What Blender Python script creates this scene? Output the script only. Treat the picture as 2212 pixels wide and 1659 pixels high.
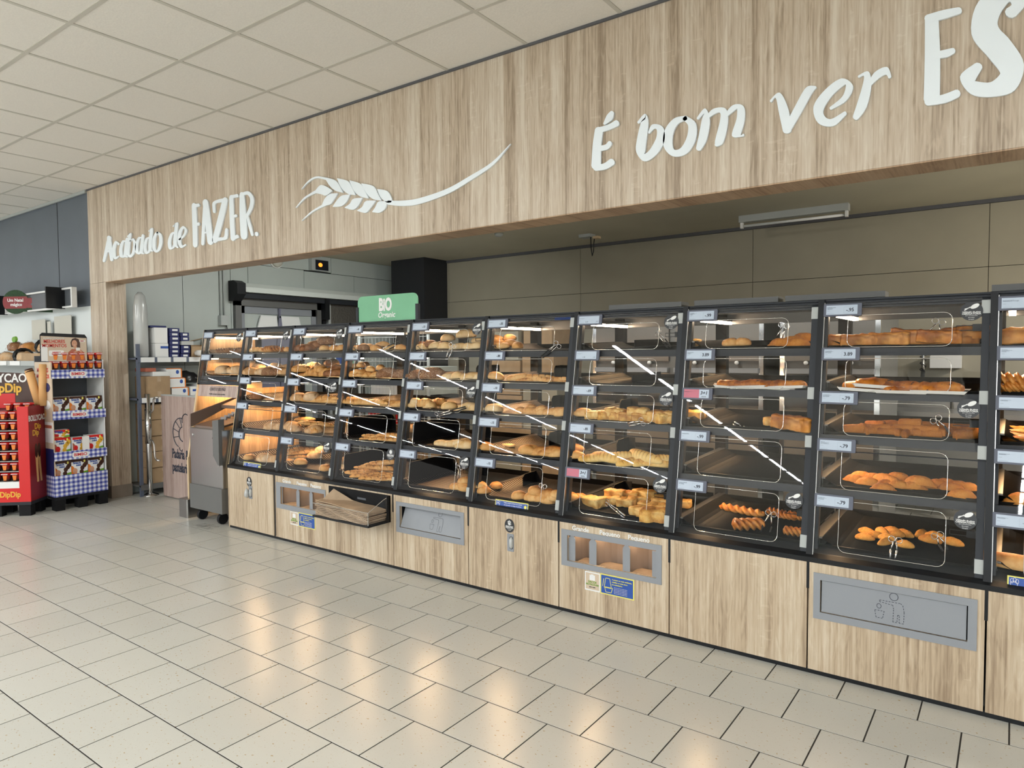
import bpy, bmesh, math, random
from mathutils import Matrix, Vector, noise
random.seed(7)
S = bpy.context.scene
for o in list(bpy.data.objects): bpy.data.objects.remove(o)
COL = S.collection
# ------------------------------------------------------------------ camera
HC = 1.482
cam_d = bpy.data.cameras.new('camera'); cam = bpy.data.objects.new('camera', cam_d); COL.objects.link(cam)
R_, U_, F_ = Vector((0.80799, 0.58916, -0.00632)), Vector((-0.01988, 0.03799, 0.99908)), Vector((-0.58885, 0.80713, -0.04241))
cam.matrix_world = Matrix(((R_.x, U_.x, -F_.x, 0), (R_.y, U_.y, -F_.y, 0), (R_.z, U_.z, -F_.z, HC), (0, 0, 0, 1)))
cam_d.sensor_width = 36; cam_d.lens = 1485.27 / 2212 * 36; cam_d.clip_start = .05; cam_d.clip_end = 200
S.camera = cam
# ------------------------------------------------------------------ world, view
W = bpy.data.worlds.new('world'); S.world = W; W.use_nodes = True
W.node_tree.nodes['Background'].inputs[0].default_value = (1.0, .97, .92, 1)
W.node_tree.nodes['Background'].inputs[1].default_value = .55
S.view_settings.view_transform = 'Standard'; S.view_settings.look = 'None'
S.view_settings.gamma = 1; S.view_settings.use_curve_mapping = False
S.view_settings.exposure = 0.35
S.cycles.max_bounces = 8; S.cycles.transparent_max_bounces = 24; S.cycles.diffuse_bounces = 4; S.cycles.glossy_bounces = 4
S.cycles.use_light_tree = True; S.cycles.use_denoising = True
S.cycles.caustics_reflective = False; S.cycles.caustics_refractive = False
S.cycles.sample_clamp_indirect = 6
# the store's rows of ceiling luminaires (they run away from the bakery wall, behind the photographer)
def area(name, loc, direction, sx, sy, watt, col):
    l = bpy.data.lights.new(name, 'AREA'); l.shape = 'RECTANGLE'; l.size = sx; l.size_y = sy; l.energy = watt; l.color = col
    o = bpy.data.objects.new(name, l); COL.objects.link(o); o.location = loc
    z = -Vector(direction).normalized()
    y = Vector((0, 1, 0)); x = y.cross(z)
    if x.length < 1e-4: x = Vector((1, 0, 0))
    x.normalize(); y = z.cross(x)
    o.matrix_world = Matrix(((x.x, y.x, z.x, loc[0]), (x.y, y.y, z.y, loc[1]), (x.z, y.z, z.z, loc[2]), (0, 0, 0, 1)))
    return o
for lx in (-18.6, -13.9, -9.2, -4.5, .2, 4.9):
    for j in range(10):
        area('ceiling_luminaire', (lx, -1.95 - j * 1.62, 3.2), (0, 0, -1), .060, 1.36, 62, (.925, .968, 1.0))
# unseen fill lights added to brighten the bakery room and cold room wall
area('aisle_lamp', (2.6, 5.6, 2.8), (-.35, 0, -1), .2, 1.4, 120, (1, .95, .85))  # added unseen fill light
area('aisle_lamp', (-2.6, 4.75, 2.82), (0, .1, -1), .2, 1.2, 34, (1, .97, .88))  # added unseen fill light
area('aisle_lamp', (-5.3, 5.2, 2.83), (-.45, .1, -1), .2, 1.2, 42, (.96, 1, .97))  # added unseen fill light
LEDC = (1.0, .62, .30)
# ------------------------------------------------------------------ materials
def newmat(name):
    m = bpy.data.materials.new(name); m.use_nodes = True
    nt = m.node_tree; return m, nt, nt.nodes['Principled BSDF'], nt.nodes['Material Output']
def mat(name, c, rough=.5, metal=0, spec=None, emit=0, ecol=None, bump=0, var=0, coat=0, scale=30):
    m, nt, b, out = newmat(name)
    b.inputs['Base Color'].default_value = (*c, 1); b.inputs['Roughness'].default_value = rough; b.inputs['Metallic'].default_value = metal
    if spec is not None: b.inputs['Specular IOR Level'].default_value = spec
    if coat: b.inputs['Coat Weight'].default_value = coat
    if emit:
        b.inputs['Emission Color'].default_value = (*(ecol or c), 1); b.inputs['Emission Strength'].default_value = emit
    if bump or var:
        tc = nt.nodes.new('ShaderNodeTexCoord'); n = nt.nodes.new('ShaderNodeTexNoise'); n.inputs['Scale'].default_value = scale; n.inputs['Detail'].default_value = 4
        nt.links.new(tc.outputs['Object'], n.inputs['Vector'])
        if var:
            r = nt.nodes.new('ShaderNodeValToRGB'); r.color_ramp.elements[0].position = .3; r.color_ramp.elements[1].position = .7
            r.color_ramp.elements[0].color = (*[max(0, v * (1 - var)) for v in c], 1); r.color_ramp.elements[1].color = (*[min(1, v * (1 + var)) for v in c], 1)
            nt.links.new(n.outputs['Fac'], r.inputs['Fac']); nt.links.new(r.outputs['Color'], b.inputs['Base Color'])
        if bump:
            bp = nt.nodes.new('ShaderNodeBump'); bp.inputs['Strength'].default_value = bump; bp.inputs['Distance'].default_value = .01
            nt.links.new(n.outputs['Fac'], bp.inputs['Height']); nt.links.new(bp.outputs['Normal'], b.inputs['Normal'])
    return m
def math_n(nt, op, a, b=None):
    n = nt.nodes.new('ShaderNodeMath'); n.operation = op
    for i, v in enumerate((a, b)):
        if v is None: continue
        if isinstance(v, (int, float)): n.inputs[i].default_value = v
        else: nt.links.new(v, n.inputs[i])
    return n.outputs[0]
def wood(name, cols, strip=.085, rough=.42, streak=.5):
    m, nt, b, out = newmat(name); L = nt.links
    g = nt.nodes.new('ShaderNodeNewGeometry'); s = nt.nodes.new('ShaderNodeSeparateXYZ'); L.new(g.outputs['Position'], s.inputs[0])
    ns = nt.nodes.new('ShaderNodeSeparateXYZ'); L.new(g.outputs['True Normal'], ns.inputs[0])
    side = math_n(nt, 'GREATER_THAN', math_n(nt, 'ABSOLUTE', ns.outputs[0]), .6)
    mx = nt.nodes.new('ShaderNodeMix'); L.new(side, mx.inputs[0]); L.new(s.outputs[0], mx.inputs[2]); L.new(s.outputs[1], mx.inputs[3])
    u = mx.outputs[0]
    z = math_n(nt, 'ADD', s.outputs[2], math_n(nt, 'MULTIPLY', s.outputs[1], .7))
    def ntex(su, sz, detail, dist=0.0):
        c = nt.nodes.new('ShaderNodeCombineXYZ'); L.new(math_n(nt, 'MULTIPLY', u, su), c.inputs[0]); L.new(math_n(nt, 'MULTIPLY', z, sz), c.inputs[1])
        n = nt.nodes.new('ShaderNodeTexNoise'); n.inputs['Scale'].default_value = 1; n.inputs['Detail'].default_value = detail; n.inputs['Distortion'].default_value = dist
        L.new(c.outputs[0], n.inputs['Vector']); return n.outputs['Fac']
    wob = math_n(nt, 'MULTIPLY', math_n(nt, 'SUBTRACT', ntex(3, .8, 1), .5), .012)
    wn = nt.nodes.new('ShaderNodeTexWhiteNoise'); wn.noise_dimensions = '1D'
    L.new(math_n(nt, 'FLOOR', math_n(nt, 'DIVIDE', math_n(nt, 'ADD', u, wob), strip)), wn.inputs['W'])
    A = ntex(13, .35, 3, .4); B = ntex(95, 2.2, 5, .3); C = ntex(42, 5.5, 3, 1.6); D = ntex(14, 46, 2, .2)
    f = math_n(nt, 'ADD', math_n(nt, 'MULTIPLY', A, .50), math_n(nt, 'MULTIPLY', B, streak))
    f = math_n(nt, 'ADD', f, math_n(nt, 'MULTIPLY', C, .30)); f = math_n(nt, 'ADD', f, math_n(nt, 'MULTIPLY', wn.outputs['Value'], .13))
    # pale saw marks across the grain, only here and there
    saw = math_n(nt, 'MULTIPLY', math_n(nt, 'GREATER_THAN', D, .62), math_n(nt, 'GREATER_THAN', ntex(9, 2.2, 1), .60))
    f = math_n(nt, 'ADD', f, math_n(nt, 'MULTIPLY', saw, .045))
    r = nt.nodes.new('ShaderNodeValToRGB'); els = r.color_ramp.elements
    els[0].position = .53; els[0].color = (*cols[0], 1); els[1].position = .88; els[1].color = (*cols[2], 1)
    e = els.new(.70); e.color = (*cols[1], 1)
    L.new(f, r.inputs['Fac']); L.new(r.outputs['Color'], b.inputs['Base Color'])
    b.inputs['Roughness'].default_value = rough
    bp = nt.nodes.new('ShaderNodeBump'); bp.inputs['Strength'].default_value = .12; bp.inputs['Distance'].default_value = .003
    L.new(B, bp.inputs['Height']); L.new(bp.outputs['Normal'], b.inputs['Normal'])
    return m
def tilemat(name):
    m, nt, b, out = newmat(name); L = nt.links
    g = nt.nodes.new('ShaderNodeNewGeometry'); oi = nt.nodes.new('ShaderNodeObjectInfo')
    def nz(sc, d):
        n = nt.nodes.new('ShaderNodeTexNoise'); n.inputs['Scale'].default_value = sc; n.inputs['Detail'].default_value = d
        mp = nt.nodes.new('ShaderNodeMapping'); mp.inputs['Scale'].default_value = (1, 1.35, 1); mp.inputs['Rotation'].default_value = (0, 0, .5)
        L.new(g.outputs['Position'], mp.inputs['Vector']); L.new(mp.outputs[0], n.inputs['Vector']); return n.outputs['Fac']
    base = nt.nodes.new('ShaderNodeValToRGB'); base.color_ramp.elements[0].color = (.560, .553, .505, 1); base.color_ramp.elements[1].color = (.600, .592, .545, 1)
    L.new(nz(1.7, 3), base.inputs['Fac'])
    def fleck(src, lo, hi, col, prev):
        r = nt.nodes.new('ShaderNodeValToRGB'); r.color_ramp.elements[0].position = lo; r.color_ramp.elements[1].position = hi
        r.color_ramp.elements[0].color = (0, 0, 0, 1); r.color_ramp.elements[1].color = (1, 1, 1, 1)
        L.new(src, r.inputs['Fac']); mx = nt.nodes.new('ShaderNodeMix'); mx.data_type = 'RGBA'
        L.new(r.outputs['Color'], mx.inputs[0]); L.new(prev, mx.inputs[6]); mx.inputs[7].default_value = (*col, 1); return mx.outputs[2]
    c = fleck(nz(66, 1), .690, .735, (.43, .32, .175), base.outputs['Color'])
    c = fleck(nz(120, 1), .70, .75, (.46, .43, .35), c)
    hv = nt.nodes.new('ShaderNodeHueSaturation'); L.new(c, hv.inputs['Color'])
    L.new(math_n(nt, 'ADD', .965, math_n(nt, 'MULTIPLY', oi.outputs['Random'], .07)), hv.inputs['Value'])
    L.new(hv.outputs['Color'], b.inputs['Base Color'])
    rr = math_n(nt, 'ADD', .22, math_n(nt, 'MULTIPLY', nz(3, 2), .05)); L.new(rr, b.inputs['Roughness'])
    b.inputs['Specular IOR Level'].default_value = .45
    return m
def glassmat(name, k=1.0, tint=(1, 1, 1)):
    m = bpy.data.materials.new(name); m.use_nodes = True; nt = m.node_tree; nt.nodes.clear(); L = nt.links
    out = nt.nodes.new('ShaderNodeOutputMaterial'); t = nt.nodes.new('ShaderNodeBsdfTransparent'); g = nt.nodes.new('ShaderNodeBsdfGlossy')
    t.inputs[0].default_value = (*tint, 1); g.inputs['Roughness'].default_value = .012
    fr = nt.nodes.new('ShaderNodeFresnel'); fr.inputs['IOR'].default_value = 1.5; ge = nt.nodes.new('ShaderNodeNewGeometry')
    f = math_n(nt, 'MULTIPLY', math_n(nt, 'MULTIPLY', fr.outputs[0], k), math_n(nt, 'SUBTRACT', 1, ge.outputs['Backfacing']))
    mx = nt.nodes.new('ShaderNodeMixShader'); L.new(f, mx.inputs[0]); L.new(t.outputs[0], mx.inputs[1]); L.new(g.outputs[0], mx.inputs[2]); L.new(mx.outputs[0], out.inputs[0])
    return m
def breadmat(name, dark, mid, pale, sc=16, rough=.55, flecks=None, bsc=70, bst=.5, mk=(.35, .30, .25)):
    m, nt, b, out = newmat(name); L = nt.links
    tc = nt.nodes.new('ShaderNodeTexCoord'); oi = nt.nodes.new('ShaderNodeObjectInfo')
    n = nt.nodes.new('ShaderNodeTexNoise'); n.inputs['Scale'].default_value = sc; n.inputs['Detail'].default_value = 5
    L.new(tc.outputs['Object'], n.inputs['Vector'])
    sp = nt.nodes.new('ShaderNodeSeparateXYZ'); L.new(tc.outputs['Normal'], sp.inputs[0])
    nf = nt.nodes.new('ShaderNodeTexNoise'); nf.inputs['Scale'].default_value = sc * 5.5; nf.inputs['Detail'].default_value = 3; L.new(tc.outputs['Object'], nf.inputs['Vector'])
    f = math_n(nt, 'ADD', math_n(nt, 'MULTIPLY', n.outputs['Fac'], .95), math_n(nt, 'MULTIPLY', sp.outputs[2], -.17))
    f = math_n(nt, 'ADD', f, math_n(nt, 'MULTIPLY', math_n(nt, 'SUBTRACT', nf.outputs['Fac'], .5), .28))
    f = math_n(nt, 'ADD', f, math_n(nt, 'MULTIPLY', math_n(nt, 'SUBTRACT', oi.outputs['Random'], .5), .22))
    r = nt.nodes.new('ShaderNodeValToRGB'); e = r.color_ramp.elements
    e[0].position = .14; e[0].color = (*dark, 1); e[1].position = .72; e[1].color = (*pale, 1); x = e.new(.40); x.color = (*mid, 1)
    L.new(f, r.inputs['Fac']); col = r.outputs['Color']
    if flecks:
        n2 = nt.nodes.new('ShaderNodeTexNoise'); n2.inputs['Scale'].default_value = flecks[1]; n2.inputs['Detail'].default_value = 2
        L.new(tc.outputs['Object'], n2.inputs['Vector'])
        mx = nt.nodes.new('ShaderNodeMix'); mx.data_type = 'RGBA'
        L.new(math_n(nt, 'GREATER_THAN', n2.outputs['Fac'], flecks[2]), mx.inputs[0]); L.new(col, mx.inputs[6]); mx.inputs[7].default_value = (*flecks[0], 1); col = mx.outputs[2]
    at = nt.nodes.new('ShaderNodeAttribute'); at.attribute_name = 'mark'
    mm = nt.nodes.new('ShaderNodeMix'); mm.data_type = 'RGBA'; mm.blend_type = 'MULTIPLY'; L.new(at.outputs['Fac'], mm.inputs[0]); L.new(col, mm.inputs[6]); mm.inputs[7].default_value = (*mk, 1); col = mm.outputs[2]
    L.new(col, b.inputs['Base Color']); b.inputs['Roughness'].default_value = rough; b.inputs['Specular IOR Level'].default_value = .3
    bp = nt.nodes.new('ShaderNodeBump'); bp.inputs['Strength'].default_value = bst; bp.inputs['Distance'].default_value = .004
    n3 = nt.nodes.new('ShaderNodeTexNoise'); n3.inputs['Scale'].default_value = bsc; n3.inputs['Detail'].default_value = 3; L.new(tc.outputs['Object'], n3.inputs['Vector'])
    L.new(n3.outputs['Fac'], bp.inputs['Height']); L.new(bp.outputs['Normal'], b.inputs['Normal'])
    return m
def gingham(name):
    m, nt, b, out = newmat(name); L = nt.links
    g = nt.nodes.new('ShaderNodeNewGeometry'); s = nt.nodes.new('ShaderNodeSeparateXYZ'); L.new(g.outputs['Position'], s.inputs[0])
    a = math_n(nt, 'GREATER_THAN', math_n(nt, 'SINE', math_n(nt, 'MULTIPLY', math_n(nt, 'ADD', s.outputs[1], s.outputs[0]), 150)), 0)
    c = math_n(nt, 'GREATER_THAN', math_n(nt, 'SINE', math_n(nt, 'MULTIPLY', s.outputs[2], 150)), 0)
    r = nt.nodes.new('ShaderNodeValToRGB'); e = r.color_ramp.elements; r.color_ramp.interpolation = 'CONSTANT'
    e[0].color = (.80, .80, .84, 1); e[1].position = .9; e[1].color = (.045, .06, .30, 1); x = e.new(.4); x.color = (.27, .30, .60, 1)
    L.new(math_n(nt, 'MULTIPLY', math_n(nt, 'ADD', a, c), .5), r.inputs['Fac']); L.new(r.outputs['Color'], b.inputs['Base Color']); b.inputs['Roughness'].default_value = .5
    return m
def steelmat(name, c=(.55, .54, .52), rough=.3):
    m, nt, b, out = newmat(name); L = nt.links
    b.inputs['Metallic'].default_value = 1
    tc = nt.nodes.new('ShaderNodeTexCoord'); mp = nt.nodes.new('ShaderNodeMapping'); mp.inputs['Scale'].default_value = (120, 120, 3)
    n = nt.nodes.new('ShaderNodeTexNoise'); n.inputs['Scale'].default_value = 1; L.new(tc.outputs['Object'], mp.inputs[0]); L.new(mp.outputs[0], n.inputs['Vector'])
    L.new(math_n(nt, 'ADD', rough - .06, math_n(nt, 'MULTIPLY', n.outputs['Fac'], .14)), b.inputs['Roughness'])
    b.inputs['Base Color'].default_value = (*c, 1)
    return m
def ledmat(name):
    m, nt, b, out = newmat(name); L = nt.links
    g = nt.nodes.new('ShaderNodeNewGeometry'); s = nt.nodes.new('ShaderNodeSeparateXYZ'); L.new(g.outputs['Position'], s.inputs[0])
    w = math_n(nt, 'SINE', math_n(nt, 'MULTIPLY', s.outputs[1], 6.283 / .021))
    b.inputs['Base Color'].default_value = (.8, .7, .6, 1); b.inputs['Emission Color'].default_value = (1, .80, .58, 1)
    L.new(math_n(nt, 'ADD', 13, math_n(nt, 'MULTIPLY', w, 9)), b.inputs['Emission Strength'])
    return m
M = dict(
    wood=wood('light_oak_laminate', [(.315, .235, .165), (.530, .425, .320), (.670, .585, .480)]),
    cab=wood('cabinet_oak_laminate', [(.300, .215, .140), (.505, .390, .268), (.650, .545, .410)], strip=.12),
    gable=wood('gable_oak', [(.40, .25, .13), (.58, .38, .21), (.66, .46, .28)], strip=.14, streak=.25),
    soffit=wood('soffit_oak', [(.30, .18, .10), (.47, .31, .19), (.56, .40, .26)], strip=.12), pinkwood=wood('rosy_oak', [(.26, .17, .14), (.42, .31, .27), (.52, .41, .37)], strip=.07),  # soffit: the fascia laminate with warm light put into its colour
    tile=tilemat('floor_tile'), grout=mat('grout', (.030, .027, .023), .9),
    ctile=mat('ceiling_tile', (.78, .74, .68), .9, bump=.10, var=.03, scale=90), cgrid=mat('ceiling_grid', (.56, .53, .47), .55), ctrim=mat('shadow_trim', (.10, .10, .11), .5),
    letter=mat('white_acrylic', (.86, .92, .97), .35), black=mat('black_metal', (.009, .010, .012), .42, spec=.28), blackm=mat('black_matt', (.009, .009, .010), .7, spec=.2),
    dgrey=mat('anthracite', (.026, .029, .035), .5, spec=.3), mgrey=mat('mid_grey', (.11, .12, .135), .45), clip=mat('grey_clip', (.42, .44, .43), .5), tagb=mat('tag_body', (.10, .11, .15), .5),
    screen=mat('tag_screen', (.47, .545, .65), .35), ink=mat('ink', (.035, .04, .06), .6), inkl=mat('pale_ink', (.24, .28, .35), .6), pink=mat('tag_pink', (.56, .16, .22), .5), white=mat('white_plastic', (.80, .80, .79), .45),
    glass=glassmat('pane_glass', 1.0), edge=mat('acrylic_edge', (.80, .80, .76), .12, metal=.75), steel=steelmat('steel', (.40, .395, .385)), osteel=steelmat('oven_steel', (.20, .185, .165), .42), dsteel=steelmat('dark_steel', (.17, .16, .15), .38), chrome=mat('chrome', (.75, .75, .76), .12, metal=1),
    tray=mat('tray_enamel', (.0055, .0048, .0042), .36, spec=.07), rib=mat('tray_rib', (.060, .044, .034), .30, metal=.6), wire=mat('tray_wire', (.26, .21, .17), .4, metal=.8), grip=mat('black_rubber', (.012, .012, .012), .5),
    led=ledmat('led_strip'), alu=mat('painted_aluminium', (.27, .285, .31), .5), sticker=mat('sticker_black', (.022, .024, .028), .45),
    blue=mat('sticker_blue', (.025, .085, .36), .45), yellow=mat('sticker_yellow', (.80, .74, .16), .5), cream=mat('sticker_cream', (.60, .48, .36), .6), card=mat('cardboard', (.40, .27, .155), .85, var=.08, scale=12), kraft=mat('kraft_paper', (.45, .325, .215), .8, var=.12, scale=14),
    slot=mat('kraft_lining', (.27, .21, .17), .7), green=mat('mint_green', (.185, .47, .275), .5, var=.05, scale=6), greywall=mat('slate_wall', (.125, .145, .175), .6, var=.04, scale=3), whitewall=mat('white_wall', (.72, .76, .76), .6),
    cold=mat('cold_room_panel', (.46, .50, .475), .4, var=.03, scale=4), coldh=mat('cold_hood', (.68, .72, .69), .4), beige=mat('beige_wall', (.335, .305, .235), .6, var=.06, scale=2), bceil=mat('bakery_ceiling', (.56, .52, .41), .7, var=.04, scale=2),
    col=mat('black_column', (.012, .013, .017), .5), red=mat('bright_red', (.62, .012, .012), .4), dred=mat('dark_red', (.24, .01, .012), .45), navy=mat('navy', (.012, .018, .11), .5), orange=mat('orange_print', (.75, .20, .02), .5), choc=mat('chocolate', (.055, .018, .010), .4),
    pgreen=mat('green_print', (.16, .36, .03), .5), leaf=mat('fir_green', (.012, .05, .012), .7, var=.5, scale=60), skin=mat('print_skin', (.58, .30, .19), .6), coral=mat('print_coral', (.42, .12, .07), .6), stripe=mat('print_gold', (.75, .42, .04), .5),
    plastic=mat('clear_film', (.50, .51, .50), .2, spec=.8), paper=mat('white_paper', (.80, .78, .74), .7), plinth=mat('grey_plinth', (.27, .22, .175), .6, var=.08, scale=8), toastwood=mat('breadstick_print', (.72, .40, .16), .6), lila=mat('curtain_film', (.20, .20, .27), .2, spec=.7), window=mat('oven_window', (.02, .02, .022), .08), glow=mat('display_glow', (.9, .2, .02), .4, emit=2.2), screenb=mat('display_black', (.01, .012, .02), .2), rblue=mat('rack_blue', (.10, .12, .17), .5), embossed=mat('embossed_metal', (.20, .19, .17), .4, metal=.7, bump=.8, scale=45), hood=mat('bronze_metal', (.27, .20, .165), .42, metal=.5), stripwood=mat('pale_edge', (.62, .47, .29), .5), lens=mat('bulkhead_lens', (.55, .53, .46), .35),
    steelb=mat('plain_grey_steel', (.155, .155, .15), .5, metal=.3), bag=mat('black_bag', (.012, .011, .011), .35))
BM = dict(
    golden=breadmat('crust_golden', (.30, .105, .020), (.60, .29, .085), (.74, .46, .19)), pale=breadmat('crust_pale', (.46, .23, .075), (.68, .43, .18), (.76, .57, .33), 12),
    yellow=breadmat('crust_yellow', (.46, .19, .035), (.70, .42, .11), (.78, .58, .26), 12, mk=(.40, .26, .16)), orange=breadmat('crust_orange', (.24, .060, .008), (.48, .16, .022), (.64, .30, .075), 14, .42, mk=(.30, .20, .12)),
    brown=breadmat('crust_brown', (.08, .026, .008), (.23, .085, .027), (.42, .21, .09), 20), seedy=breadmat('crust_seeded', (.10, .038, .014), (.21, .09, .038), (.34, .19, .10), 18, .7, ((.50, .36, .22), 150, .62)),
    floury=breadmat('crust_floury', (.32, .135, .036), (.58, .34, .16), (.68, .53, .37), 14, .7), fried=breadmat('crumb_fried', (.21, .060, .007), (.35, .115, .015), (.45, .165, .026), 18, .75, None, 260, .9),
    moon=breadmat('crumb_orange', (.33, .10, .012), (.52, .19, .026), (.62, .27, .05), 26, .7, None, 240, .6),
    cake=breadmat('crumb_speckled', (.40, .14, .018), (.56, .25, .042), (.66, .35, .08), 30, .7, ((.10, .09, .02), 95, .70), 200, .7), tart=breadmat('tart_top', (.20, .045, .005), (.48, .15, .014), (.62, .26, .035), 24, .4, ((.06, .012, .006), 32, .66)),
    puff=breadmat('puff_pastry', (.42, .15, .025), (.66, .37, .095), (.77, .56, .23), 26, .5, None, 60, .5, (.50, .33, .18)))
# ------------------------------------------------------------------ mesh helpers
class MB:
    def __init__(s): s.v = []; s.f = []; s.mi = []; s.m = 0; s.sm = False
    def quad(s, *p):
        i = len(s.v); s.v += [tuple(q) for q in p]; s.f.append(tuple(range(i, i + len(p)))); s.mi.append(s.m); return s
    def box(s, x0, x1, y0, y1, z0, z1, lean=0):
        i = len(s.v)
        for z in (z0, z1):
            d = (z - .53) * lean
            s.v += [(x0, y0 + d, z), (x1, y0 + d, z), (x1, y1 + d, z), (x0, y1 + d, z)]
        for f in ((3, 2, 1, 0), (4, 5, 6, 7), (0, 1, 5, 4), (1, 2, 6, 5), (2, 3, 7, 6), (3, 0, 4, 7)):
            s.f.append(tuple(i + k for k in f)); s.mi.append(s.m)
        return s
    def cham(s, x0, x1, y0, y1, z0, z1, c=.003):
        # box whose top edges are chamfered
        i = len(s.v)
        s.v += [(x0, y0, z0), (x1, y0, z0), (x1, y1, z0), (x0, y1, z0), (x0, y0, z1 - c), (x1, y0, z1 - c), (x1, y1, z1 - c), (x0, y1, z1 - c), (x0 + c, y0 + c, z1), (x1 - c, y0 + c, z1), (x1 - c, y1 - c, z1), (x0 + c, y1 - c, z1)]
        for f in ((3, 2, 1, 0), (0, 1, 5, 4), (1, 2, 6, 5), (2, 3, 7, 6), (3, 0, 4, 7), (4, 5, 9, 8), (5, 6, 10, 9), (6, 7, 11, 10), (7, 4, 8, 11), (8, 9, 10, 11)):
            s.f.append(tuple(i + k for k in f)); s.mi.append(s.m)
        return s
    def prism(s, poly, fa, fb):
        # poly: list of 2-D points, fa / fb map a point to 3-D for both ends
        n = len(poly); i = len(s.v)
        s.v += [tuple(fa(*p)) for p in poly] + [tuple(fb(*p)) for p in poly]
        s.f.append(tuple(i + k for k in range(n))); s.mi.append(s.m)
        s.f.append(tuple(i + n + k for k in reversed(range(n)))); s.mi.append(s.m)
        for k in range(n):
            s.f.append((i + k, i + n + k, i + n + (k + 1) % n, i + (k + 1) % n)); s.mi.append(s.m)
        return s
    def tube(s, pts, r, n=6, closed=False, cap=True):
        pts = [Vector(p) for p in pts]; N = len(pts); i0 = len(s.v); rr = r if isinstance(r, (list, tuple)) else [r] * N
        up = Vector((0, 0, 1)); prev = None
        for k, p in enumerate(pts):
            a = pts[(k - 1) % N] if (closed or k > 0) else p; b = pts[(k + 1) % N] if (closed or k < N - 1) else p
            t = (b - a).normalized()
            x = prev - t * prev.dot(t) if prev is not None else t.cross(up if abs(t.z) < .9 else Vector((1, 0, 0)))
            if x.length < 1e-6: x = t.orthogonal()
            x.normalize(); prev = x; y = t.cross(x)
            for q in range(n):
                a_ = 2 * math.pi * q / n; s.v.append(tuple(p + (x * math.cos(a_) + y * math.sin(a_)) * rr[k]))
        for k in range(N if closed else N - 1):
            for q in range(n):
                a_ = i0 + k * n + q; b_ = i0 + k * n + (q + 1) % n; k2 = (k + 1) % N
                s.f.append((a_, b_, i0 + k2 * n + (q + 1) % n, i0 + k2 * n + q)); s.mi.append(s.m)
        if cap and not closed:
            s.f.append(tuple(i0 + q for q in reversed(range(n)))); s.mi.append(s.m)
            s.f.append(tuple(i0 + (N - 1) * n + q for q in range(n))); s.mi.append(s.m)
        return s
    def lathe(s, prof, c=(0, 0, 0), n=16, axis='z'):
        i0 = len(s.v)
        for r, h in prof:
            for q in range(n):
                a = 2 * math.pi * q / n; p = (r * math.cos(a), r * math.sin(a), h)
                if axis == 'y': p = (p[0], p[2], p[1])
                if axis == 'x': p = (p[2], p[0], p[1])
                s.v.append((c[0] + p[0], c[1] + p[1], c[2] + p[2]))
        for k in range(len(prof) - 1):
            for q in range(n):
                a = i0 + k * n + q; b = i0 + k * n + (q + 1) % n
                s.f.append((a, b, b + n, a + n)); s.mi.append(s.m)
        s.f.append(tuple(i0 + q for q in reversed(range(n)))); s.mi.append(s.m)
        s.f.append(tuple(i0 + (len(prof) - 1) * n + q for q in range(n))); s.mi.append(s.m)
        return s
    def mesh(s, name, mats, smooth=False):
        me = bpy.data.meshes.new(name); me.from_pydata(s.v, [], s.f)
        for m in (mats if isinstance(mats, (list, tuple)) else [mats]): me.materials.append(m)
        if any(s.mi): me.polygons.foreach_set('material_index', s.mi)
        bm = bmesh.new(); bm.from_mesh(me); bmesh.ops.recalc_face_normals(bm, faces=bm.faces); bm.to_mesh(me); bm.free()
        if smooth or s.sm: me.polygons.foreach_set('use_smooth', [True] * len(me.polygons))
        me.update(); return me
    def build(s, name, mats, parent=None, loc=None, smooth=False):
        return link(name, s.mesh(name, mats, smooth), parent, loc)
def link(name, me, parent=None, loc=None, mw=None):
    o = bpy.data.objects.new(name, me); COL.objects.link(o)
    if parent is not None: o.parent = parent
    if loc is not None: o.location = loc
    if mw is not None: o.matrix_basis = mw
    return o
def tag(o, label, cat, group=None):
    o['label'] = label; o['category'] = cat
    if group: o['group'] = group
    return o
def thing(name, loc, label, cat, group=None, rotz=0):
    o = bpy.data.objects.new(name, None); COL.objects.link(o); o.location = loc; o.rotation_euler = (0, 0, rotz); o.empty_display_size = .1
    return tag(o, label, cat, group)
def struct(o): o['kind'] = 'structure'; return o
class At:
    """child meshes are written in world coordinates; this shifts them under an Empty that stands at `o`"""
    def __init__(s, root, off): s.r = root; s.off = Vector(off)
    def add(s, name, mb, mats, parent=None, smooth=False):
        o = s.off; mb.v = [(v[0] - o.x, v[1] - o.y, v[2] - o.z) for v in mb.v]
        return mb.build(name, mats, parent or s.r, smooth=smooth)
TXT = {}
def textmesh(body, size, bold=0.0, align='CENTER', depth=.0006, shear=0.0, sx=1.0):
    k = (body, size, bold, align, depth, shear, sx)
    if k in TXT: return TXT[k]
    cu = bpy.data.curves.new('text', 'FONT'); cu.body = body; cu.size = size; cu.align_x = align; cu.align_y = 'CENTER'; cu.extrude = depth; cu.offset = bold; cu.resolution_u = 3; cu.shear = shear
    ob = bpy.data.objects.new('text', cu); COL.objects.link(ob)
    me = bpy.data.meshes.new_from_object(ob); bpy.data.objects.remove(ob); bpy.data.curves.remove(cu)
    if sx != 1: me.transform(Matrix.Diagonal((sx, 1, 1, 1)))
    TXT[k] = me; return me
FRONT = Matrix(((1, 0, 0), (0, 0, -1), (0, 1, 0)))       # x right, y up, faces -Y
EAST = Matrix(((0, 0, 1), (1, 0, 0), (0, 1, 0)))         # x along +Y, y up, faces +X
LN = .1625; _l = math.sqrt(1 + LN * LN)
LEAN = Matrix(((1, 0, 0), (0, LN / _l, -1 / _l), (0, 1 / _l, LN / _l)))
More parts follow.
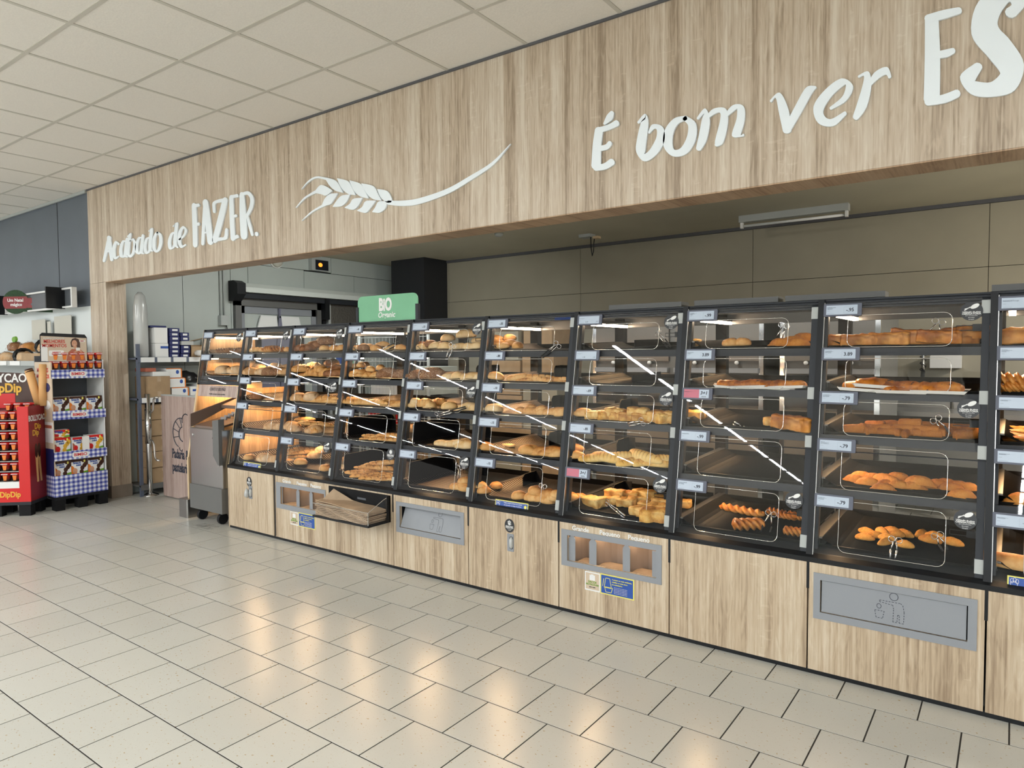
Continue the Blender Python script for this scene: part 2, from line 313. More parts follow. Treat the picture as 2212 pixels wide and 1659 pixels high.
def place(name, me, m, pos, fr, parent, off=(0, 0, 0)):
    me2 = me
    if not me2.materials: me2.materials.append(m)
    elif me2.materials[0] is not m:
        me2 = me.copy(); me2.materials[0] = m
    mw = Matrix.Translation(Vector(pos) - Vector(off)) @ fr.to_4x4()
    return link(name, me2, parent, mw=mw)
def text(name, body, size, pos, fr, m, parent, bold=0.0, align='CENTER', off=(0, 0, 0), shear=0.0, depth=.0006, sx=1.0):
    return place(name, textmesh(body, size, bold, align, depth, shear, sx), m, pos, fr, parent, off)
def flat(poly, depth):
    mb = MB(); mb.prism(poly, lambda x, y: (x, y, 0), lambda x, y: (x, y, depth)); return mb
def ellipse(rx, ry, n=24, cx=0, cy=0): return [(cx + rx * math.cos(2 * math.pi * k / n), cy + ry * math.sin(2 * math.pi * k / n)) for k in range(n)]
def rrect(w, h, r, n=5, cx=0, cy=0):
    out = []
    for sx, sy, a0 in ((1, 1, 0), (-1, 1, 90), (-1, -1, 180), (1, -1, 270)):
        for k in range(n + 1):
            a = math.radians(a0 + 90 * k / n); out.append((cx + sx * (w / 2 - r) + r * math.cos(a), cy + sy * (h / 2 - r) + r * math.sin(a)))
    return out
def ordinal(n):
    w = ['first', 'second', 'third', 'fourth', 'fifth', 'sixth', 'seventh', 'eighth', 'ninth', 'tenth', 'eleventh', 'twelfth']
    return w[n] if n < 12 else '%dth' % (n + 1) if n not in (20, 21, 22, 30, 31, 32) else {20: '21st', 21: '22nd', 22: '23rd', 30: '31st', 31: '32nd', 32: '33rd'}[n]
def B(k): return -0.0693 + 0.6767 * (k - 8)
def YG(z): return 3.35 + (z - .53) * LN
YW, ZF, ZC = 3.31, 2.266, 3.257
def sxpix(p):
    d = Vector(p) - Vector((0, 0, HC)); return 1106 + 1485.27 * d.dot(R_) / d.dot(F_)
def sypix(p):
    d = Vector(p) - Vector((0, 0, HC)); return 829.5 - 1485.27 * d.dot(U_) / d.dot(F_)
def infrustum(p, m=40):
    d = Vector(p) - Vector((0, 0, HC)); z = d.dot(F_)
    if z < .1: return 0
    x, y = 1106 + 1485.27 * d.dot(R_) / z, 829.5 - 1485.27 * d.dot(U_) / z
    return 1 / (z * z * z) if -m < x < 2212 + m and -m < y < 1659 + m else 0
# ================================================================== SETTING
# floor: slab + single tiles laid in running bond
fl = struct(MB().box(-24, 9, -22, 7.8, -.06, -.0014).build('floor', M['grout']))
TW, TD = .3, .2952
TY0 = 3.1470; TX0 = -2.3852
tm = MB().cham(-TW / 2 + .0029, TW / 2 - .0029, -TD / 2 + .0029, TD / 2 - .0029, -.0025, 0, .0003).mesh('tile', M['tile'])
cand = []
for r in range(-16, 28):
    yc = TY0 + TD / 2 - TD * r
    for c in range(-62, 24):
        xc = TX0 + TW / 2 + TW * c + (-TW / 2 if r % 2 else 0)
        a = max(infrustum((xc + dx * TW / 2, yc + dy * TD / 2, 0), 60) for dx in (-1, 0, 1) for dy in (-1, 0, 1))
        cand.append((a, xc, yc))
near = 0
cand.sort(reverse=True)
blocked = lambda x, y: (y > 3.36 and x > -7.2) or (y > 3.32 and x < -7.62)   # under the cabinets and walls
vis = [t for t in cand if t[0] > 0 and not blocked(t[1], t[2])]
single = vis[:298]; sset = set((t[1], t[2]) for t in single)
for a, x, y in single: link('tile', tm, fl, (x, y, 0))
rest = MB()
for a, x, y in cand:
    if (x, y) in sset or x < -14 or y < -3: continue
    rest.cham(x - TW / 2 + .0029, x + TW / 2 - .0029, y - TD / 2 + .0029, y + TD / 2 - .0029, -.0025, 0, .0003)
ro = rest.build('tile', M['tile'], fl); ro['kind'] = 'stuff'
struct(MB().box(-24, 9, -22, -3.1, -.001, -.0003).build('floor_far', M['tile']))
struct(MB().box(-24, -14, -3.1, 7.6, -.001, -.0003).build('floor_side', M['tile']))
# shop ceiling: T-bar grid with lay-in tiles; rows from the fascia
ce = MB()
ce.box(-24, 9, -22, YW, ZC + .05, ZC + .10)
CX0, CY0, CP = -5.2902, 2.8267, .6
for k in range(-9, 9): ce.box(CX0 + CP * k - .012, CX0 + CP * k + .012, -3, YW, ZC, ZC + .006)
rows = [YW] + [CY0 - .595 * r for r in range(0, 10)]
for y in rows[1:]: ce.box(-10.75, 2.2, y - .012, y + .012, ZC - .0006, ZC + .006); ce.box(-10.75, 2.2, y - .003, y + .003, ZC, ZC + .04)
ceo = struct(ce.build('ceiling', M['cgrid']))
ctm = {}
for r in range(len(rows) - 1):
    d = rows[r] - rows[r + 1]; key = round(d, 3)
    if key not in ctm: ctm[key] = MB().cham(-CP / 2 + .006, CP / 2 - .006, -d / 2 + .006, d / 2 - .006, -.012, 0, .001)
    if not isinstance(ctm[key], bpy.types.Mesh): ctm[key] = MB().box(-CP / 2 + .002, CP / 2 - .002, -d / 2 + .002, d / 2 - .002, .0032, .020).mesh('ceiling_tile', M['ctile'])
    for k in range(-9, 9):
        xc = CX0 + CP * (k + .5); yc = (rows[r] + rows[r + 1]) / 2
        if max(infrustum((xc + dx * .3, yc + dy * d / 2, ZC), 60) for dx in (-1, 0, 1) for dy in (-1, 0, 1)) > 0 or (-1.2 < yc):
            link('ceiling_tile', ctm[key], ceo, (xc, yc, ZC + random.uniform(-.001, .001)))
struct(MB().box(-24, 9, -22, rows[-1] - .02, ZC, ZC + .02).build('ceiling_far', M['ctile']))
struct(MB().box(-24, CX0 - 9 * CP, -22, YW, ZC, ZC + .02).build('ceiling_side', M['ctile']))
struct(MB().box(CX0 + 9 * CP - .6, 9, -22, YW, ZC, ZC + .02).build('ceiling_end', M['ctile']))
struct(MB().box(-7.984, 5, YW - .012, YW, ZC - .012, ZC + .002).build('trim_1', M['ctrim']))
struct(MB().box(-10.75, -7.99, YW - .02, YW - .0, ZC - .03, ZC).build('trim_2', M['clip']))
# shop far walls (behind the photographer)
struct(MB().box(-24, 9, -22.1, -22, 0, ZC).build('wall_rear', M['whitewall']))
struct(MB().box(8.9, 9, -22, YW, 0, ZC).build('wall_right', M['whitewall']))
# fascia and pillar
struct(MB().box(-7.984, 5, YW, YW + .20, ZF, ZC).build('wall_fascia', M['wood']))
struct(MB().box(-7.621, 5, YW + .001, YW + .20, ZF - .006, ZF - .0005).build('trim_6', M['soffit']))  # thin skin added under the fascia, its orange tint stands for warm light
struct(MB().box(-7.984, -7.621, YW, YW + .20, .13, ZF - .0025).build('wall_pillar', M['wood']))
struct(MB().box(-7.988, -7.617, YW - .006, YW + .206, 0, .13).build('baseboard_pillar', M['plinth']))
struct(MB().box(-8.0, -7.965, YW - .016, YW + .01, 0, .15).build('trim_3', M['steel']))
# grey and white shop wall to the left
wl = struct(MB().box(-14, -7.984, YW + .02, YW + .14, 2.035, ZC).build('wall_shop_upper', M['greywall']))
struct(MB().box(-8.80, -8.795, YW + .0165, YW + .021, 2.035, ZC).build('trim_4', M['black']))
struct(MB().box(-14, -7.984, YW + .02, YW + .14, 0, 2.035).build('wall_shop_lower', M['whitewall']))
# bakery room behind
ZB_ = 2.854
struct(MB().box(-7.9, 5, YW + .2, 7.7, ZB_, ZB_ + .08).build('ceiling_bakery', M['bceil']))
struct(MB().box(-7.984, 5, YW + .14, YW + .2, ZF + .002, ZC).build('wall_fascia_back', M['beige']))
struct(MB().box(5, 5.1, YW, 7.7, 0, ZC).build('wall_bakery_right', M['beige']))
wb = struct(MB().box(-7.9, 5, 7.60, 7.7, 0, ZB_).build('wall_back', M['blackm']))
xs = [-7.75, -6.66, -4.45, -2.3, -.2, 1.9, 4.99]
for a, b in zip(xs, xs[1:]):
    for z0, z1 in ((0, 1.0), (1.0, 2.25), (2.25, ZB_ - .035)):
        MB().box(a + .0025, b - .0025, 7.585, 7.6, z0 + .0025, z1 - .0025).build('panel', M['beige'], wb)
struct(MB().box(-7.75, 5, 7.57, 7.6, ZB_ - .035, ZB_).build('trim_5', M['ctrim']))
wc = struct(MB().box(-7.9, -7.762, YW + .2, 7.6, 0, ZB_).build('wall_cold_room', M['blackm']))
for y0, y1, z0, z1 in ((3.52, 4.199, 0, 2.6), (4.199, 4.80, 0, 2.64), (3.52, 5.04, 2.64, ZB_), (4.80, 5.04, 2.39, 2.64), (5.04, 5.88, 2.39, 2.64), (5.88, 6.75, 2.39, 2.63), (6.75, 7.58, 2.39, 2.63), (5.04, 6.34, 2.64, ZB_), (6.34, 7.58, 2.63, ZB_), (4.80, 4.83, 0, 2.39), (6.9, 7.58, 0, 2.39)):
    MB().box(-7.762, -7.75, y0 + .003, y1 - .003, z0 + .003, z1 - .003).build('panel', M['cold'], wc)
# ------------------------------------------------------------------ raised lettering on the fascia
LET = {"t1":[["A",[[[-7.587,2.477,-7.643,2.488],[-7.511,2.585,-7.582,2.599],[-7.439,2.682,-7.525,2.701]],[[-7.533,2.697,-7.444,2.693],[-7.508,2.586,-7.425,2.583],[-7.479,2.483,-7.412,2.481]],[[-7.545,2.558,-7.551,2.579],[-7.46,2.556,-7.466,2.577]]]],["c",[[[-7.272,2.624,-7.306,2.611],[-7.354,2.655,-7.32,2.632],[-7.423,2.594,-7.353,2.581],[-7.433,2.525,-7.356,2.524],[-7.373,2.473,-7.349,2.497],[-7.285,2.489,-7.3,2.504]]]],["a",[[[-7.128,2.635,-7.132,2.618],[-7.207,2.643,-7.17,2.626],[-7.271,2.578,-7.207,2.568],[-7.266,2.492,-7.204,2.497],[-7.166,2.476,-7.2,2.494],[-7.112,2.532,-7.151,2.543]],[[-7.136,2.649,-7.079,2.64],[-7.169,2.558,-7.101,2.548],[-7.179,2.487,-7.117,2.487],[-7.113,2.467,-7.098,2.479]]]],["b",[[[-7.076,2.668,-7.101,2.679],[-7.063,2.7,-7.016,2.698],[-7.11,2.604,-7.042,2.593],[-7.128,2.514,-7.06,2.512],[-7.054,2.462,-7.053,2.489],[-6.962,2.496,-7.014,2.511],[-6.927,2.574,-6.989,2.579],[-6.968,2.641,-7.0,2.627],[-7.05,2.63,-7.038,2.618]]]],["a",[[[-6.807,2.635,-6.811,2.619],[-6.882,2.643,-6.847,2.626],[-6.942,2.58,-6.882,2.57],[-6.937,2.497,-6.879,2.501],[-6.843,2.48,-6.875,2.498],[-6.792,2.535,-6.829,2.545]],[[-6.815,2.649,-6.761,2.64],[-6.846,2.56,-6.781,2.551],[-6.855,2.491,-6.796,2.492],[-6.792,2.472,-6.778,2.484]]]],["d",[[[-6.663,2.624,-6.649,2.608],[-6.738,2.615,-6.695,2.6],[-6.781,2.54,-6.722,2.533],[-6.752,2.473,-6.708,2.486],[-6.667,2.479,-6.7,2.492],[-6.631,2.532,-6.658,2.539]],[[-6.659,2.674,-6.677,2.683],[-6.643,2.701,-6.596,2.7],[-6.672,2.609,-6.609,2.6],[-6.688,2.508,-6.625,2.507],[-6.623,2.481,-6.604,2.49]]]],["o",[[[-6.528,2.644,-6.497,2.655],[-6.487,2.615,-6.433,2.618],[-6.486,2.551,-6.426,2.542],[-6.518,2.496,-6.474,2.479],[-6.537,2.488,-6.554,2.467],[-6.548,2.509,-6.61,2.51],[-6.544,2.583,-6.605,2.593],[-6.521,2.63,-6.559,2.644],[-6.495,2.641,-6.521,2.657]]]],["d",[[[-6.193,2.622,-6.181,2.606],[-6.271,2.614,-6.234,2.598],[-6.326,2.544,-6.268,2.536],[-6.304,2.473,-6.259,2.486],[-6.216,2.48,-6.246,2.493],[-6.177,2.535,-6.206,2.543]],[[-6.213,2.668,-6.229,2.678],[-6.186,2.697,-6.14,2.699],[-6.213,2.609,-6.152,2.6],[-6.229,2.512,-6.167,2.51],[-6.167,2.472,-6.145,2.478]]]],["e",[[[-6.115,2.537,-6.132,2.549],[-6.031,2.562,-6.059,2.576],[-5.988,2.612,-6.031,2.615],[-6.055,2.657,-6.045,2.634],[-6.133,2.617,-6.079,2.603],[-6.155,2.534,-6.094,2.53],[-6.106,2.467,-6.076,2.487],[-6.014,2.479,-6.024,2.493]]]],["F",[[[-5.899,2.816,-5.828,2.808],[-5.897,2.646,-5.818,2.638],[-5.897,2.476,-5.821,2.47]],[[-5.871,2.796,-5.879,2.826],[-5.777,2.793,-5.785,2.822]],[[-5.836,2.632,-5.845,2.657],[-5.781,2.63,-5.791,2.659]]]],["A",[[[-5.711,2.82,-5.643,2.808],[-5.738,2.647,-5.685,2.639],[-5.761,2.473,-5.712,2.467]],[[-5.721,2.817,-5.633,2.812],[-5.692,2.656,-5.601,2.651],[-5.662,2.478,-5.571,2.474]],[[-5.715,2.551,-5.719,2.566],[-5.641,2.549,-5.644,2.564]]]],["Z",[[[-5.526,2.719,-5.565,2.724],[-5.523,2.782,-5.565,2.798],[-5.462,2.785,-5.477,2.814],[-5.37,2.782,-5.38,2.812]],[[-5.417,2.802,-5.34,2.781],[-5.496,2.651,-5.41,2.628],[-5.583,2.492,-5.5,2.471]],[[-5.544,2.466,-5.551,2.495],[-5.447,2.465,-5.456,2.494],[-5.36,2.473,-5.405,2.493],[-5.343,2.542,-5.385,2.55]]]],["E",[[[-5.312,2.808,-5.252,2.801],[-5.315,2.64,-5.251,2.633],[-5.307,2.469,-5.24,2.465]],[[-5.281,2.795,-5.289,2.823],[-5.187,2.792,-5.195,2.82]],[[-5.262,2.634,-5.27,2.655],[-5.211,2.633,-5.22,2.658]],[[-5.264,2.453,-5.282,2.48],[-5.192,2.461,-5.211,2.49]]]],["R",[[[-5.164,2.808,-5.099,2.801],[-5.17,2.638,-5.076,2.63],[-5.162,2.475,-5.068,2.468]],[[-5.116,2.797,-5.122,2.822],[-5.054,2.794,-5.031,2.817],[-5.018,2.756,-4.967,2.755],[-5.03,2.694,-4.983,2.68],[-5.083,2.636,-5.045,2.621]],[[-5.08,2.628,-5.049,2.629],[-5.051,2.546,-5.01,2.548],[-5.015,2.465,-4.981,2.467]]]],["dot",[[[-4.949,2.451,-4.954,2.482],[-4.937,2.447,-4.943,2.484],[-4.926,2.45,-4.931,2.481]]]]],"wheat":[["stem",[[[-2.408,2.717,-2.406,2.715],[-2.547,2.633,-2.533,2.617],[-2.724,2.577,-2.707,2.553],[-2.909,2.528,-2.892,2.498],[-3.151,2.503,-3.139,2.466],[-3.3,2.509,-3.298,2.473],[-3.431,2.527,-3.434,2.5]]]],["grain",[[[-4.352,2.736,-4.357,2.739],[-4.261,2.779,-4.271,2.789],[-4.173,2.79,-4.175,2.804],[-4.055,2.757,-4.05,2.774]],[[-4.078,2.77,-4.065,2.779],[-4.026,2.71,-3.969,2.744],[-3.966,2.669,-3.92,2.696],[-3.891,2.645,-3.887,2.647]]]],["grain",[[[-3.948,2.752,-3.944,2.755],[-3.905,2.682,-3.834,2.718],[-3.837,2.63,-3.785,2.657],[-3.759,2.609,-3.755,2.611]]]],["grain",[[[-3.816,2.718,-3.812,2.72],[-3.775,2.645,-3.704,2.68],[-3.708,2.593,-3.657,2.621],[-3.625,2.568,-3.622,2.571]]]],["grain",[[[-3.692,2.677,-3.688,2.68],[-3.642,2.604,-3.573,2.644],[-3.576,2.556,-3.528,2.585],[-3.498,2.536,-3.495,2.538]]]],["grain",[[[-3.534,2.615,-3.53,2.618],[-3.5,2.556,-3.439,2.592],[-3.444,2.516,-3.398,2.539],[-3.407,2.511,-3.399,2.516]]]],["grain",[[[-4.424,2.607,-4.429,2.611],[-4.324,2.657,-4.336,2.667],[-4.243,2.677,-4.255,2.691],[-4.169,2.686,-4.184,2.707]],[[-4.2,2.687,-4.205,2.695],[-4.127,2.667,-4.136,2.734],[-4.074,2.65,-4.062,2.711],[-4.003,2.672,-4.003,2.676]]]],["grain",[[[-4.357,2.501,-4.361,2.504],[-4.248,2.544,-4.258,2.553],[-4.156,2.566,-4.166,2.579],[-4.084,2.577,-4.096,2.595]],[[-3.948,2.65,-3.945,2.646],[-4.028,2.655,-3.984,2.612],[-4.087,2.631,-4.028,2.581],[-4.122,2.587,-4.116,2.581]]]],["grain",[[[-3.816,2.623,-3.813,2.619],[-3.904,2.625,-3.852,2.575],[-3.955,2.599,-3.912,2.552],[-4.0,2.563,-3.997,2.559]]]],["grain",[[[-3.688,2.582,-3.685,2.579],[-3.78,2.586,-3.727,2.533],[-3.817,2.557,-3.786,2.511],[-3.871,2.539,-3.871,2.535]]]],["grain",[[[-3.555,2.544,-3.553,2.54],[-3.652,2.553,-3.602,2.501],[-3.69,2.518,-3.657,2.473],[-3.741,2.502,-3.741,2.498]]]],["grain",[[[-3.451,2.525,-3.441,2.514],[-3.523,2.533,-3.462,2.476],[-3.557,2.499,-3.519,2.457],[-3.588,2.473,-3.586,2.469]]]]],"t2":[["E",[[[-1.844,2.688,-1.795,2.673],[-1.858,2.604,-1.806,2.591],[-1.866,2.501,-1.808,2.49]],[[-1.82,2.666,-1.829,2.697],[-1.755,2.671,-1.766,2.699],[-1.705,2.681,-1.721,2.713]],[[-1.812,2.569,-1.819,2.598],[-1.766,2.571,-1.78,2.598],[-1.743,2.59,-1.764,2.61]],[[-1.839,2.469,-1.845,2.502],[-1.779,2.467,-1.791,2.5],[-1.731,2.483,-1.752,2.517]],[[-1.753,2.763,-1.73,2.748],[-1.772,2.748,-1.739,2.721],[-1.791,2.713,-1.779,2.703]]]],["b",[[[-1.584,2.67,-1.593,2.681],[-1.549,2.685,-1.551,2.712],[-1.572,2.677,-1.533,2.663],[-1.597,2.589,-1.544,2.573],[-1.6,2.526,-1.55,2.524],[-1.556,2.472,-1.554,2.508],[-1.49,2.493,-1.524,2.526],[-1.445,2.556,-1.49,2.577],[-1.454,2.626,-1.486,2.616],[-1.51,2.65,-1.501,2.626],[-1.534,2.616,-1.525,2.608]]]],["o",[[[-1.347,2.639,-1.328,2.654],[-1.321,2.606,-1.281,2.609],[-1.327,2.552,-1.282,2.53],[-1.356,2.506,-1.328,2.471],[-1.39,2.501,-1.401,2.471],[-1.402,2.529,-1.449,2.528],[-1.398,2.582,-1.445,2.605],[-1.373,2.625,-1.397,2.655],[-1.331,2.634,-1.339,2.658]]]],["m",[[[-1.267,2.626,-1.276,2.636],[-1.24,2.648,-1.235,2.672],[-1.251,2.621,-1.211,2.609],[-1.268,2.539,-1.226,2.521],[-1.279,2.492,-1.254,2.478]],[[-1.224,2.618,-1.233,2.63],[-1.184,2.636,-1.194,2.661],[-1.16,2.633,-1.134,2.649],[-1.162,2.594,-1.123,2.581],[-1.183,2.515,-1.143,2.495],[-1.185,2.493,-1.167,2.479]],[[-1.132,2.607,-1.142,2.619],[-1.086,2.634,-1.099,2.658],[-1.079,2.634,-1.049,2.642],[-1.082,2.588,-1.044,2.574],[-1.103,2.514,-1.061,2.513],[-1.049,2.502,-1.05,2.515]]]],["v",[[[-0.921,2.634,-0.928,2.644],[-0.903,2.648,-0.885,2.668],[-0.889,2.581,-0.847,2.584],[-0.87,2.491,-0.833,2.49]],[[-0.839,2.482,-0.867,2.503],[-0.786,2.567,-0.818,2.593],[-0.746,2.635,-0.773,2.664],[-0.731,2.652,-0.735,2.663]]]],["e",[[[-0.666,2.546,-0.672,2.558],[-0.607,2.571,-0.624,2.591],[-0.581,2.626,-0.61,2.631],[-0.626,2.67,-0.617,2.639],[-0.692,2.638,-0.664,2.605],[-0.74,2.575,-0.698,2.554],[-0.721,2.499,-0.693,2.522],[-0.658,2.473,-0.666,2.505],[-0.607,2.511,-0.616,2.526]]]],["r",[[[-0.558,2.657,-0.561,2.667],[-0.54,2.66,-0.522,2.674],[-0.544,2.623,-0.511,2.611],[-0.564,2.551,-0.527,2.529],[-0.58,2.501,-0.558,2.484]],[[-0.522,2.604,-0.529,2.612],[-0.482,2.637,-0.5,2.664],[-0.456,2.645,-0.453,2.676],[-0.448,2.63,-0.436,2.634]]]],["E",[[[-0.319,2.828,-0.271,2.815],[-0.317,2.674,-0.263,2.66],[-0.318,2.512,-0.262,2.498]],[[-0.304,2.815,-0.312,2.849],[-0.248,2.816,-0.256,2.851],[-0.2,2.82,-0.206,2.847]],[[-0.272,2.665,-0.276,2.693],[-0.239,2.662,-0.246,2.693],[-0.217,2.67,-0.224,2.693]],[[-0.301,2.484,-0.307,2.516],[-0.242,2.482,-0.251,2.517],[-0.199,2.494,-0.209,2.526]]]],["S",[[[-0.019,2.759,-0.049,2.796],[0.009,2.805,-0.034,2.805],[-0.052,2.874,-0.043,2.818],[-0.139,2.849,-0.07,2.778],[-0.16,2.731,-0.073,2.733],[-0.104,2.628,-0.034,2.671],[-0.069,2.569,0.009,2.572],[-0.067,2.549,-0.016,2.482],[-0.096,2.529,-0.088,2.472],[-0.139,2.543,-0.158,2.499],[-0.143,2.55,-0.195,2.574],[-0.125,2.584,-0.148,2.613]]]]]}
def crail(p, n=5):
    out = []
    for i in range(len(p) - 1):
        a = p[max(i - 1, 0)]; b = p[i]; c = p[i + 1]; d = p[min(i + 2, len(p) - 1)]
        for k in range(n):
            t = k / n
            out.append(tuple(.5 * (2 * b[j] + (c[j] - a[j]) * t + (2 * a[j] - 5 * b[j] + 4 * c[j] - d[j]) * t * t + (-a[j] + 3 * b[j] - 3 * c[j] + d[j]) * t ** 3) for j in (0, 1)))
    out.append(tuple(p[-1])); return out
def stroke(mb, rail, y, n=5):
    l = crail([(r[0], r[1]) for r in rail], n); r = crail([(r[2], r[3]) for r in rail], n)
    def cap(a, b, q):   # half-round end from a to b bulging away from q
        c = ((a[0] + b[0]) / 2, (a[1] + b[1]) / 2); u = ((a[0] - b[0]) / 2, (a[1] - b[1]) / 2)
        d = (c[0] - q[0], c[1] - q[1]); dl = math.hypot(*d) or 1; ul = math.hypot(*u); d = (d[0] / dl * ul * .7, d[1] / dl * ul * .7)
        return [(c[0] + u[0] * math.cos(t) + d[0] * math.sin(t), c[1] + u[1] * math.cos(t) + d[1] * math.sin(t)) for t in [math.pi * k / 5 for k in range(1, 5)]]
    mid = lambda i: ((l[i][0] + r[i][0]) / 2, (l[i][1] + r[i][1]) / 2)
    e0 = cap(r[0], l[0], mid(2)); e1 = cap(l[-1], r[-1], mid(-3))
    i0 = len(mb.v); N = len(l)
    for yy in (y, y + .0115):
        for k in range(N): mb.v += [(l[k][0], yy, l[k][1]), (r[k][0], yy, r[k][1])]
        mb.v += [(p[0], yy, p[1]) for p in e0 + e1]
    T = 2 * N + 8
    for s in (0, T):
        for k in range(N - 1): a = i0 + s + 2 * k; mb.f.append((a, a + 1, a + 3, a + 2)); mb.mi.append(0)
        mb.f.append((i0 + s + 1, *[i0 + s + 2 * N + k for k in range(4)], i0 + s)); mb.mi.append(0)
        mb.f.append((i0 + s + 2 * N - 2, *[i0 + s + 2 * N + 4 + k for k in range(4)], i0 + s + 2 * N - 1)); mb.mi.append(0)
    ring = [2 * k for k in range(N)] + [2 * N + 4 + k for k in range(4)] + [2 * k + 1 for k in reversed(range(N))] + [2 * N + k for k in range(4)]
    for k in range(len(ring)):
        a, b = ring[k], ring[(k + 1) % len(ring)]; mb.f.append((i0 + a, i0 + b, i0 + T + b, i0 + T + a)); mb.mi.append(0)
SG = {'t1': ('raised_lettering', 'white raised lettering reading Acabado de FAZER. on the oak fascia', 'lettering', (-7.2, YW, 2.5)),
      'wheat': ('wheat_ear_emblem', 'white raised wheat ear with a long curved stalk on the oak fascia', 'emblem', (-4.6, YW, 2.6)),
      't2': ('raised_lettering', 'large white raised lettering reading É bom ver ES on the oak fascia', 'lettering', (-1.7, YW, 2.6))}
for g, (nm, lab, cat, loc) in SG.items():
    rt = thing(nm, loc, lab, cat); at = At(rt, loc)
    for ln, strokes in LET[g]:
        mb = MB()
        for i, st in enumerate(strokes): stroke(mb, st, YW - .0125 - .0003 * i)
        at.add('letter' if g != 'wheat' else ('stalk' if ln == 'stem' else 'grain'), mb, M['letter'])
# ================================================================== BASE CABINETS
YB = 3.325
CABL = {1: 'short oak cabinet with a glove slot at the far end of the row', 2: 'oak cabinet with a three-slot bag dispenser and two stickers, next to the black bag holder',
        3: 'oak cabinet behind the black paper bag holder', 4: 'oak cabinet with a small grey litter flap', 5: 'oak cabinet with a round black sticker and glove slot, mid-row',
        6: 'oak cabinet lettered Grande, Pequeno, Pequeno over a bag dispenser', 7: 'plain oak cabinet between the bag dispenser and the wide litter flap',
        8: 'oak cabinet with the wide grey litter flap in front', 9: 'oak cabinet cut off at the end of the row, right of the litter flap'}
def ring_frame(mb, x0, x1, z0, z1, a0, a1, c0, c1, y0, y1):
    mb.box(x0, a0, y0, y1, z0, z1); mb.box(a1, x1, y0, y1, z0, z1); mb.box(a0, a1, y0, y1, z0, c0); mb.box(a0, a1, y0, y1, c1, z1)
def dash_path(mb, pts, y, w=.0022, dash=.012, gap=.006, closed=True):
    if closed: pts = pts + [pts[0]]
    for (x0, z0), (x1, z1) in zip(pts, pts[1:]):
        L_ = math.hypot(x1 - x0, z1 - z0)
        if L_ < 1e-5: continue
        ux, uz = (x1 - x0) / L_, (z1 - z0) / L_; t = 0
        while t < L_:
            e = min(t + dash, L_)
            p = [(x0 + ux * a + s * uz * w / 2, y, z0 + uz * a - s * ux * w / 2) for a, s in ((t, -1), (t, 1), (e, 1), (e, -1))]
            mb.quad(*p); t += dash + gap
def litter_pict(mb, cx, cz, k, y, dash, gap):
    P = lambda pts: [(cx + a * k, cz + b * k) for a, b in pts]
    dash_path(mb, P(ellipse(.022, .022, 16, .028, .072)), y, dash=dash, gap=gap)
    dash_path(mb, P([(-.045, .040), (.02, .040), (.062, .040), (.075, .03), (.082, -.01), (.080, -.075), (.058, -.075), (.058, -.03), (.050, -.03), (.046, -.075), (.026, -.075), (.028, .0), (.024, .022), (-.045, .030)]), y, dash=dash, gap=gap)
    dash_path(mb, P([(-.070, -.022), (-.020, -.022), (-.028, -.065), (-.062, -.065)]), y, dash=dash, gap=gap)
    dash_path(mb, P(ellipse(.012, .014, 8, -.048, .004)), y, dash=dash, gap=gap)
def round_sticker(at, cx, cz, y, rx, rz, glove=True, fr=FRONT, parent=None):
    s = link('round_sticker', flat(ellipse(rx, rz), .0012).mesh('round_sticker', M['sticker']), parent or at.r, mw=Matrix.Translation(Vector((cx, y, cz)) - at.off) @ fr.to_4x4())
    mb = MB()
    if glove:
        for ex, ey, a, b in ((0, .32, .30, .26), (-.22, .52, .12, .16), (0, .62, .11, .18), (.22, .52, .11, .16), (.26, .25, .12, .12)):
            mb.prism(ellipse(a * rx, b * rz, 10, ex * rx, ey * rz), lambda x, z: (x, z, .0012), lambda x, z: (x, z, .0018))
    else:
        mb.prism([(x * rx, z * rz) for x, z in ((-.66, .12), (-.6, .06), (-.1, .42), (-.12, .5))], lambda x, z: (x, z, .0012), lambda x, z: (x, z, .0018))
        mb.prism([(x * rx, z * rz) for x, z in ((-.62, .28), (-.6, .18), (-.1, .36), (-.12, .44))], lambda x, z: (x, z, .0012), lambda x, z: (x, z, .0018))
        c, s_ = math.cos(.5), math.sin(.5)
        mb.prism([((.28 + x * c - z * s_) * rx, (.52 + x * s_ + z * c) * rz) for x, z in ellipse(.42, .22, 14)], lambda x, z: (x, z, .0012), lambda x, z: (x, z, .0018))
    mb.build('pictogram', M['white'], s)
    for i, (t, sz) in enumerate((('Utilização de pinça', .21), ('OBRIGATÓRIA', .25), ('para manuseamento', .13), ('dos artigos', .13), ('Obrigado', .13)) if not glove else (('Utilização de luvas', .21), ('OBRIGATÓRIA', .25), ('para manuseamento', .13), ('dos artigos', .13))):
        place('lettering', textmesh(t, sz * rz, .006 * rz if i < 2 else 0, sx=rx / rz), M['white'], (0, (-.08 - .2 * i + (.02 if i > 1 else 0)) * rz, .0014), Matrix.Identity(3), s)
    return s
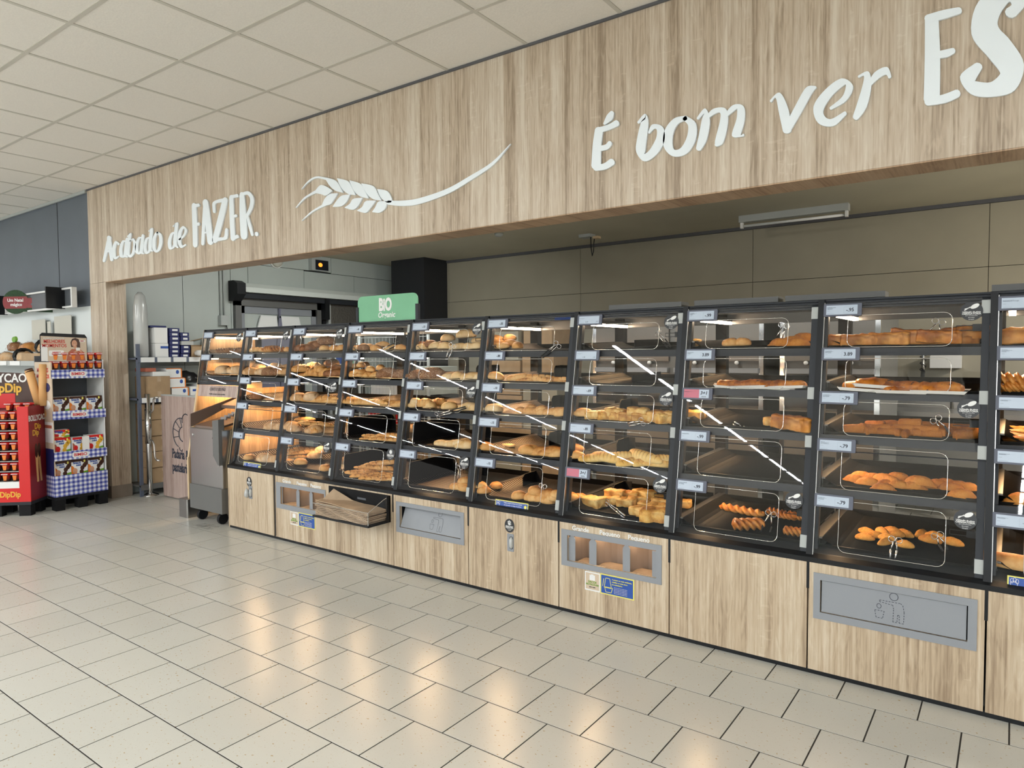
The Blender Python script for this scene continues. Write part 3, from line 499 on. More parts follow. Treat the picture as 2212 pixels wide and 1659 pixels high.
def info_stickers(at, x0, x1, x2, z0, z1):
    mb = MB().box(x0, x1, YB - .0015, YB, z0, z1); a = at.add('bag_sticker', mb, M['white'])
    oo = Vector((0, 0, 0)); sub = At(a, at.off); w = x1 - x0
    sub.add('print', MB().box(x0 + .006, x1 - .006, YB - .0021, YB - .001, z0 + .008, z1 - .006), M['cream'])
    sub.add('bag_picture', MB().box(x0 + w * .32, x1 - w * .32, YB - .0029, YB - .001, z1 - .046, z1 - .016).box(x0 + w * .42, x1 - w * .42, YB - .003, YB - .001, z1 - .03, z1 - .012), M['white'])
    for i, (t, s_) in enumerate((('SACOS', .017), ('REUTILIZÁVEIS', .0125), ('para o pão', .009))):
        text('lettering', t, s_, ((x0 + x1) / 2, YB - .0028, z1 - .056 - .014 * i), FRONT, M['pgreen'] if i < 2 else M['ink'], a, .0002, off=at.off)
    b = at.add('blue_sticker', MB().box(x1 + .002, x2, YB - .0015, YB, z0 - .002, z1 + .004), M['yellow']); sub = At(b, at.off); w = x2 - x1
    sub.add('print', MB().box(x1 + .008, x2 - .006, YB - .0021, YB - .001, z0 + .004, z1 - .002), M['blue'])
    mb = MB()
    for pl in ([(.05, .03), (.07, .085), (.12, .085), (.14, .03)], [(.03, .035), (.045, .08)]): dash_path(mb, [(x1 + .002 + q * w / .42, z0 + .008 + r * (z1 - z0) / .11) for q, r in pl], YB - .0024, .003, 1, 0, closed=len(pl) > 2)
    dash_path(mb, [(x1 + w * .14, z0 + (z1 - z0) * .38), (x1 + w * .38, z0 + (z1 - z0) * .38), (x1 + w * .34, z0 + (z1 - z0) * .12), (x1 + w * .18, z0 + (z1 - z0) * .12)], YB - .0024, .003, 1, 0)
    sub.add('pictogram', mb, M['yellow'])
    for i, t in enumerate(('A pensar no meio ambiente,', 'reutilize os seus sacos', 'ou embalagens.')): text('lettering', t, .0105, (x1 + w * .36, YB - .0029, z1 - .018 - .0135 * i), FRONT, M['yellow'], b, .0002, 'LEFT', off=at.off)
    for i in range(5): text('lettering', 'Informe-se junto dos colaboradores', .0055, (x1 + w * .42, YB - .0029, z1 - .060 - .008 * i), FRONT, M['white'], b, 0, 'LEFT', off=at.off)
for m in range(1, 10):
    x0, x1 = B(m - 1), B(m)
    loc = ((x0 + x1) / 2, 3.6, 0); rt = thing('base_cabinet', loc, CABL[m], 'cabinet', 'oak base cabinets under the bread cases'); at = At(rt, loc)
    g = .0035 if m not in (2, 3) else .0012
    xa, xb = x0 + g, x1 - g
    if m == 1: xb -= .02
    ZT = .522
    # front panel (holes where the slots and flaps are)
    hole = None
    if m == 6: hole = (x0 + .059, x0 + .604, .304, .452)
    if m == 2: hole = (x0 + .078, x0 + .622, .300, .440)
    if m == 4: hole = (x0 + .066, x0 + .614, .304, .452)
    if m == 8: hole = (x0 + .054, x0 + .616, .299, .448)
    if m in (1, 5): gx = x0 + (.333 if m == 5 else .340); hole = (gx - .021, gx + .021, .295, .394)
    mb = MB()
    if hole: ring_frame(mb, xa, xb, .024, ZT, *hole, YB, YB + .02)
    else: mb.box(xa, xb, YB, YB + .02, .024, ZT)
    at.add('front_panel', mb, M['cab'])
    at.add('carcass', MB().box(x0 + .003, x1 - .003, YB + (.30 if hole else .024), 4.08, .03, .50).box(x0 + .003, x0 + .015, YB + .022, 4.08, .03, .50).box(x1 - .015, x1 - .003, YB + .022, 4.08, .03, .50), M['blackm'])
    at.add('plinth', MB().box(x0, x1, YB + .012, YB + .05, 0, .026), M['black'])
    if m not in (2,): at.add('joint_strip', MB().box(x1 - .006, x1 + .006, YB - .001, YB + .012, .40 if m != 1 else .03, .525), M['black'])
    if m in (4, 8):
        fx0, fx1, fz0, fz1 = x0 + (.033 if m == 4 else .025), x0 + (.643 if m == 4 else .6475), .268 if m == 4 else .267, .479
        fr = MB(); ring_frame(fr, fx0, fx1, fz0, fz1, *hole, YB - .004, YB + .001); fo = at.add('flap_frame', fr, M['alu'])
        a0, a1, c0, c1 = hole
        lid = MB(); tilt = .055 if m == 4 else .006
        lid.prism([(YB + .0, c0 + .004), (YB + .012, c0 + .004), (YB + .012 + tilt, c1 - .004), (YB + tilt, c1 - .004)], lambda y, z: (a0 + .005, y, z), lambda y, z: (a1 - .005, y, z))
        lo = at.add('litter_flap', lid, M['alu'])
        at.add('chute', MB().box(a0 - .01, a1 + .01, YB + .09, YB + .10, c0 - .02, c1 + .02).box(a0 - .012, a0 - .006, YB + .004, YB + .09, c0, c1).box(a1 + .006, a1 + .012, YB + .004, YB + .09, c0, c1), M['black'])
        pb = MB(); k = .74 if m == 8 else .72
        litter_pict(pb, x0 + (.328 if m == 8 else .38), .375, k, 0, .007 if m == 8 else 1, .0045 if m == 8 else 0)
        pb.v = [(v[0], YB + tilt * (v[2] - c0) / (c1 - c0) - .0015, v[2]) for v in pb.v]
        At(lo, at.off).add('litter_pictogram', pb, M['ink'] if m == 8 else M['mgrey'])
    if m in (2, 6):
        fx0, fx1, fz0, fz1 = x0 + .020, x0 + .635, .274 if m == 6 else .262, .483 if m == 6 else .472
        fr = MB(); ring_frame(fr, fx0, fx1, fz0, fz1, *hole, YB - .004, YB + .001); fo = at.add('dispenser_frame', fr, M['alu']); a0, a1, c0, c1 = hole
        for q, (d0, d1) in enumerate(((.059, .103), (.194, .240), (.403, .446), (.575, .604)) if m == 6 else ((.078, .084), (.262, .300), (.425, .462), (.60, .622))):
            poly = [(d0, c0), (d1, c0), (d1, c1 - .022), (d1 - .012, c1 - .006), ((d0 + d1) / 2, c1 - .002), (d0 + .012, c1 - .006), (d0, c1 - .022)] if d1 - d0 > .03 else [(d0, c0), (d1, c0), (d1, c1 - .01), (d0, c1 - .01)]
            at.add('divider', MB().prism(poly, lambda x, z: (x0 + x, YB + .012, z), lambda x, z: (x0 + x, YB + .017, z)), M['alu'])
            if q < 3:
                e0, e1 = ((.103, .194), (.240, .403), (.446, .575))[q] if m == 6 else ((.084, .262), (.300, .425), (.462, .60))[q]
                w = e1 - e0 + .03; lb = MB()
                prev = None
                for k in range(9):
                    t = k / 8; x = x0 + e0 - .015 + w * t; y = YB + .03 + .13 * math.sin(math.pi * t) ** .8
                    if prev: lb.quad((prev[0], prev[1], c0 - .02), (x, y, c0 - .02), (x, y, c1 + .02), (prev[0], prev[1], c1 + .02))
                    prev = (x, y)
                at.add('bag_compartment', lb, M['slot'], smooth=True)
                stack = MB()
                for k in range(3): stack.box(x0 + e0 + .004, x0 + e1 - .004, YB + .022 + .004 * k, YB + .12, c0 - .012 + k * .004, c0 - .010 + k * .004)
                so = at.add('paper_bags', stack, M['kraft']); so['kind'] = 'stuff'
        at.add('slot_lamp', MB().box(a0, a1, YB + .03, YB + .04, c1 + .012, c1 + .016), M['led'] if m == 6 else M['white'])
        area('slot_light', ((a0 + a1) / 2, YB + .05, c1 + .008), (0, .3, -1), a1 - a0, .012, .28, LEDC)
        for (t, cx) in (('Grande', .145), ('Pequeno', .330), ('Pequeno', .503)) if m == 6 else (('Grande', .16), ('Pequeno', .35), ('Pequeno', .52)):
            text('lettering', t, .036, (x0 + cx, YB - .001, .4975 if m == 6 else .488), FRONT, M['white'], rt, .0008, off=at.off)
        info_stickers(at, x0 + (.174 if m == 6 else .198), x0 + (.270 if m == 6 else .300), x0 + (.477 if m == 6 else .505), .160 if m == 6 else .152, .266 if m == 6 else .256)
    if m in (1, 5):
        gx = x0 + (.333 if m == 5 else .340)
        round_sticker(at, x0 + (.326 if m == 5 else .325), .447 if m == 5 else .432, YB - .0015, .036, .042)
        at.add('glove_slot', MB().prism(rrect(.048, .108, .006), lambda x, z: (gx + x, YB - .003, .3445 + z), lambda x, z: (gx + x, YB + .03, .3445 + z)), M['alu'])
        gb = MB().prism(rrect(.026, .080, .012), lambda x, z: (gx + .006 + x, YB - .0045, .3445 + z), lambda x, z: (gx + .006 + x, YB - .001, .3445 + z)); at.add('slot_opening', gb, M['mgrey'])
        gl_ = MB(); gl_.lathe([(.001, -.038), (.011, -.025), (.013, .0), (.012, .02), (.001, .036)], (gx + .008, YB - .006, .345), 10); at.add('folded_glove', gl_, M['plastic'], smooth=True)
        if m == 1: at.add('loose_glove', MB().lathe([(.001, -.04), (.022, -.02), (.02, .01), (.012, .03), (.001, .045)], (gx - .03, YB - .018, .335), 9), M['plastic'], smooth=True)
# left gable of the row and gable beside the slicing machine
def gable(x, z0, z1, lab, foot):
    y0 = YG(z0) if z0 > .5 else 3.36
    poly = [(4.14, z0), (4.14, z1), (YG(z1) + .01, z1), (YG(.55) + .01, .55)] + ([(3.36, .5), (3.36, z0)] if z0 < .5 else [])
    o = thing('side_gable', (x, 3.75, z0), lab, 'panel'); a = At(o, (x, 3.75, z0))
    a.add('panel', MB().prism(poly, lambda y, z: (x - .009, y, z), lambda y, z: (x + .009, y, z)), M['gable'])
    a.add('edge_band', MB().prism([(YG(z1) + .011, z1), (YG(z1) - .003, z1), (YG(.55) - .003, .55), (YG(.55) + .011, .55)], lambda y, z: (x - .012, y, z), lambda y, z: (x + .012, y, z)).box(x - .012, x + .012, 3.345, 3.362, z0 + (.17 if foot else 0), .552), M['stripwood'])
    if foot: a.add('steel_shoe', MB().prism(rrect(.15, .16, .012), lambda px, py: (x - .01 + px, 3.375 + py, 0), lambda px, py: (x - .01 + px, 3.375 + py, .17)), M['steel'])
gable(-6.168, 0, 1.73, 'oak side gable with pale edge and square steel shoe, end of the row', True)
gable(B(0) - .012, 0, 1.20, 'short oak gable between the slicing machine and first cabinet', False)
# ================================================================== DISPLAY CASES
CASE = ['the short case over the slicing machine', 'the case over the narrow end cabinet', 'the case over the left bag dispenser', 'the case under the green sign', 'the case right of the green sign',
        'the case tagged -.55 at top', 'the case over the Grande bag slots', 'the case over the plain cabinet', 'the case over the wide litter flap', 'the case at the right picture edge']
CASEL = ['short glass bread case with two shelves over the slicing machine', 'glass bread case over the narrow end cabinet, oak gable showing inside', 'glass bread case over the left bag dispenser', 'glass bread case under the green organic sign',
         'glass bread case just right of the green organic sign', 'glass bread case with price tag -.55 at the top', 'glass bread case over the Grande and Pequeno bag slots', 'glass bread case over the plain cabinet, one shelf empty', 'glass bread case over the wide litter flap', 'glass bread case cut off by the right picture edge']
SHELF = ['top', 'second', 'middle', 'fourth', 'bottom']
BAR = [1.486, 1.286, 1.082, .838, .566]
TZ = [1.512, 1.311, 1.108, .864, .592]
TAGZ = [1.681, 1.475, 1.272, 1.055, .802]
TAGS = {0: ['', '', '', '', ''], 1: ['1.19', '-.99', '1.09', '-.79', '-.45'], 2: ['-.69', '-.79', '1.59', '1.39', '1.29'], 3: ['-.45', '2.25', '-.39', '-.45', '-.46'], 4: ['-.13', '-.17', '-.27', '-.18', '-.18'],
        5: ['-.55', '-.80', '-.10', '-.15', '-.15'], 6: ['1.69|-.49', '1.49|-.30', '-.69', '-.85', '3+1'], 7: ['-.99', '3.89', '3+1', '-.99', '-.99'], 8: ['-.95', '3.89', '-.79', '-.79', '-.79'], 9: ['', '', '', '1.19', '-.69']}
NAMES = {7: ['Folhado\nmaçã', 'Empada de\nfrango', '', 'Lanche Misto', 'Trança Folhada\nde Queijo'], 8: ['Folhado com\nSalsicha', 'Empanada\nde Carne', 'Croquete\nde Carne', 'Rissol\nde Camarão', 'Pastéis de\nBacalhau'], 9: ['Folhado de Frango', 'Trança\nDoce', 'Churros', 'Bolacha', 'Pão doce']}
STK = {0: (0,), 1: (0,), 2: (0, 2, 4), 3: (4,), 4: (0, 2, 4), 6: (0, 2, 4), 7: (4,), 8: (0, 2, 4)}
wx = 0.6767
def traymesh(L, kind):
    prof = [(0, .034), (.012, .034), (.034, .022), (.060, .010), (.085, .003), (.120, 0), (.585, 0), (.600, .010), (.612, .016)]
    mb = MB(); n = len(prof)
    nr = 34 if kind == 'g' else 15
    ys = [L * k / (2 * nr) for k in range(2 * nr + 1)]
    if kind == 'g':
        i0 = 0
        for j, y in enumerate(ys):
            a = .0065 if j % 2 else 0
            for i, (x, z) in enumerate(prof): mb.v.append((x, y, z + (a if 1 <= i <= 6 else 0) - .0045))
        for j in range(len(ys) - 1):
            for i in range(n - 1): mb.f.append((j * n + i, j * n + i + 1, (j + 1) * n + i + 1, (j + 1) * n + i)); mb.mi.append(0)
    else:
        for y in (0, L):
            for x, z in prof: mb.v.append((x, y, z - .006))
        for i in range(n - 1): mb.f.append((i, i + 1, n + i + 1, n + i)); mb.mi.append(0)
    mb.box(0, .612, -.004, .0, -.012, .006); mb.box(0, .612, L, L + .006, -.012, .030)
    me = mb.mesh('baking_tray', M['tray']); rm = None
    if kind == 'w':
        rb = MB()
        for k in range(2 * nr - 1):
            y = L * (k + .7) / (2 * nr)
            for (xa, za), (xb, zb) in zip(prof[1:7], prof[2:8]): rb.quad((xa, y - .0024, za), (xb, y - .0024, zb), (xb, y + .0024, zb), (xa, y + .0024, za))
        rb.box(0, .012, 0, L, .030, .037); rb.box(0, .612, -.004, .002, -.002, .004)
        rm = rb.mesh('wire_ribs', M['wire'])
    else:
        rb = MB(); rb.box(-.004, .010, 0, L, .031, .038); rm = rb.mesh('tray_rim', M['dsteel'])
    return me, rm
TRM = {}
def rr_outline(w, h, r): return rrect(w, h, r, 4)
FLAPM = {}
def flapmesh(w, h):
    k = (round(w, 3), round(h, 3))
    if k not in FLAPM:
        mb = MB(); pts = [(x, y, 0) for x, y in rr_outline(w, h, .032)]
        mb.tube(pts, .0015, 4, closed=True); FLAPM[k] = mb.mesh('flap', M['edge'], True)
    return FLAPM[k]
tagbm = MB().prism(rrect(.163, .060, .004, 2), lambda x, y: (x, y, 0), lambda x, y: (x, y, .011)).mesh('price_tag', M['tagb'])
scrm = MB().box(-.070, .064, -.022, .022, .0108, .0118).mesh('tag_screen', M['screen'])
pinkm = MB().box(-.070, .012, -.022, .022, .0117, .0121).mesh('tag_colour', M['pink'])
linem = MB().box(-.066, -.03, .010, .0112, .0117, .0121).box(-.066, -.04, .0065, .0077, .0117, .0121).box(-.066, -.055, -.004, -.003, .0117, .0121).box(-.066, -.035, -.0185, -.0175, .0117, .0121).mesh('small_print', M['inkl'])
boxm = MB(); 
for q in ((.006, .058, .0125, .013), (.006, .058, -.0175, -.017), (.006, .0064, -.0175, .013), (.0576, .058, -.0175, .013)): boxm.box(*q, .0117, .0120)
boxm = boxm.mesh('price_box', M['inkl'])
sharedm = {}
def shared(key, fn):
    if key not in sharedm: sharedm[key] = fn()
    return sharedm[key]
def lean_box(x0, x1, z0, z1, d0, d1):
    """bar lying in the leaning front plane: d0..d1 behind the plane"""
    mb = MB(); mb.prism([(YG(z0) + d0, z0), (YG(z0) + d1, z0), (YG(z1) + d1, z1), (YG(z1) + d0, z1)], lambda y, z: (x0, y, z), lambda y, z: (x1, y, z)); return mb
cases = {}
for m in range(10):
    x0 = B(m - 1); ns = 2 if m == 0 else 5; zb = 1.225 if m == 0 else .525
    OFF = Vector((x0, 3.35, zb))
    rt = thing('bread_case', OFF, CASEL[m], 'display case', 'glass bread cases in the row'); cases[m] = rt
    def part(name, me_or_mb, mats=None, smooth=False, parent=None, key=None):
        me = me_or_mb
        if isinstance(me, MB):
            mb = me; mb.v = [(v[0], v[1] - 3.35, v[2] - zb) for v in mb.v]; me = mb.mesh(name, mats, smooth)
        return link(name, me, parent or rt)
    k0 = 'a' if m == 0 else 'b'
    S_ = lambda key, fn, mats, smooth=False: shared((k0, key), lambda: (lambda mb: (setattr(mb, 'v', [(v[0], v[1] - 3.35, v[2] - zb) for v in mb.v]), mb.mesh(key, mats, smooth))[1])(fn()))
    up = lambda a, b: lambda: lean_box(a, b, zb, 1.735, -.012, .03)
    link('upright', S_('upl', up(0, .0135), M['black']), rt); link('upright', S_('upr', up(wx - .0135, wx), M['black']), rt)
    link('trim_strip', S_('uplc', lambda: lean_box(.0135, .0165, zb + .01, 1.72, -.010, .02), M['steel']), rt)
    link('edge_strip', S_('edges', lambda: lean_box(.634, .662, zb + .03, 1.715, .0, .012), M['dgrey']), rt)
    for a, b in ((1.645, 1.702), (1.263, 1.319), (1.037, 1.092), (.577, .634)):
        if a > zb: link('clip', S_('clip%d' % (a * 100), (lambda a, b: lambda: lean_box(.632, .664, a, b, -.003, .006))(a, b), M['clip']), rt)
    link('inner_post', S_('inl', lambda: lean_box(.0165, .028, zb + .02, 1.70, .02, .05), M['dgrey']), rt)
    link('rear_post', S_('rp', lambda: MB().box(-.028, .036, 4.07, 4.12, zb, 1.72), M['blackm']), rt)
    def tf():
        mb = lean_box(.0135, wx - .0135, 1.690, 1.735, .0, .035)
        for z in (1.700, 1.712, 1.724): mb.prism([(YG(z) - .0035, z), (YG(z) + .002, z + .004), (YG(z) + .002, z - .004)], lambda y, q: (.0135, y, q), lambda y, q: (wx - .0135, y, q))
        return mb
    link('top_frame', S_('tf', tf, M['dgrey']), rt)
    link('roof_panel', S_('rf', lambda: MB().box(.0, wx, YG(1.73) + .035, 4.12, 1.712, 1.726), M['dsteel']), rt)
    link('rear_rail', S_('rr', lambda: MB().box(.0, wx, 4.085, 4.115, 1.655, 1.712), M['dsteel']), rt)
    # glass panes
    if m: link('glass_pane', S_('g1', lambda: lean_box(.016, .634, .56, 1.028, -.004, .001), M['glass']), rt); link('glass_pane', S_('g2', lambda: lean_box(.016, .634, 1.033, 1.715, -.004, .001), M['glass']), rt)
    else: link('glass_pane', S_('g2', lambda: lean_box(.016, .634, 1.24, 1.715, -.004, .001), M['glass']), rt)
    if m:
        link('pane_joint', S_('pj', lambda: lean_box(.0, wx, 1.0285, 1.0325, -.005, .004), M['black']), rt)
        def sill():
            mb = MB(); mb.prism([(3.325, .522), (3.325, .545), (3.36, .562), (3.40, .590), (3.43, .590), (3.43, .522)], lambda y, z: (0, y, z), lambda y, z: (wx, y, z)); return mb
        link('bottom_sill', S_('sill', sill, M['black']), rt)
        link('floor_panel', S_('flr', lambda: MB().box(0, wx, 3.42, 4.11, .530, .545), M['blackm']), rt)
    else:
        link('bottom_sill', S_('sill', lambda: lean_box(0, wx, 1.225, 1.262, .0, .05), M['dgrey']), rt)
        lb = part('label_strip', lean_box(.02, wx - .02, 1.118, 1.222, -.002, .006), M['white'])
        lb.data.materials[0] = M['pinkwood']
        text('lettering', 'CORTE O SEU PÃO', .040, (x0 + .34, YG(1.185) - .0035, 1.185), LEAN, M['ink'], lb, 0, off=OFF, sx=.75)
        text('lettering', 'Escolha o seu pão e corte-o em fatias', .017, (x0 + .34, YG(1.143) - .0035, 1.143), LEAN, M['ink'], lb, 0, off=OFF)
    if m in (6, 7, 8, 9):
        r0, r1 = {6: (-2.112, -1.624), 7: (-1.543, -1.061), 8: (-1.024, -.535), 9: (-.09, .40)}[m]
        o = thing('lamp_cover', ((r0 + r1) / 2, 4.02, 1.7265), 'low steel cover on the case tops, ' + ('left of the four', 'second from left', 'third from left', 'rightmost, above the cut-off case')[m - 6], 'cover', 'steel covers on the case tops'); MB().box(-(r1 - r0) / 2, (r1 - r0) / 2, -.06, .06, .040, .070).build('lid', M['steelb'], o); MB().box(-(r1 - r0) / 2 + .02, (r1 - r0) / 2 - .02, -.04, .04, 0, .040).build('foot', M['black'], o)
    # lamp strip along the left side under the roof
    link('led_strip', S_('led0', lambda: MB().box(.048, .074, 3.62, 4.055, 1.652, 1.668), M['led']), rt)
    link('led_housing', S_('ledh', lambda: MB().box(.044, .074, 3.58, 4.06, 1.668, 1.690), M['dsteel']), rt)
    for s in range(ns):
        zbar = BAR[s]; zt = TZ[s]; yf = YG(zt)
        if s < 4:
            def bar(zbar=zbar):
                mb = lean_box(.014, .655, zbar - .018, zbar + .018, .010, .030)
                mb.prism([(YG(zbar) + .030, zbar - .002), (YG(zbar) + .030, zbar + .012), (4.06, zbar + .012), (4.06, zbar + .004)], lambda y, z: (.018, y, z), lambda y, z: (.655, y, z)); return mb
            link('shelf', S_('bar%d' % s, bar, M['dgrey']), rt)
            if s: pass
        def rails(zt=zt, yf=yf):
            mb = MB()
            for xa, xb in ((.0, .030), (.648, wx)): mb.prism([(yf + .06, zt - .030), (4.06, zt - .018), (4.06, zt + .052), (yf + .06, zt + .030)] if xa < .1 else [(yf + .06, zt - .030), (4.06, zt - .018), (4.06, zt + .022), (yf + .06, zt + .010)], lambda y, z: (xa, y, z), lambda y, z: (xb, y, z))
            return mb
        link('shelf_rail', S_('rail%d' % s, rails, M['dsteel']), rt)
        if s:
            zl = TAGZ[s] - .01 if s < 5 else 0; zl = BAR[s - 1] - .022
            link('led_strip', S_('led%d' % s, lambda zl=zl: MB().box(.038, .052, YG(zl) + .05, 3.64, zl - .006, zl + .002), M['led']), rt)
        # compartment light: the real strips are this long
        zl = 1.655 if s == 0 else BAR[s - 1] - .026
        yy0, yy1 = YG(zl) + .07, 4.03
        if m == 0 and s == 1: area('case_led', (x0 + .10, 3.80, 1.20), (-.5, 0, -1), .012, .45, 2.2 * 1.6, LEDC)
        area('case_led', (x0 + .06, (yy0 + yy1) / 2, zl), (.55, 0, -1), .012, yy1 - yy0, 2.2 * (1.15 if m < 2 else 1), LEDC)
        # tray
        L_ = 4.05 - yf - .036; kind = 'w' if m < 6 else 'g'
        key = (s, kind)
        if key not in TRM: TRM[key] = traymesh(L_, kind)
        tr = link('baking_tray', TRM[key][0]); tr.location = (x0 + .034, yf + .036, zt - .001); tr.rotation_euler = (math.radians(1.72), 0, 0)
        what = 'black wire-ribbed bread tray' if kind == 'w' else 'black grooved baking tray'
        if m == 7 and s == 3: what = 'empty black grooved baking tray'
        tag(tr, '%s, %s shelf of %s' % (what, SHELF[s], CASE[m]), 'tray', 'trays in the bread cases')
        rm = link('wire_ribs' if kind == 'w' else 'tray_rim', TRM[key][1], tr)
        div = None
        if m in (3, 4) and s in (3, 4): div = ((.045, .010, .46, .150),) + (((.30, .36, .50, .085),) if m == 4 else ())
        elif m in (2,) and s in (3, 4): div = ((.40, .30, .46, .075), (.50, .30, .46, .075))
        elif m in (4, 5) and s < 4: div = ((.24, .40, .50, .085), (.33, .42, .50, .085)) if s else None
        elif m in (5, 6) and s in (2, 3, 4): div = ((.10, .34, .50, .08),)
        elif m == 6 and s in (0, 1): div = ((.31, .05, .44, .050),)
        if div:
            for dx, ya, yb, h in div:
                if m == 6 and s in (0, 1): link('liner_sheet', MB().box(dx, .585, ya, yb, .008, .012).box(dx, dx + .006, ya, yb, .0, h).mesh('liner_sheet', M['blackm']), tr)
                else: link('divider', shared(('dv', dx, ya, yb, h), lambda: MB().prism([(ya, 0), (yb, 0), (yb, h), (ya + .02, h), (ya, h - .02)], lambda y, z: (dx, y, z), lambda y, z: (dx + .005, y, z)).box(dx, dx + .05, yb - .004, yb, 0, h).mesh('divider', M['blackm'])), tr)
        # flap (clear hinged door, only its polished edge shows)
        zh = (1.655 if s == 0 else BAR[s - 1] - .030); zlo = zt - .004 if s < 4 else .582; zc = (zh + zlo) / 2; hh = (zh - zlo) * _l
        place('flap', flapmesh(.412, hh), M['edge'], (.324, YG(zc) - 3.35 - .007, zc - zb), LEAN, rt)
        # price tag
        zz = TAGZ[s]; xc = .094
        tg = place('price_tag', tagbm, M['tagb'], (xc, YG(zz) - 3.35 - .006, zz - zb), LEAN, rt)
        link('tag_screen', scrm, tg); link('small_print', linem, tg)
        t = TAGS[m][s]
        if t == '3+1':
            link('tag_colour', pinkm, tg); place('lettering', textmesh('3+1', .024, .0006, shear=.15), M['ink'], (.037, .004, .0120), Matrix.Identity(3), tg); place('lettering', textmesh('GRÁTIS', .0075, 0), M['ink'], (.037, -.015, .0120), Matrix.Identity(3), tg)
        elif '|' in t:
            a, b = t.split('|'); place('lettering', textmesh(a, .012, 0), M['inkl'], (-.018, -.012, .0120), Matrix.Identity(3), tg); place('lettering', textmesh(b, .012, 0), M['inkl'], (.048, -.012, .0120), Matrix.Identity(3), tg)
        elif t:
            big = m in (7, 8) or (m in (5, 6))
            place('lettering', textmesh(t, .023 if m >= 7 else .020, .0005 if m < 9 else 0, sx=.95), M['ink'] if m < 9 else M['inkl'], (.033, -.002, .0120), Matrix.Identity(3), tg)
            if m >= 7: link('price_box', boxm, tg)
        if m in NAMES and NAMES[m][s]: place('lettering', textmesh(NAMES[m][s], .0072, 0, 'LEFT'), M['inkl'], (-.066, .009, .0120), Matrix.Identity(3), tg)
        if s in STK.get(m, ()):
            zs = (1.655, 0, 1.244, 0, .787)[s]; at = At(rt, OFF)
            round_sticker(at, x0 + (.597 if m > 2 else .58), zs, YG(zs) - .0055, .041, .041, glove=(m == 3), fr=LEAN)
            if m >= 4:
                hz = zs - .065
                hb = MB().box(.600, .632, YG(hz) + .045, YG(hz) + .075, hz - .018, hz + .012); hb.tube([(.60, YG(hz) + .06, hz + .006), (.54, YG(hz) + .06, hz + .006), (.54, YG(hz) + .06, hz - .014), (.60, YG(hz) + .06, hz - .014)], .002, 5)
                part('tongs_holder', hb, M['black'])
    if m in (1, 5, 9):
        a = .204 if m == 1 else .198 if m == 5 else .066; b = a + .248
        st = part('notice_sticker', lean_box(a, b, .541, .590, -.0065, -.005), M['yellow'])
        pr = part('print', lean_box(a + .005, b - .005, .5455, .5855, -.0072, -.006), M['blue'], parent=st)
        for i, tt in enumerate(('Utilize sempre as luvas ou as pinças', 'ao manusear os artigos de padaria.', 'Obrigado pela colaboração.')): text('lettering', tt, .0095, (x0 + a + .135, YG(.576 - .012 * i) - .0076, .576 - .012 * i), LEAN, M['white'], pr, 0, off=OFF)
        gm = MB()
        for ex, ez, ra, rb in ((.022, .560, .012, .012), (.015, .572, .005, .009), (.024, .576, .005, .009), (.032, .571, .005, .009)): gm.tube([(a + ex + ra * math.cos(q), YG(ez + rb * math.sin(q)) - .0074, ez + rb * math.sin(q)) for q in [2 * math.pi * k / 10 for k in range(10)]], .0008, 3, closed=True)
        part('pictogram', gm, M['white'], parent=pr)
        part('pictogram', MB().prism([(a + .228 + x, .566 + z) for x, z in ellipse(.010, .010, 12)], lambda x, z: (x, YG(z) - .0078, z), lambda x, z: (x, YG(z) - .0070, z)), M['yellow'], parent=pr)
    if m == 5:
        sc = part('light_reflector', lean_box(.52, .632, 1.69, 1.706, -.004, -.001), M['blue'])
# ------------------------------------------------------------------ green sign on the fourth case
GO = (-3.74, 3.57, 1.736)
gs = thing('hanging_sign', GO, 'mint green sign reading BiO Organic standing on top of a bread case', 'sign'); at = At(gs, GO)
poly = [(-4.055, 1.738), (-3.43, 1.738), (-3.43, 1.885)] + [(-3.475 + .045 * math.cos(a), 1.885 + .045 * math.sin(a)) for a in [math.pi / 2 * k / 5 for k in range(1, 6)]] + [(-4.01 + .045 * math.cos(a), 1.885 + .045 * math.sin(a)) for a in [math.pi / 2 + math.pi / 2 * k / 5 for k in range(0, 6)]]
bo = at.add('board', MB().prism(poly, lambda x, z: (x, 3.567, z), lambda x, z: (x, 3.577, z)), M['green'])
for x in (-4.058, -3.432): at.add('holder', MB().box(x - .012, x + .012, 3.56, 3.584, 1.728, 1.85), M['dgrey'])
text('lettering', 'BiO', .125, (-3.755, 3.566, 1.855), FRONT, M['white'], bo, .006, off=GO, sx=.68); text('lettering', 'Organic', .056, (-3.745, 3.566, 1.782), FRONT, M['white'], bo, .001, off=GO, shear=.2)
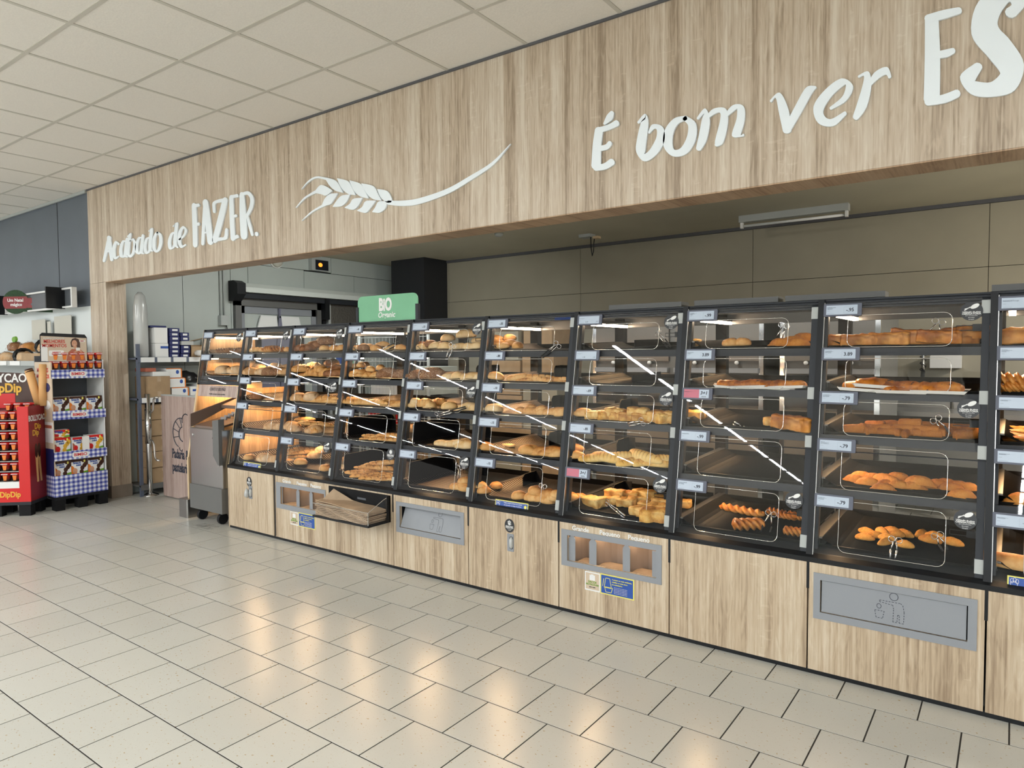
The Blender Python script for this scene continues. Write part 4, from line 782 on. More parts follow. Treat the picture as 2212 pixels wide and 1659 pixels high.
# ================================================================== BREAD
def blob(L, Wd, H, p=2.0, q=2.0, ns=22, nr=14, lump=.0, nsc=20, seed=0, pinch=0, bend=0, score=0, scw=.006, crease=0, flat_=.35, point=0, layers=0, stri=0, tri=0, slant=.7, sw=.16):
    """loaf-like body along x: rings of a rounded section, flattened below; origin at the centre of its height"""
    mb = MB(); mb.mark = []
    for i in range(ns + 1):
        t = math.sin((-1 + 2 * i / ns) * math.pi / 2)
        r = max(0, 1 - abs(t) ** p) ** (1 / p)
        if point: r *= (1 - point * abs(t) ** 2)
        if pinch: r *= 1 - pinch * math.exp(-(t / .25) ** 2)
        for k in range(nr):
            a = 2 * math.pi * k / nr; ca, sa = math.cos(a), math.sin(a); e = 2 / q; mark = 0
            y = math.copysign(abs(ca) ** e, ca); z = math.copysign(abs(sa) ** e, sa)
            if tri and z > 0: y *= 1 - tri * z
            y *= r; z *= r
            if z < 0: z = -flat_ * (1 - (1 + z) ** 3) if z > -1 else -flat_
            X, Y, Z = t * L / 2, y * Wd / 2, z * H * .62
            if lump:
                sc = 1 + lump * (noise.noise(Vector((X * nsc + seed * 9.1, Y * nsc, Z * nsc))) + .4 * noise.noise(Vector((X * nsc * 2.7, Y * nsc * 2.7 + seed * 5, Z * nsc * 2.7)))); Y *= sc; Z *= sc
            if score:
                d = abs(((X + Y * slant) / (L / (score + .6)) + 100.5) % 1 - .5); g_ = max(0, 1 - d / sw) * (1 if abs(t) < .9 else 0)
                if z > .2: Z -= scw * g_ * min(1, z * 1.5); mark = max(mark, g_ * min(1, (z - .2) * 3))
            if crease and z > .1: Z -= crease * math.exp(-(Y / (Wd * .09)) ** 2) * max(0, 1 - t * t)
            if layers:
                w_ = math.sin(Z / H * layers * 6.28 + 2.5 * noise.noise(Vector((X * 30, Y * 30, seed)))); f = 1 + .045 * w_; Y *= f; X *= 1 + .02 * w_; mark = max(mark, .75 * max(0, -w_) * (1 if z < .75 else .2))
            if stri: mark = max(mark, .8 * max(0, math.sin(a * stri + 3 * noise.noise(Vector((X * 14, seed, a)))) - .2) * (1 if z > -.2 else 0))
            if bend: Y += bend * (t * t - .4)
            mb.v.append((X, Y, Z)); mb.mark.append(mark)
    for i in range(ns):
        for k in range(nr):
            a = i * nr + k; b = i * nr + (k + 1) % nr; mb.f.append((a, b, b + nr, a + nr)); mb.mi.append(0)
    mb.f.append(tuple(range(nr))); mb.mi.append(0); mb.f.append(tuple(ns * nr + k for k in range(nr))); mb.mi.append(0)
    zs = [v[2] for v in mb.v]; mid = (min(zs) + max(zs)) / 2; mb.v = [(v[0], v[1], v[2] - mid) for v in mb.v]
    return mb
def twisted(L, R, turns, n=40, flatten=.7, seed=0, lobes=2):
    mb = MB(); mb.mark = []; nr = 16
    for i in range(n + 1):
        t = i / n; x = (t - .5) * L; end = min(1, min(t, 1 - t) * 9 + .35)
        for k in range(nr):
            a = 2 * math.pi * k / nr; c = math.cos(lobes * (a - turns * 2 * math.pi * t)); w = 1 + .26 * c + .12 * noise.noise(Vector((x * 60, a * 1.5, seed)))
            mb.v.append((x, R * w * end * math.cos(a), R * flatten * w * end * math.sin(a))); mb.mark.append(max(0, -c - .2) * .8)
    for i in range(n):
        for k in range(nr): a = i * nr + k; b = i * nr + (k + 1) % nr; mb.f.append((a, b, b + nr, a + nr)); mb.mi.append(0)
    mb.f.append(tuple(range(nr))); mb.mi.append(0); mb.f.append(tuple(n * nr + k for k in range(nr))); mb.mi.append(0)
    return mb
def moonmesh(seed):
    mb = MB(); n = 22; rings = [(1.0, 0), (.97, .003), (.86, .006), (.80, .013), (.6, .024), (.35, .030), (0.02, .031)]
    for r, z in rings:
        for k in range(n):
            a = 2 * math.pi * k / n; x = math.cos(a); y = math.sin(a)
            y = y * (.62 if y > 0 else .42); x = math.copysign(abs(x) ** 1.15, x)
            f = 1 + (.04 * math.sin(a * 11) if r > .95 else 0) + .05 * noise.noise(Vector((x * 2, y * 2, seed)))
            mb.v.append((x * .055 * r * f, y * .058 * r * f, z + .003 * noise.noise(Vector((x * 3, y * 3, seed + 5)))))
    for i in range(len(rings) - 1):
        for k in range(n): a = i * n + k; b = i * n + (k + 1) % n; mb.f.append((a, b, b + n, a + n)); mb.mi.append(0)
    mb.f.append(tuple(range(n))); mb.mi.append(0); mb.f.append(tuple((len(rings) - 1) * n + k for k in range(n))); mb.mi.append(0)
    mb.v = [(v[0], v[1], v[2] - .015) for v in mb.v]; return mb
KIND = {  # maker, material, object name, category, words
    'roll': (lambda s: blob(.086, .074, .052, 2.2, 2.1, 16, 16, .12, 22, s, crease=.008), 'golden', 'bread_roll', 'roll', 'round golden roll'),
    'oval': (lambda s: blob(.112, .064, .050, 2.0, 2.0, 18, 14, .10, 18, s, point=.25, crease=.006), 'golden', 'bread_roll', 'roll', 'oval golden roll'),
    'pale': (lambda s: blob(.100, .072, .052, 2.2, 2.2, 18, 16, .15, 20, s, crease=.007), 'pale', 'bread_roll', 'roll', 'pale floured roll'),
    'loaf': (lambda s: blob(.175, .120, .085, 2.1, 2.1, 20, 18, .16, 14, s, crease=.006, score=2, scw=.004, sw=.07), 'floury', 'bread_loaf', 'loaf', 'floury round loaf'),
    'rustic': (lambda s: blob(.170, .105, .080, 2.2, 2.1, 44, 18, .22, 26, s, score=4, scw=.009, slant=.3, sw=.12), 'golden', 'rustic_loaf', 'loaf', 'crackled rustic golden loaf'),
    'seed': (lambda s: blob(.190, .105, .085, 2.3, 2.1, 22, 18, .14, 22, s), 'seedy', 'seeded_loaf', 'loaf', 'dark seeded loaf'),
    'dark': (lambda s: blob(.135, .105, .070, 2.1, 2.1, 20, 18, .16, 20, s, crease=.006), 'brown', 'brown_loaf', 'loaf', 'small brown loaf'),
    'baguette': (lambda s: blob(.380, .066, .055, 3.2, 2.0, 60, 12, .12, 16, s, score=5, scw=.007, point=.3, sw=.13), 'golden', 'baguette', 'baguette', 'golden baguette'),
    'scored': (lambda s: blob(.215, .062, .055, 2.6, 2.0, 80, 12, .05, 16, s, score=10, scw=.0035, bend=.018, point=.2, slant=.25, sw=.15), 'yellow', 'scored_roll', 'roll', 'long yellow scored roll'),
    'puff': (lambda s: blob(.118, .088, .044, 7, 4.5, 22, 24, .17, 24, s, layers=3.0, flat_=.8, pinch=.12, score=2, scw=.005, slant=1.1, sw=.06), 'puff', 'puff_pastry', 'pastry', 'layered puff pastry'),
    'log': (lambda s: blob(.165, .070, .050, 8, 3.6, 40, 28, .20, 26, s, layers=2.2, flat_=.8, stri=7, score=4, scw=.004, sw=.05), 'orange', 'pastry_log', 'pastry', 'browned flaky pastry log'),
    'moon': (lambda s: moonmesh(s), 'moon', 'fried_turnover', 'pastry', 'breaded half-moon turnover'),
    'croq': (lambda s: blob(.086, .030, .032, 8, 2.1, 18, 14, .09, 60, s, flat_=.85), 'fried', 'croquette', 'croquette', 'breaded brown croquette'),
    'cake': (lambda s: blob(.088, .045, .040, 2.0, 2.0, 18, 14, .12, 40, s, tri=.35, point=.2), 'cake', 'fish_cake', 'fritter', 'speckled golden fish cake'),
    'twist': (lambda s: twisted(.250, .021, 3.2, 60, .8, s), 'orange', 'pastry_twist', 'pastry', 'long twisted pastry stick'),
    'braid': (lambda s: twisted(.125, .030, 1.6, 36, .7, s, 3), 'orange', 'pastry_twist', 'pastry', 'short browned pastry twist'),
    'danish': (lambda s: twisted(.120, .034, 1.2, 30, .8, s, 3), 'brown', 'sweet_plait', 'pastry', 'dark glazed sweet plait'),
    'tart': (lambda s: blob(.172, .122, .052, 3.4, 2.2, 24, 22, .28, 26, s, flat_=.3), 'tart', 'savoury_pie', 'pie', 'savoury pie on paper'),
    'bun': (lambda s: blob(.155, .046, .050, 5, 2.0, 18, 14, .08, 20, s), 'golden', 'sausage_bun', 'roll', 'long smooth bun'),
    'stick': (lambda s: blob(.190, .034, .030, 4, 2.0, 20, 12, .07, 30, s), 'pale', 'bread_stick', 'roll', 'pale bread stick'),
    'churro': (lambda s: twisted(.150, .011, .2, 24, 1, s, 6), 'orange', 'churro', 'pastry', 'thin golden churro')}
KM = {}
def kmesh(kind, v):
    if (kind, v) not in KM:
        f, mt, nm, _, _ = KIND[kind]; mb = f(v * 3.7 + 1); me = mb.mesh(nm, BM[mt], True); KM[(kind, v)] = me
        at = me.attributes.new('mark', 'FLOAT', 'POINT'); at.data.foreach_set('value', getattr(mb, 'mark', [0.0] * len(mb.v)))
    return KM[(kind, v)]
paperm = {}
def papermesh():
    mb = MB()
    for a, b in (((-.105, -.075), (.105, .075)),): pass
    o, i_ = [(-.103, -.078), (.103, -.078), (.103, .078), (-.103, .078)], [(-.092, -.066), (.092, -.066), (.092, .066), (-.092, .066)]
    zz = -.026
    n = len(mb.v); mb.v += [(x, y, zz) for x, y in i_] + [(x, y, zz + .014) for x, y in o] + [(x, y, zz - .002) for x, y in i_]
    mb.f += [(0, 1, 2, 3)] + [(k, (k + 1) % 4, 4 + (k + 1) % 4, 4 + k) for k in range(4)] + [(8, 9, 10, 11)]; mb.mi += [0] * 6
    return mb.mesh('paper_tray', M['paper'])
PAP = papermesh()
BREAD = [('danish',0,-5.974,3.591,1.536,19,0.8),('danish',0,-5.863,3.578,1.536,18,0.8),('danish',0,-5.823,3.607,1.537,19,0.8),('danish',0,-5.686,3.593,1.536,12,0.8),
('loaf',1,-5.849,3.538,1.363,-14,1.15),('loaf',1,-5.635,3.538,1.363,22,1.15),('braid',0,-5.2,3.583,1.543,3,1.2),('braid',0,-5.098,3.592,1.541,34,1.1),
('roll',0,-5.42,3.568,1.542,-3,1.0),('roll',0,-5.37,3.583,1.542,-7,1.0),('roll',0,-5.297,3.579,1.542,-11,1.0),('roll',0,-4.956,3.589,1.542,-14,1.0),
('loaf',1,-5.422,3.538,1.354,24,0.95),('loaf',1,-5.549,3.695,1.387,7,0.95),('loaf',1,-5.251,3.539,1.354,14,0.95),('loaf',1,-5.306,3.708,1.388,9,0.95),
('loaf',1,-5.031,3.621,1.383,6,0.95),('loaf',1,-4.915,3.537,1.354,28,0.95),('seed',1,-5.165,3.537,1.356,-10,1.0),('seed',1,-5.021,3.538,1.356,13,1.0),
('dark',2,-5.281,3.504,1.145,1,1.0),('loaf',3,-5.023,3.465,0.903,20,0.9),('loaf',3,-4.902,3.464,0.903,1,0.9),('roll',4,-5.303,3.419,0.622,-12,1.2),
('loaf',4,-5.087,3.424,0.636,-10,0.95),('loaf',4,-5.051,3.421,0.631,25,0.95),('loaf',4,-4.937,3.421,0.632,-5,0.95),('dark',0,-4.782,3.582,1.553,10,1.05),
('dark',0,-4.654,3.56,1.552,33,1.05),('dark',0,-4.622,3.61,1.58,30,1.05),('seed',0,-4.545,3.651,1.609,1,1.0),('roll',0,-4.5,3.604,1.547,-5,1.15),
('roll',0,-4.336,3.576,1.546,-8,1.15),('roll',0,-4.272,3.587,1.546,7,1.15),('rustic',1,-4.729,3.544,1.384,26,1.0),('rustic',1,-4.705,3.657,1.398,-3,1.0),
('rustic',1,-4.478,3.544,1.381,-24,1.0),('rustic',1,-4.901,4.0,1.423,3,1.0),('rustic',1,-4.554,3.538,1.354,-3,1.0),('rustic',1,-4.398,3.538,1.354,-6,1.0),
('dark',1,-4.337,3.599,1.381,28,1.2),('dark',1,-4.353,3.536,1.349,5,1.0),('dark',1,-4.282,3.537,1.352,16,1.1),('baguette',1,-4.627,3.534,1.336,2,0.8),
('loaf',2,-4.725,3.507,1.15,-1,0.95),('loaf',2,-4.554,3.51,1.162,-9,0.95),('baguette',2,-4.413,3.507,1.146,2,1.0),('baguette',2,-4.488,3.503,1.137,6,1.0),
('baguette',2,-4.309,3.503,1.137,-2,1.0),('loaf',3,-4.768,3.471,0.917,16,0.95),('loaf',3,-4.723,3.465,0.905,-5,0.95),('loaf',3,-4.479,3.468,0.905,22,0.95),
('baguette',3,-4.811,3.632,0.955,0,0.75),('baguette',3,-4.576,3.568,0.934,34,0.8),('rustic',3,-4.483,3.465,0.902,-14,0.95),('baguette',4,-5.054,3.686,0.663,50,0.7),
('baguette',4,-4.931,3.697,0.656,47,0.75),('baguette',4,-4.978,3.794,0.672,43,0.7),('baguette',4,-4.947,3.654,0.624,16,0.6),('loaf',4,-4.682,3.633,0.663,18,0.9),
('loaf',4,-4.717,3.733,0.693,15,0.8),('oval',4,-4.671,3.478,0.628,2,1.4),('roll',4,-4.825,3.466,0.618,12,1.0),('roll',4,-4.29,3.419,0.621,-5,1.15),
('oval',0,-4.098,3.584,1.544,16,1.1),('oval',0,-4.03,3.599,1.556,-19,1.1),('oval',0,-3.98,3.615,1.552,-13,1.1),('oval',0,-3.868,3.573,1.543,-4,1.1),
('oval',0,-3.892,3.667,1.57,27,1.1),('oval',0,-3.743,3.602,1.544,26,1.1),('oval',0,-3.623,3.587,1.544,-1,1.1),('seed',0,-4.007,3.578,1.546,-16,0.7),
('oval',1,-4.096,3.538,1.345,12,1.05),('oval',1,-4.087,3.535,1.34,-14,1.05),('oval',1,-4.047,3.541,1.361,0,1.05),('oval',1,-4.359,3.788,1.398,17,1.05),
('oval',1,-4.011,3.55,1.415,-42,1.05),('oval',1,-4.456,4.0,1.411,-39,1.05),('oval',1,-3.899,3.544,1.385,-15,1.05),('oval',1,-3.974,3.541,1.362,-68,1.05),
('oval',1,-3.921,3.538,1.343,-51,1.05),('oval',1,-3.991,3.536,1.34,20,1.05),('oval',1,-3.908,3.535,1.34,13,1.05),('oval',1,-3.834,3.538,1.344,22,1.05),
('oval',1,-3.794,3.547,1.397,-25,1.05),('oval',1,-3.747,3.543,1.375,-18,1.05),('seed',1,-3.716,3.537,1.358,7,1.05),('seed',1,-3.566,3.537,1.352,17,0.9),
('baguette',2,-4.093,3.507,1.154,24,0.8),('baguette',2,-3.967,3.504,1.137,12,1.0),('baguette',2,-3.768,3.505,1.147,-21,0.8),('oval',2,-3.972,3.503,1.14,20,1.2),
('oval',2,-3.702,3.503,1.14,20,1.2),('oval',2,-3.621,3.506,1.139,9,1.1),('oval',2,-3.562,3.503,1.137,34,1.1),('roll',3,-4.281,3.639,0.955,9,1.2),
('oval',3,-4.197,3.678,0.931,20,1.3),('oval',3,-4.212,3.642,0.939,11,1.2),('baguette',3,-3.776,3.466,0.892,15,0.6),('baguette',3,-3.798,3.461,0.879,31,0.55),
('baguette',3,-3.708,3.462,0.881,13,0.6),('baguette',3,-3.618,3.468,0.911,5,0.65),('baguette',3,-3.589,3.463,0.882,17,0.65),('loaf',4,-4.14,3.524,0.677,18,0.9),
('loaf',4,-4.154,3.636,0.671,12,0.8),('baguette',4,-3.757,3.517,0.692,26,0.75),('baguette',4,-3.721,3.452,0.672,32,0.75),('baguette',4,-3.881,3.49,0.648,37,0.6),
('baguette',4,-3.888,3.448,0.63,29,0.6),('baguette',4,-3.851,3.421,0.619,20,0.8),('baguette',4,-3.754,3.422,0.619,28,0.75),('baguette',4,-3.802,3.418,0.612,24,0.75),
('baguette',4,-3.701,3.421,0.613,40,0.75),('baguette',4,-3.642,3.419,0.61,35,0.7),('baguette',4,-3.678,3.521,0.649,20,0.6),('baguette',4,-3.565,3.417,0.608,27,0.6),
('dark',0,-3.458,3.634,1.562,-5,0.8),('dark',0,-3.343,3.609,1.566,-22,0.9),('dark',0,-3.31,3.671,1.564,9,0.6),('pale',0,-3.403,3.594,1.546,-19,1.15),
('pale',0,-3.279,3.588,1.553,7,1.1),('pale',0,-3.258,3.694,1.609,5,1.2),('pale',0,-3.19,3.587,1.549,-2,1.25),('pale',0,-3.072,3.562,1.541,19,1.0),
('pale',0,-3.044,3.59,1.542,2,1.0),('pale',0,-3.096,3.703,1.632,16,1.5),('pale',0,-2.965,3.581,1.542,17,1.0),('pale',0,-2.991,3.709,1.583,26,1.0),
('pale',0,-2.888,3.562,1.544,1,1.1),('pale',0,-3.444,3.577,1.542,-8,1.0),('seed',1,-3.42,3.537,1.35,50,0.85),('seed',1,-3.275,3.539,1.36,17,1.1),
('pale',1,-3.115,3.535,1.34,34,1.0),('pale',1,-3.032,3.536,1.345,-15,1.2),('pale',1,-2.954,3.534,1.34,6,1.0),('pale',1,-2.896,3.538,1.345,44,1.2),
('pale',1,-2.863,3.534,1.34,11,1.0),('rustic',2,-3.305,3.507,1.155,-11,0.85),('rustic',2,-3.256,3.598,1.154,4,0.8),('pale',2,-3.422,3.507,1.144,-9,1.0),
('pale',2,-3.413,3.51,1.163,-1,1.0),('pale',2,-3.425,3.503,1.136,-3,1.0),('pale',2,-3.083,3.503,1.141,5,1.2),('pale',2,-3.266,3.503,1.141,-13,1.2),
('pale',2,-2.905,3.507,1.143,23,1.3),('pale',2,-2.87,3.503,1.138,-1,1.1),('pale',2,-2.946,3.502,1.136,15,1.0),('loaf',3,-3.502,3.572,0.961,0,0.9),
('loaf',3,-3.545,3.717,0.955,0,0.8),('loaf',3,-3.54,3.802,0.943,-5,0.7),('pale',3,-3.128,3.465,0.89,23,1.0),('pale',3,-3.049,3.468,0.891,31,1.0),
('pale',3,-3.097,3.463,0.89,-8,1.0),('pale',3,-3.034,3.463,0.893,0,1.1),('pale',3,-2.945,3.464,0.89,21,1.0),('pale',3,-2.976,3.469,0.902,8,1.0),
('pale',3,-2.906,3.463,0.894,14,1.15),('pale',3,-2.893,3.469,0.895,-4,1.1),('pale',3,-2.975,3.533,0.904,-19,1.0),('roll',4,-2.9,3.427,0.637,-6,1.2),
('roll',4,-2.96,3.419,0.62,-5,1.1),('roll',4,-2.923,3.422,0.622,1,1.1),('roll',4,-2.883,3.419,0.62,-2,1.1),('roll',4,-2.895,3.429,0.663,14,1.1),
('oval',0,-2.828,3.667,1.586,-2,1.1),('oval',0,-2.788,3.601,1.544,3,1.1),('oval',0,-2.793,3.668,1.57,6,1.1),('oval',0,-2.741,3.607,1.544,13,1.1),
('oval',0,-2.683,3.577,1.543,-12,1.1),('oval',0,-2.73,3.715,1.599,-8,1.1),('oval',0,-2.667,3.629,1.56,-7,1.2),('oval',0,-2.567,3.585,1.544,-52,1.1),
('oval',0,-2.847,3.719,1.595,10,1.1),('oval',1,-2.714,3.536,1.349,-3,1.4),('bun',1,-2.537,3.535,1.341,3,1.0),('baguette',1,-2.376,3.539,1.345,-2,0.75),
('baguette',1,-2.428,3.535,1.33,7,0.6),('baguette',1,-2.383,3.535,1.334,-19,0.75),('baguette',1,-2.269,3.534,1.333,2,0.7),('baguette',1,-2.209,3.536,1.336,-5,0.5),
('pale',2,-2.761,3.503,1.136,-3,1.0),('pale',2,-2.703,3.507,1.144,3,1.3),('roll',2,-2.487,3.503,1.136,8,1.0),('roll',2,-2.413,3.51,1.155,7,1.0),
('roll',2,-2.413,3.504,1.14,-6,1.15),('roll',2,-2.378,3.506,1.136,12,1.0),('roll',2,-2.338,3.509,1.15,1,1.0),('roll',2,-2.327,3.504,1.136,-6,1.0),
('roll',2,-2.277,3.503,1.136,10,1.0),('roll',2,-2.225,3.505,1.141,8,1.2),('roll',2,-2.189,3.504,1.141,8,1.2),('oval',3,-2.743,3.467,0.897,-5,1.3),
('oval',3,-2.382,3.473,0.903,6,1.3),('oval',3,-2.413,3.464,0.902,-19,1.5),('oval',3,-2.325,3.47,0.897,21,1.3),('oval',3,-2.263,3.464,0.894,24,1.2),
('oval',3,-2.344,3.463,0.894,3,1.2),('oval',3,-2.224,3.471,0.908,26,1.3),('oval',3,-2.194,3.464,0.894,11,1.2),('stick',3,-2.731,3.622,0.882,21,1.0),
('roll',4,-2.758,3.425,0.646,10,1.15),('roll',4,-2.725,3.422,0.622,-6,1.15),('roll',4,-2.719,3.543,0.632,-4,1.1),('roll',4,-2.326,3.429,0.662,-13,1.2),
('roll',4,-2.241,3.428,0.653,14,1.2),('roll',4,-2.358,3.422,0.621,0,1.15),('roll',4,-2.448,3.419,0.622,-5,1.2),('roll',4,-2.299,3.421,0.62,12,1.1),
('roll',4,-2.333,3.419,0.62,2,1.1),('roll',4,-2.196,3.426,0.64,6,1.2),('roll',4,-2.232,3.42,0.622,7,1.2),('roll',4,-2.166,3.426,0.658,11,1.15),
('oval',2,-2.091,3.506,1.14,-3,1.2),('oval',2,-2.04,3.505,1.142,12,1.3),('puff',2,-1.953,3.502,1.132,-1,1.0),('puff',2,-1.875,3.503,1.132,31,1.0),
('puff',2,-1.83,3.508,1.153,7,1.0),('puff',2,-1.793,3.503,1.132,-1,1.0),('puff',2,-1.736,3.504,1.134,12,1.0),('puff',2,-1.687,3.508,1.162,9,1.0),
('puff',2,-1.657,3.504,1.132,12,1.0),('puff',2,-1.622,3.523,1.146,12,1.0),('puff',2,-1.558,3.503,1.137,-24,1.2),('puff',2,-1.533,3.506,1.151,18,1.0),
('puff',2,-1.504,3.502,1.132,13,1.0),('oval',3,-2.121,3.533,0.922,8,1.2),('oval',3,-2.073,3.464,0.894,0,1.2),('scored',3,-1.926,3.465,0.892,22,1.0),
('scored',3,-1.842,3.464,0.899,-7,1.25),('scored',3,-1.775,3.469,0.914,14,1.0),('scored',3,-1.637,3.473,0.925,-25,1.2),('scored',3,-1.694,3.466,0.892,57,1.0),
('scored',3,-1.626,3.463,0.886,71,0.8),('scored',3,-1.58,3.469,0.905,32,1.0),('scored',3,-1.529,3.463,0.892,27,1.0),('scored',3,-1.516,3.483,0.918,27,0.9),
('roll',4,-2.119,3.487,0.638,13,1.1),('roll',4,-2.096,3.555,0.624,1,1.1),('puff',4,-1.972,3.514,0.621,-13,1.2),('puff',4,-1.896,3.588,0.625,18,1.0),
('puff',4,-1.903,3.647,0.653,8,1.0),('puff',4,-1.802,3.591,0.625,-1,1.0),('puff',4,-1.824,3.683,0.647,7,1.0),('puff',4,-1.766,3.675,0.631,24,1.0),
('puff',4,-1.746,3.714,0.657,-16,1.1),('puff',4,-1.645,3.553,0.627,1,1.0),('puff',4,-1.653,3.462,0.615,-25,1.0),('puff',4,-1.584,3.541,0.627,10,1.0),
('puff',4,-1.546,3.419,0.62,16,1.3),('puff',4,-1.614,3.67,0.634,2,1.0),('puff',4,-1.697,3.728,0.633,7,1.0),('puff',0,-1.425,3.627,1.54,5,0.8),
('roll',0,-1.2,3.591,1.542,10,1.0),('roll',0,-1.141,3.603,1.543,-6,1.0),('moon',0,-0.95,3.596,1.536,-14,1.3),('moon',0,-0.89,3.6,1.544,19,1.3),
('moon',0,-0.867,3.582,1.535,11,1.3),('moon',0,-0.848,3.649,1.56,30,1.3),('tart',1,-1.175,3.533,1.328,17,0.85),('tart',1,-1.064,3.536,1.333,-9,0.85),
('tart',1,-1.09,3.534,1.328,6,0.85),('tart',1,-0.968,3.534,1.328,8,0.85),('tart',1,-0.885,3.535,1.33,-8,0.85),('tart',1,-0.93,3.536,1.332,1,0.85),
('puff',2,-1.426,3.615,1.142,3,1.3),('puff',2,-0.968,3.592,1.139,-29,0.9),('log',2,-0.859,3.504,1.142,-17,1.3),('puff',4,-1.529,3.752,0.621,14,0.9),
('twist',4,-1.191,3.765,0.622,-18,1.15),('braid',4,-1.065,3.475,0.621,34,1.25),('braid',4,-1.022,3.825,0.621,-4,0.8),('braid',4,-0.952,3.783,0.622,-19,0.9),
('braid',4,-0.903,3.788,0.622,1,0.9),('braid',4,-0.843,3.488,0.613,17,0.9),('log',0,-0.696,3.587,1.541,9,1.0),('log',0,-0.59,3.583,1.541,13,1.0),
('log',0,-0.529,3.623,1.546,-27,0.8),('log',0,-0.462,3.59,1.544,-12,1.1),('log',0,-0.363,3.606,1.551,-3,1.2),('log',0,-0.27,3.58,1.551,6,1.1),
('log',0,-0.206,3.608,1.542,18,1.0),('log',0,-0.174,3.631,1.565,14,1.1),('tart',1,-0.561,3.534,1.331,8,1.0),('tart',1,-0.507,3.538,1.344,17,1.0),
('tart',1,-0.405,3.534,1.331,3,1.0),('tart',1,-0.257,3.534,1.331,-3,1.0),('croq',2,-0.525,3.64,1.141,-13,1.0),('croq',2,-0.481,3.678,1.143,3,1.0),
('croq',2,-0.432,3.647,1.144,5,1.0),('croq',2,-0.337,3.675,1.145,-5,1.0),('croq',2,-0.304,3.716,1.139,-11,1.0),('croq',2,-0.589,3.504,1.13,-5,1.2),
('croq',2,-0.538,3.557,1.134,3,1.0),('croq',2,-0.482,3.505,1.138,2,1.0),('croq',2,-0.435,3.505,1.139,-4,1.0),('croq',2,-0.392,3.505,1.143,4,1.0),
('croq',2,-0.343,3.505,1.144,-5,1.0),('croq',2,-0.299,3.505,1.143,-3,1.0),('croq',2,-0.259,3.604,1.14,12,1.0),('croq',2,-0.229,3.723,1.137,-10,1.0),
('croq',2,-0.192,3.762,1.134,-1,1.0),('croq',2,-0.162,3.745,1.133,-21,1.0),('croq',2,-0.505,3.503,1.126,32,1.0),('croq',2,-0.444,3.503,1.126,-26,1.0),
('croq',2,-0.398,3.503,1.126,66,1.0),('croq',2,-0.359,3.503,1.131,3,1.0),('croq',2,-0.317,3.503,1.131,17,1.0),('croq',2,-0.273,3.503,1.132,0,1.0),
('croq',2,-0.238,3.579,1.133,5,1.0),('croq',2,-0.197,3.577,1.128,21,1.0),('croq',2,-0.454,3.501,1.126,5,1.0),('croq',2,-0.372,3.501,1.124,68,0.9),
('croq',2,-0.289,3.502,1.127,-1,1.1),('croq',2,-0.161,3.511,1.128,36,1.1),('croq',2,-0.368,3.516,1.168,-8,1.1),('croq',2,-0.55,3.502,1.126,-5,1.0),
('moon',3,-0.581,3.647,0.894,0,1.0),('moon',3,-0.597,3.572,0.887,-2,1.0),('moon',3,-0.536,3.545,0.883,-3,1.1),('moon',3,-0.536,3.638,0.893,2,1.0),
('moon',3,-0.477,3.597,0.899,-16,1.1),('moon',3,-0.461,3.554,0.882,27,1.0),('moon',3,-0.421,3.609,0.909,-4,1.1),('moon',3,-0.45,3.574,0.896,-32,1.0),
('moon',3,-0.462,3.462,0.879,4,1.0),('moon',3,-0.406,3.52,0.885,16,1.0),('moon',3,-0.349,3.533,0.886,14,1.0),('moon',3,-0.331,3.547,0.908,-5,1.2),
('moon',3,-0.303,3.566,0.891,23,1.0),('moon',3,-0.264,3.642,0.889,-30,1.0),('moon',3,-0.237,3.667,0.892,-14,1.0),('moon',3,-0.209,3.573,0.889,-4,1.1),
('moon',3,-0.158,3.611,0.89,9,1.0),('moon',3,-0.192,3.608,0.895,4,1.0),('moon',3,-0.165,3.462,0.881,4,1.1),('cake',4,-0.555,3.659,0.624,-17,1.0),
('cake',4,-0.55,3.567,0.617,-11,1.05),('cake',4,-0.514,3.61,0.623,29,1.0),('cake',4,-0.488,3.652,0.635,-47,1.0),('cake',4,-0.447,3.658,0.644,-14,1.0),
('cake',4,-0.404,3.712,0.625,-25,1.1),('cake',4,-0.458,3.585,0.625,-9,1.0),('cake',4,-0.463,3.538,0.615,58,1.0),('cake',4,-0.383,3.542,0.615,-27,1.0),
('cake',4,-0.339,3.749,0.627,68,1.0),('cake',4,-0.294,3.667,0.624,-2,1.1),('cake',4,-0.278,3.71,0.634,-19,1.0),('cake',4,-0.208,3.687,0.621,-10,1.1),
('cake',4,-0.435,3.647,0.632,5,1.0),('log',0,0.008,3.573,1.546,-15,1.2),('log',0,0.049,3.585,1.544,-1,1.1),('braid',1,-0.0,3.541,1.366,-14,1.1),
('braid',1,-0.011,3.535,1.338,-4,1.1),('braid',1,0.029,3.536,1.338,5,1.1),('braid',1,0.063,3.539,1.349,1,1.1),('churro',2,-0.0,3.839,1.134,-25,1.0),
('churro',2,0.012,3.625,1.124,-35,1.0),('churro',2,0.033,3.704,1.133,-4,1.0),('churro',2,0.024,3.519,1.121,-44,1.0),('moon',3,0.04,3.465,0.888,-11,1.2),
('moon',3,0.037,3.463,0.882,7,1.2),('moon',3,0.033,3.462,0.882,5,1.2),('bun',4,-0.015,3.447,0.628,-20,1.3),('bun',4,0.037,3.424,0.632,-12,1.5)]
def module(x): return max(0, min(9, int(math.floor((x - B(-1)) / wx))))
byk = {}
for i, (k, s, x, y, z, r, c) in enumerate(BREAD): byk.setdefault((module(x), s, KIND[k][4]), []).append((sxpix((x, y, z)), i))
lab = {}
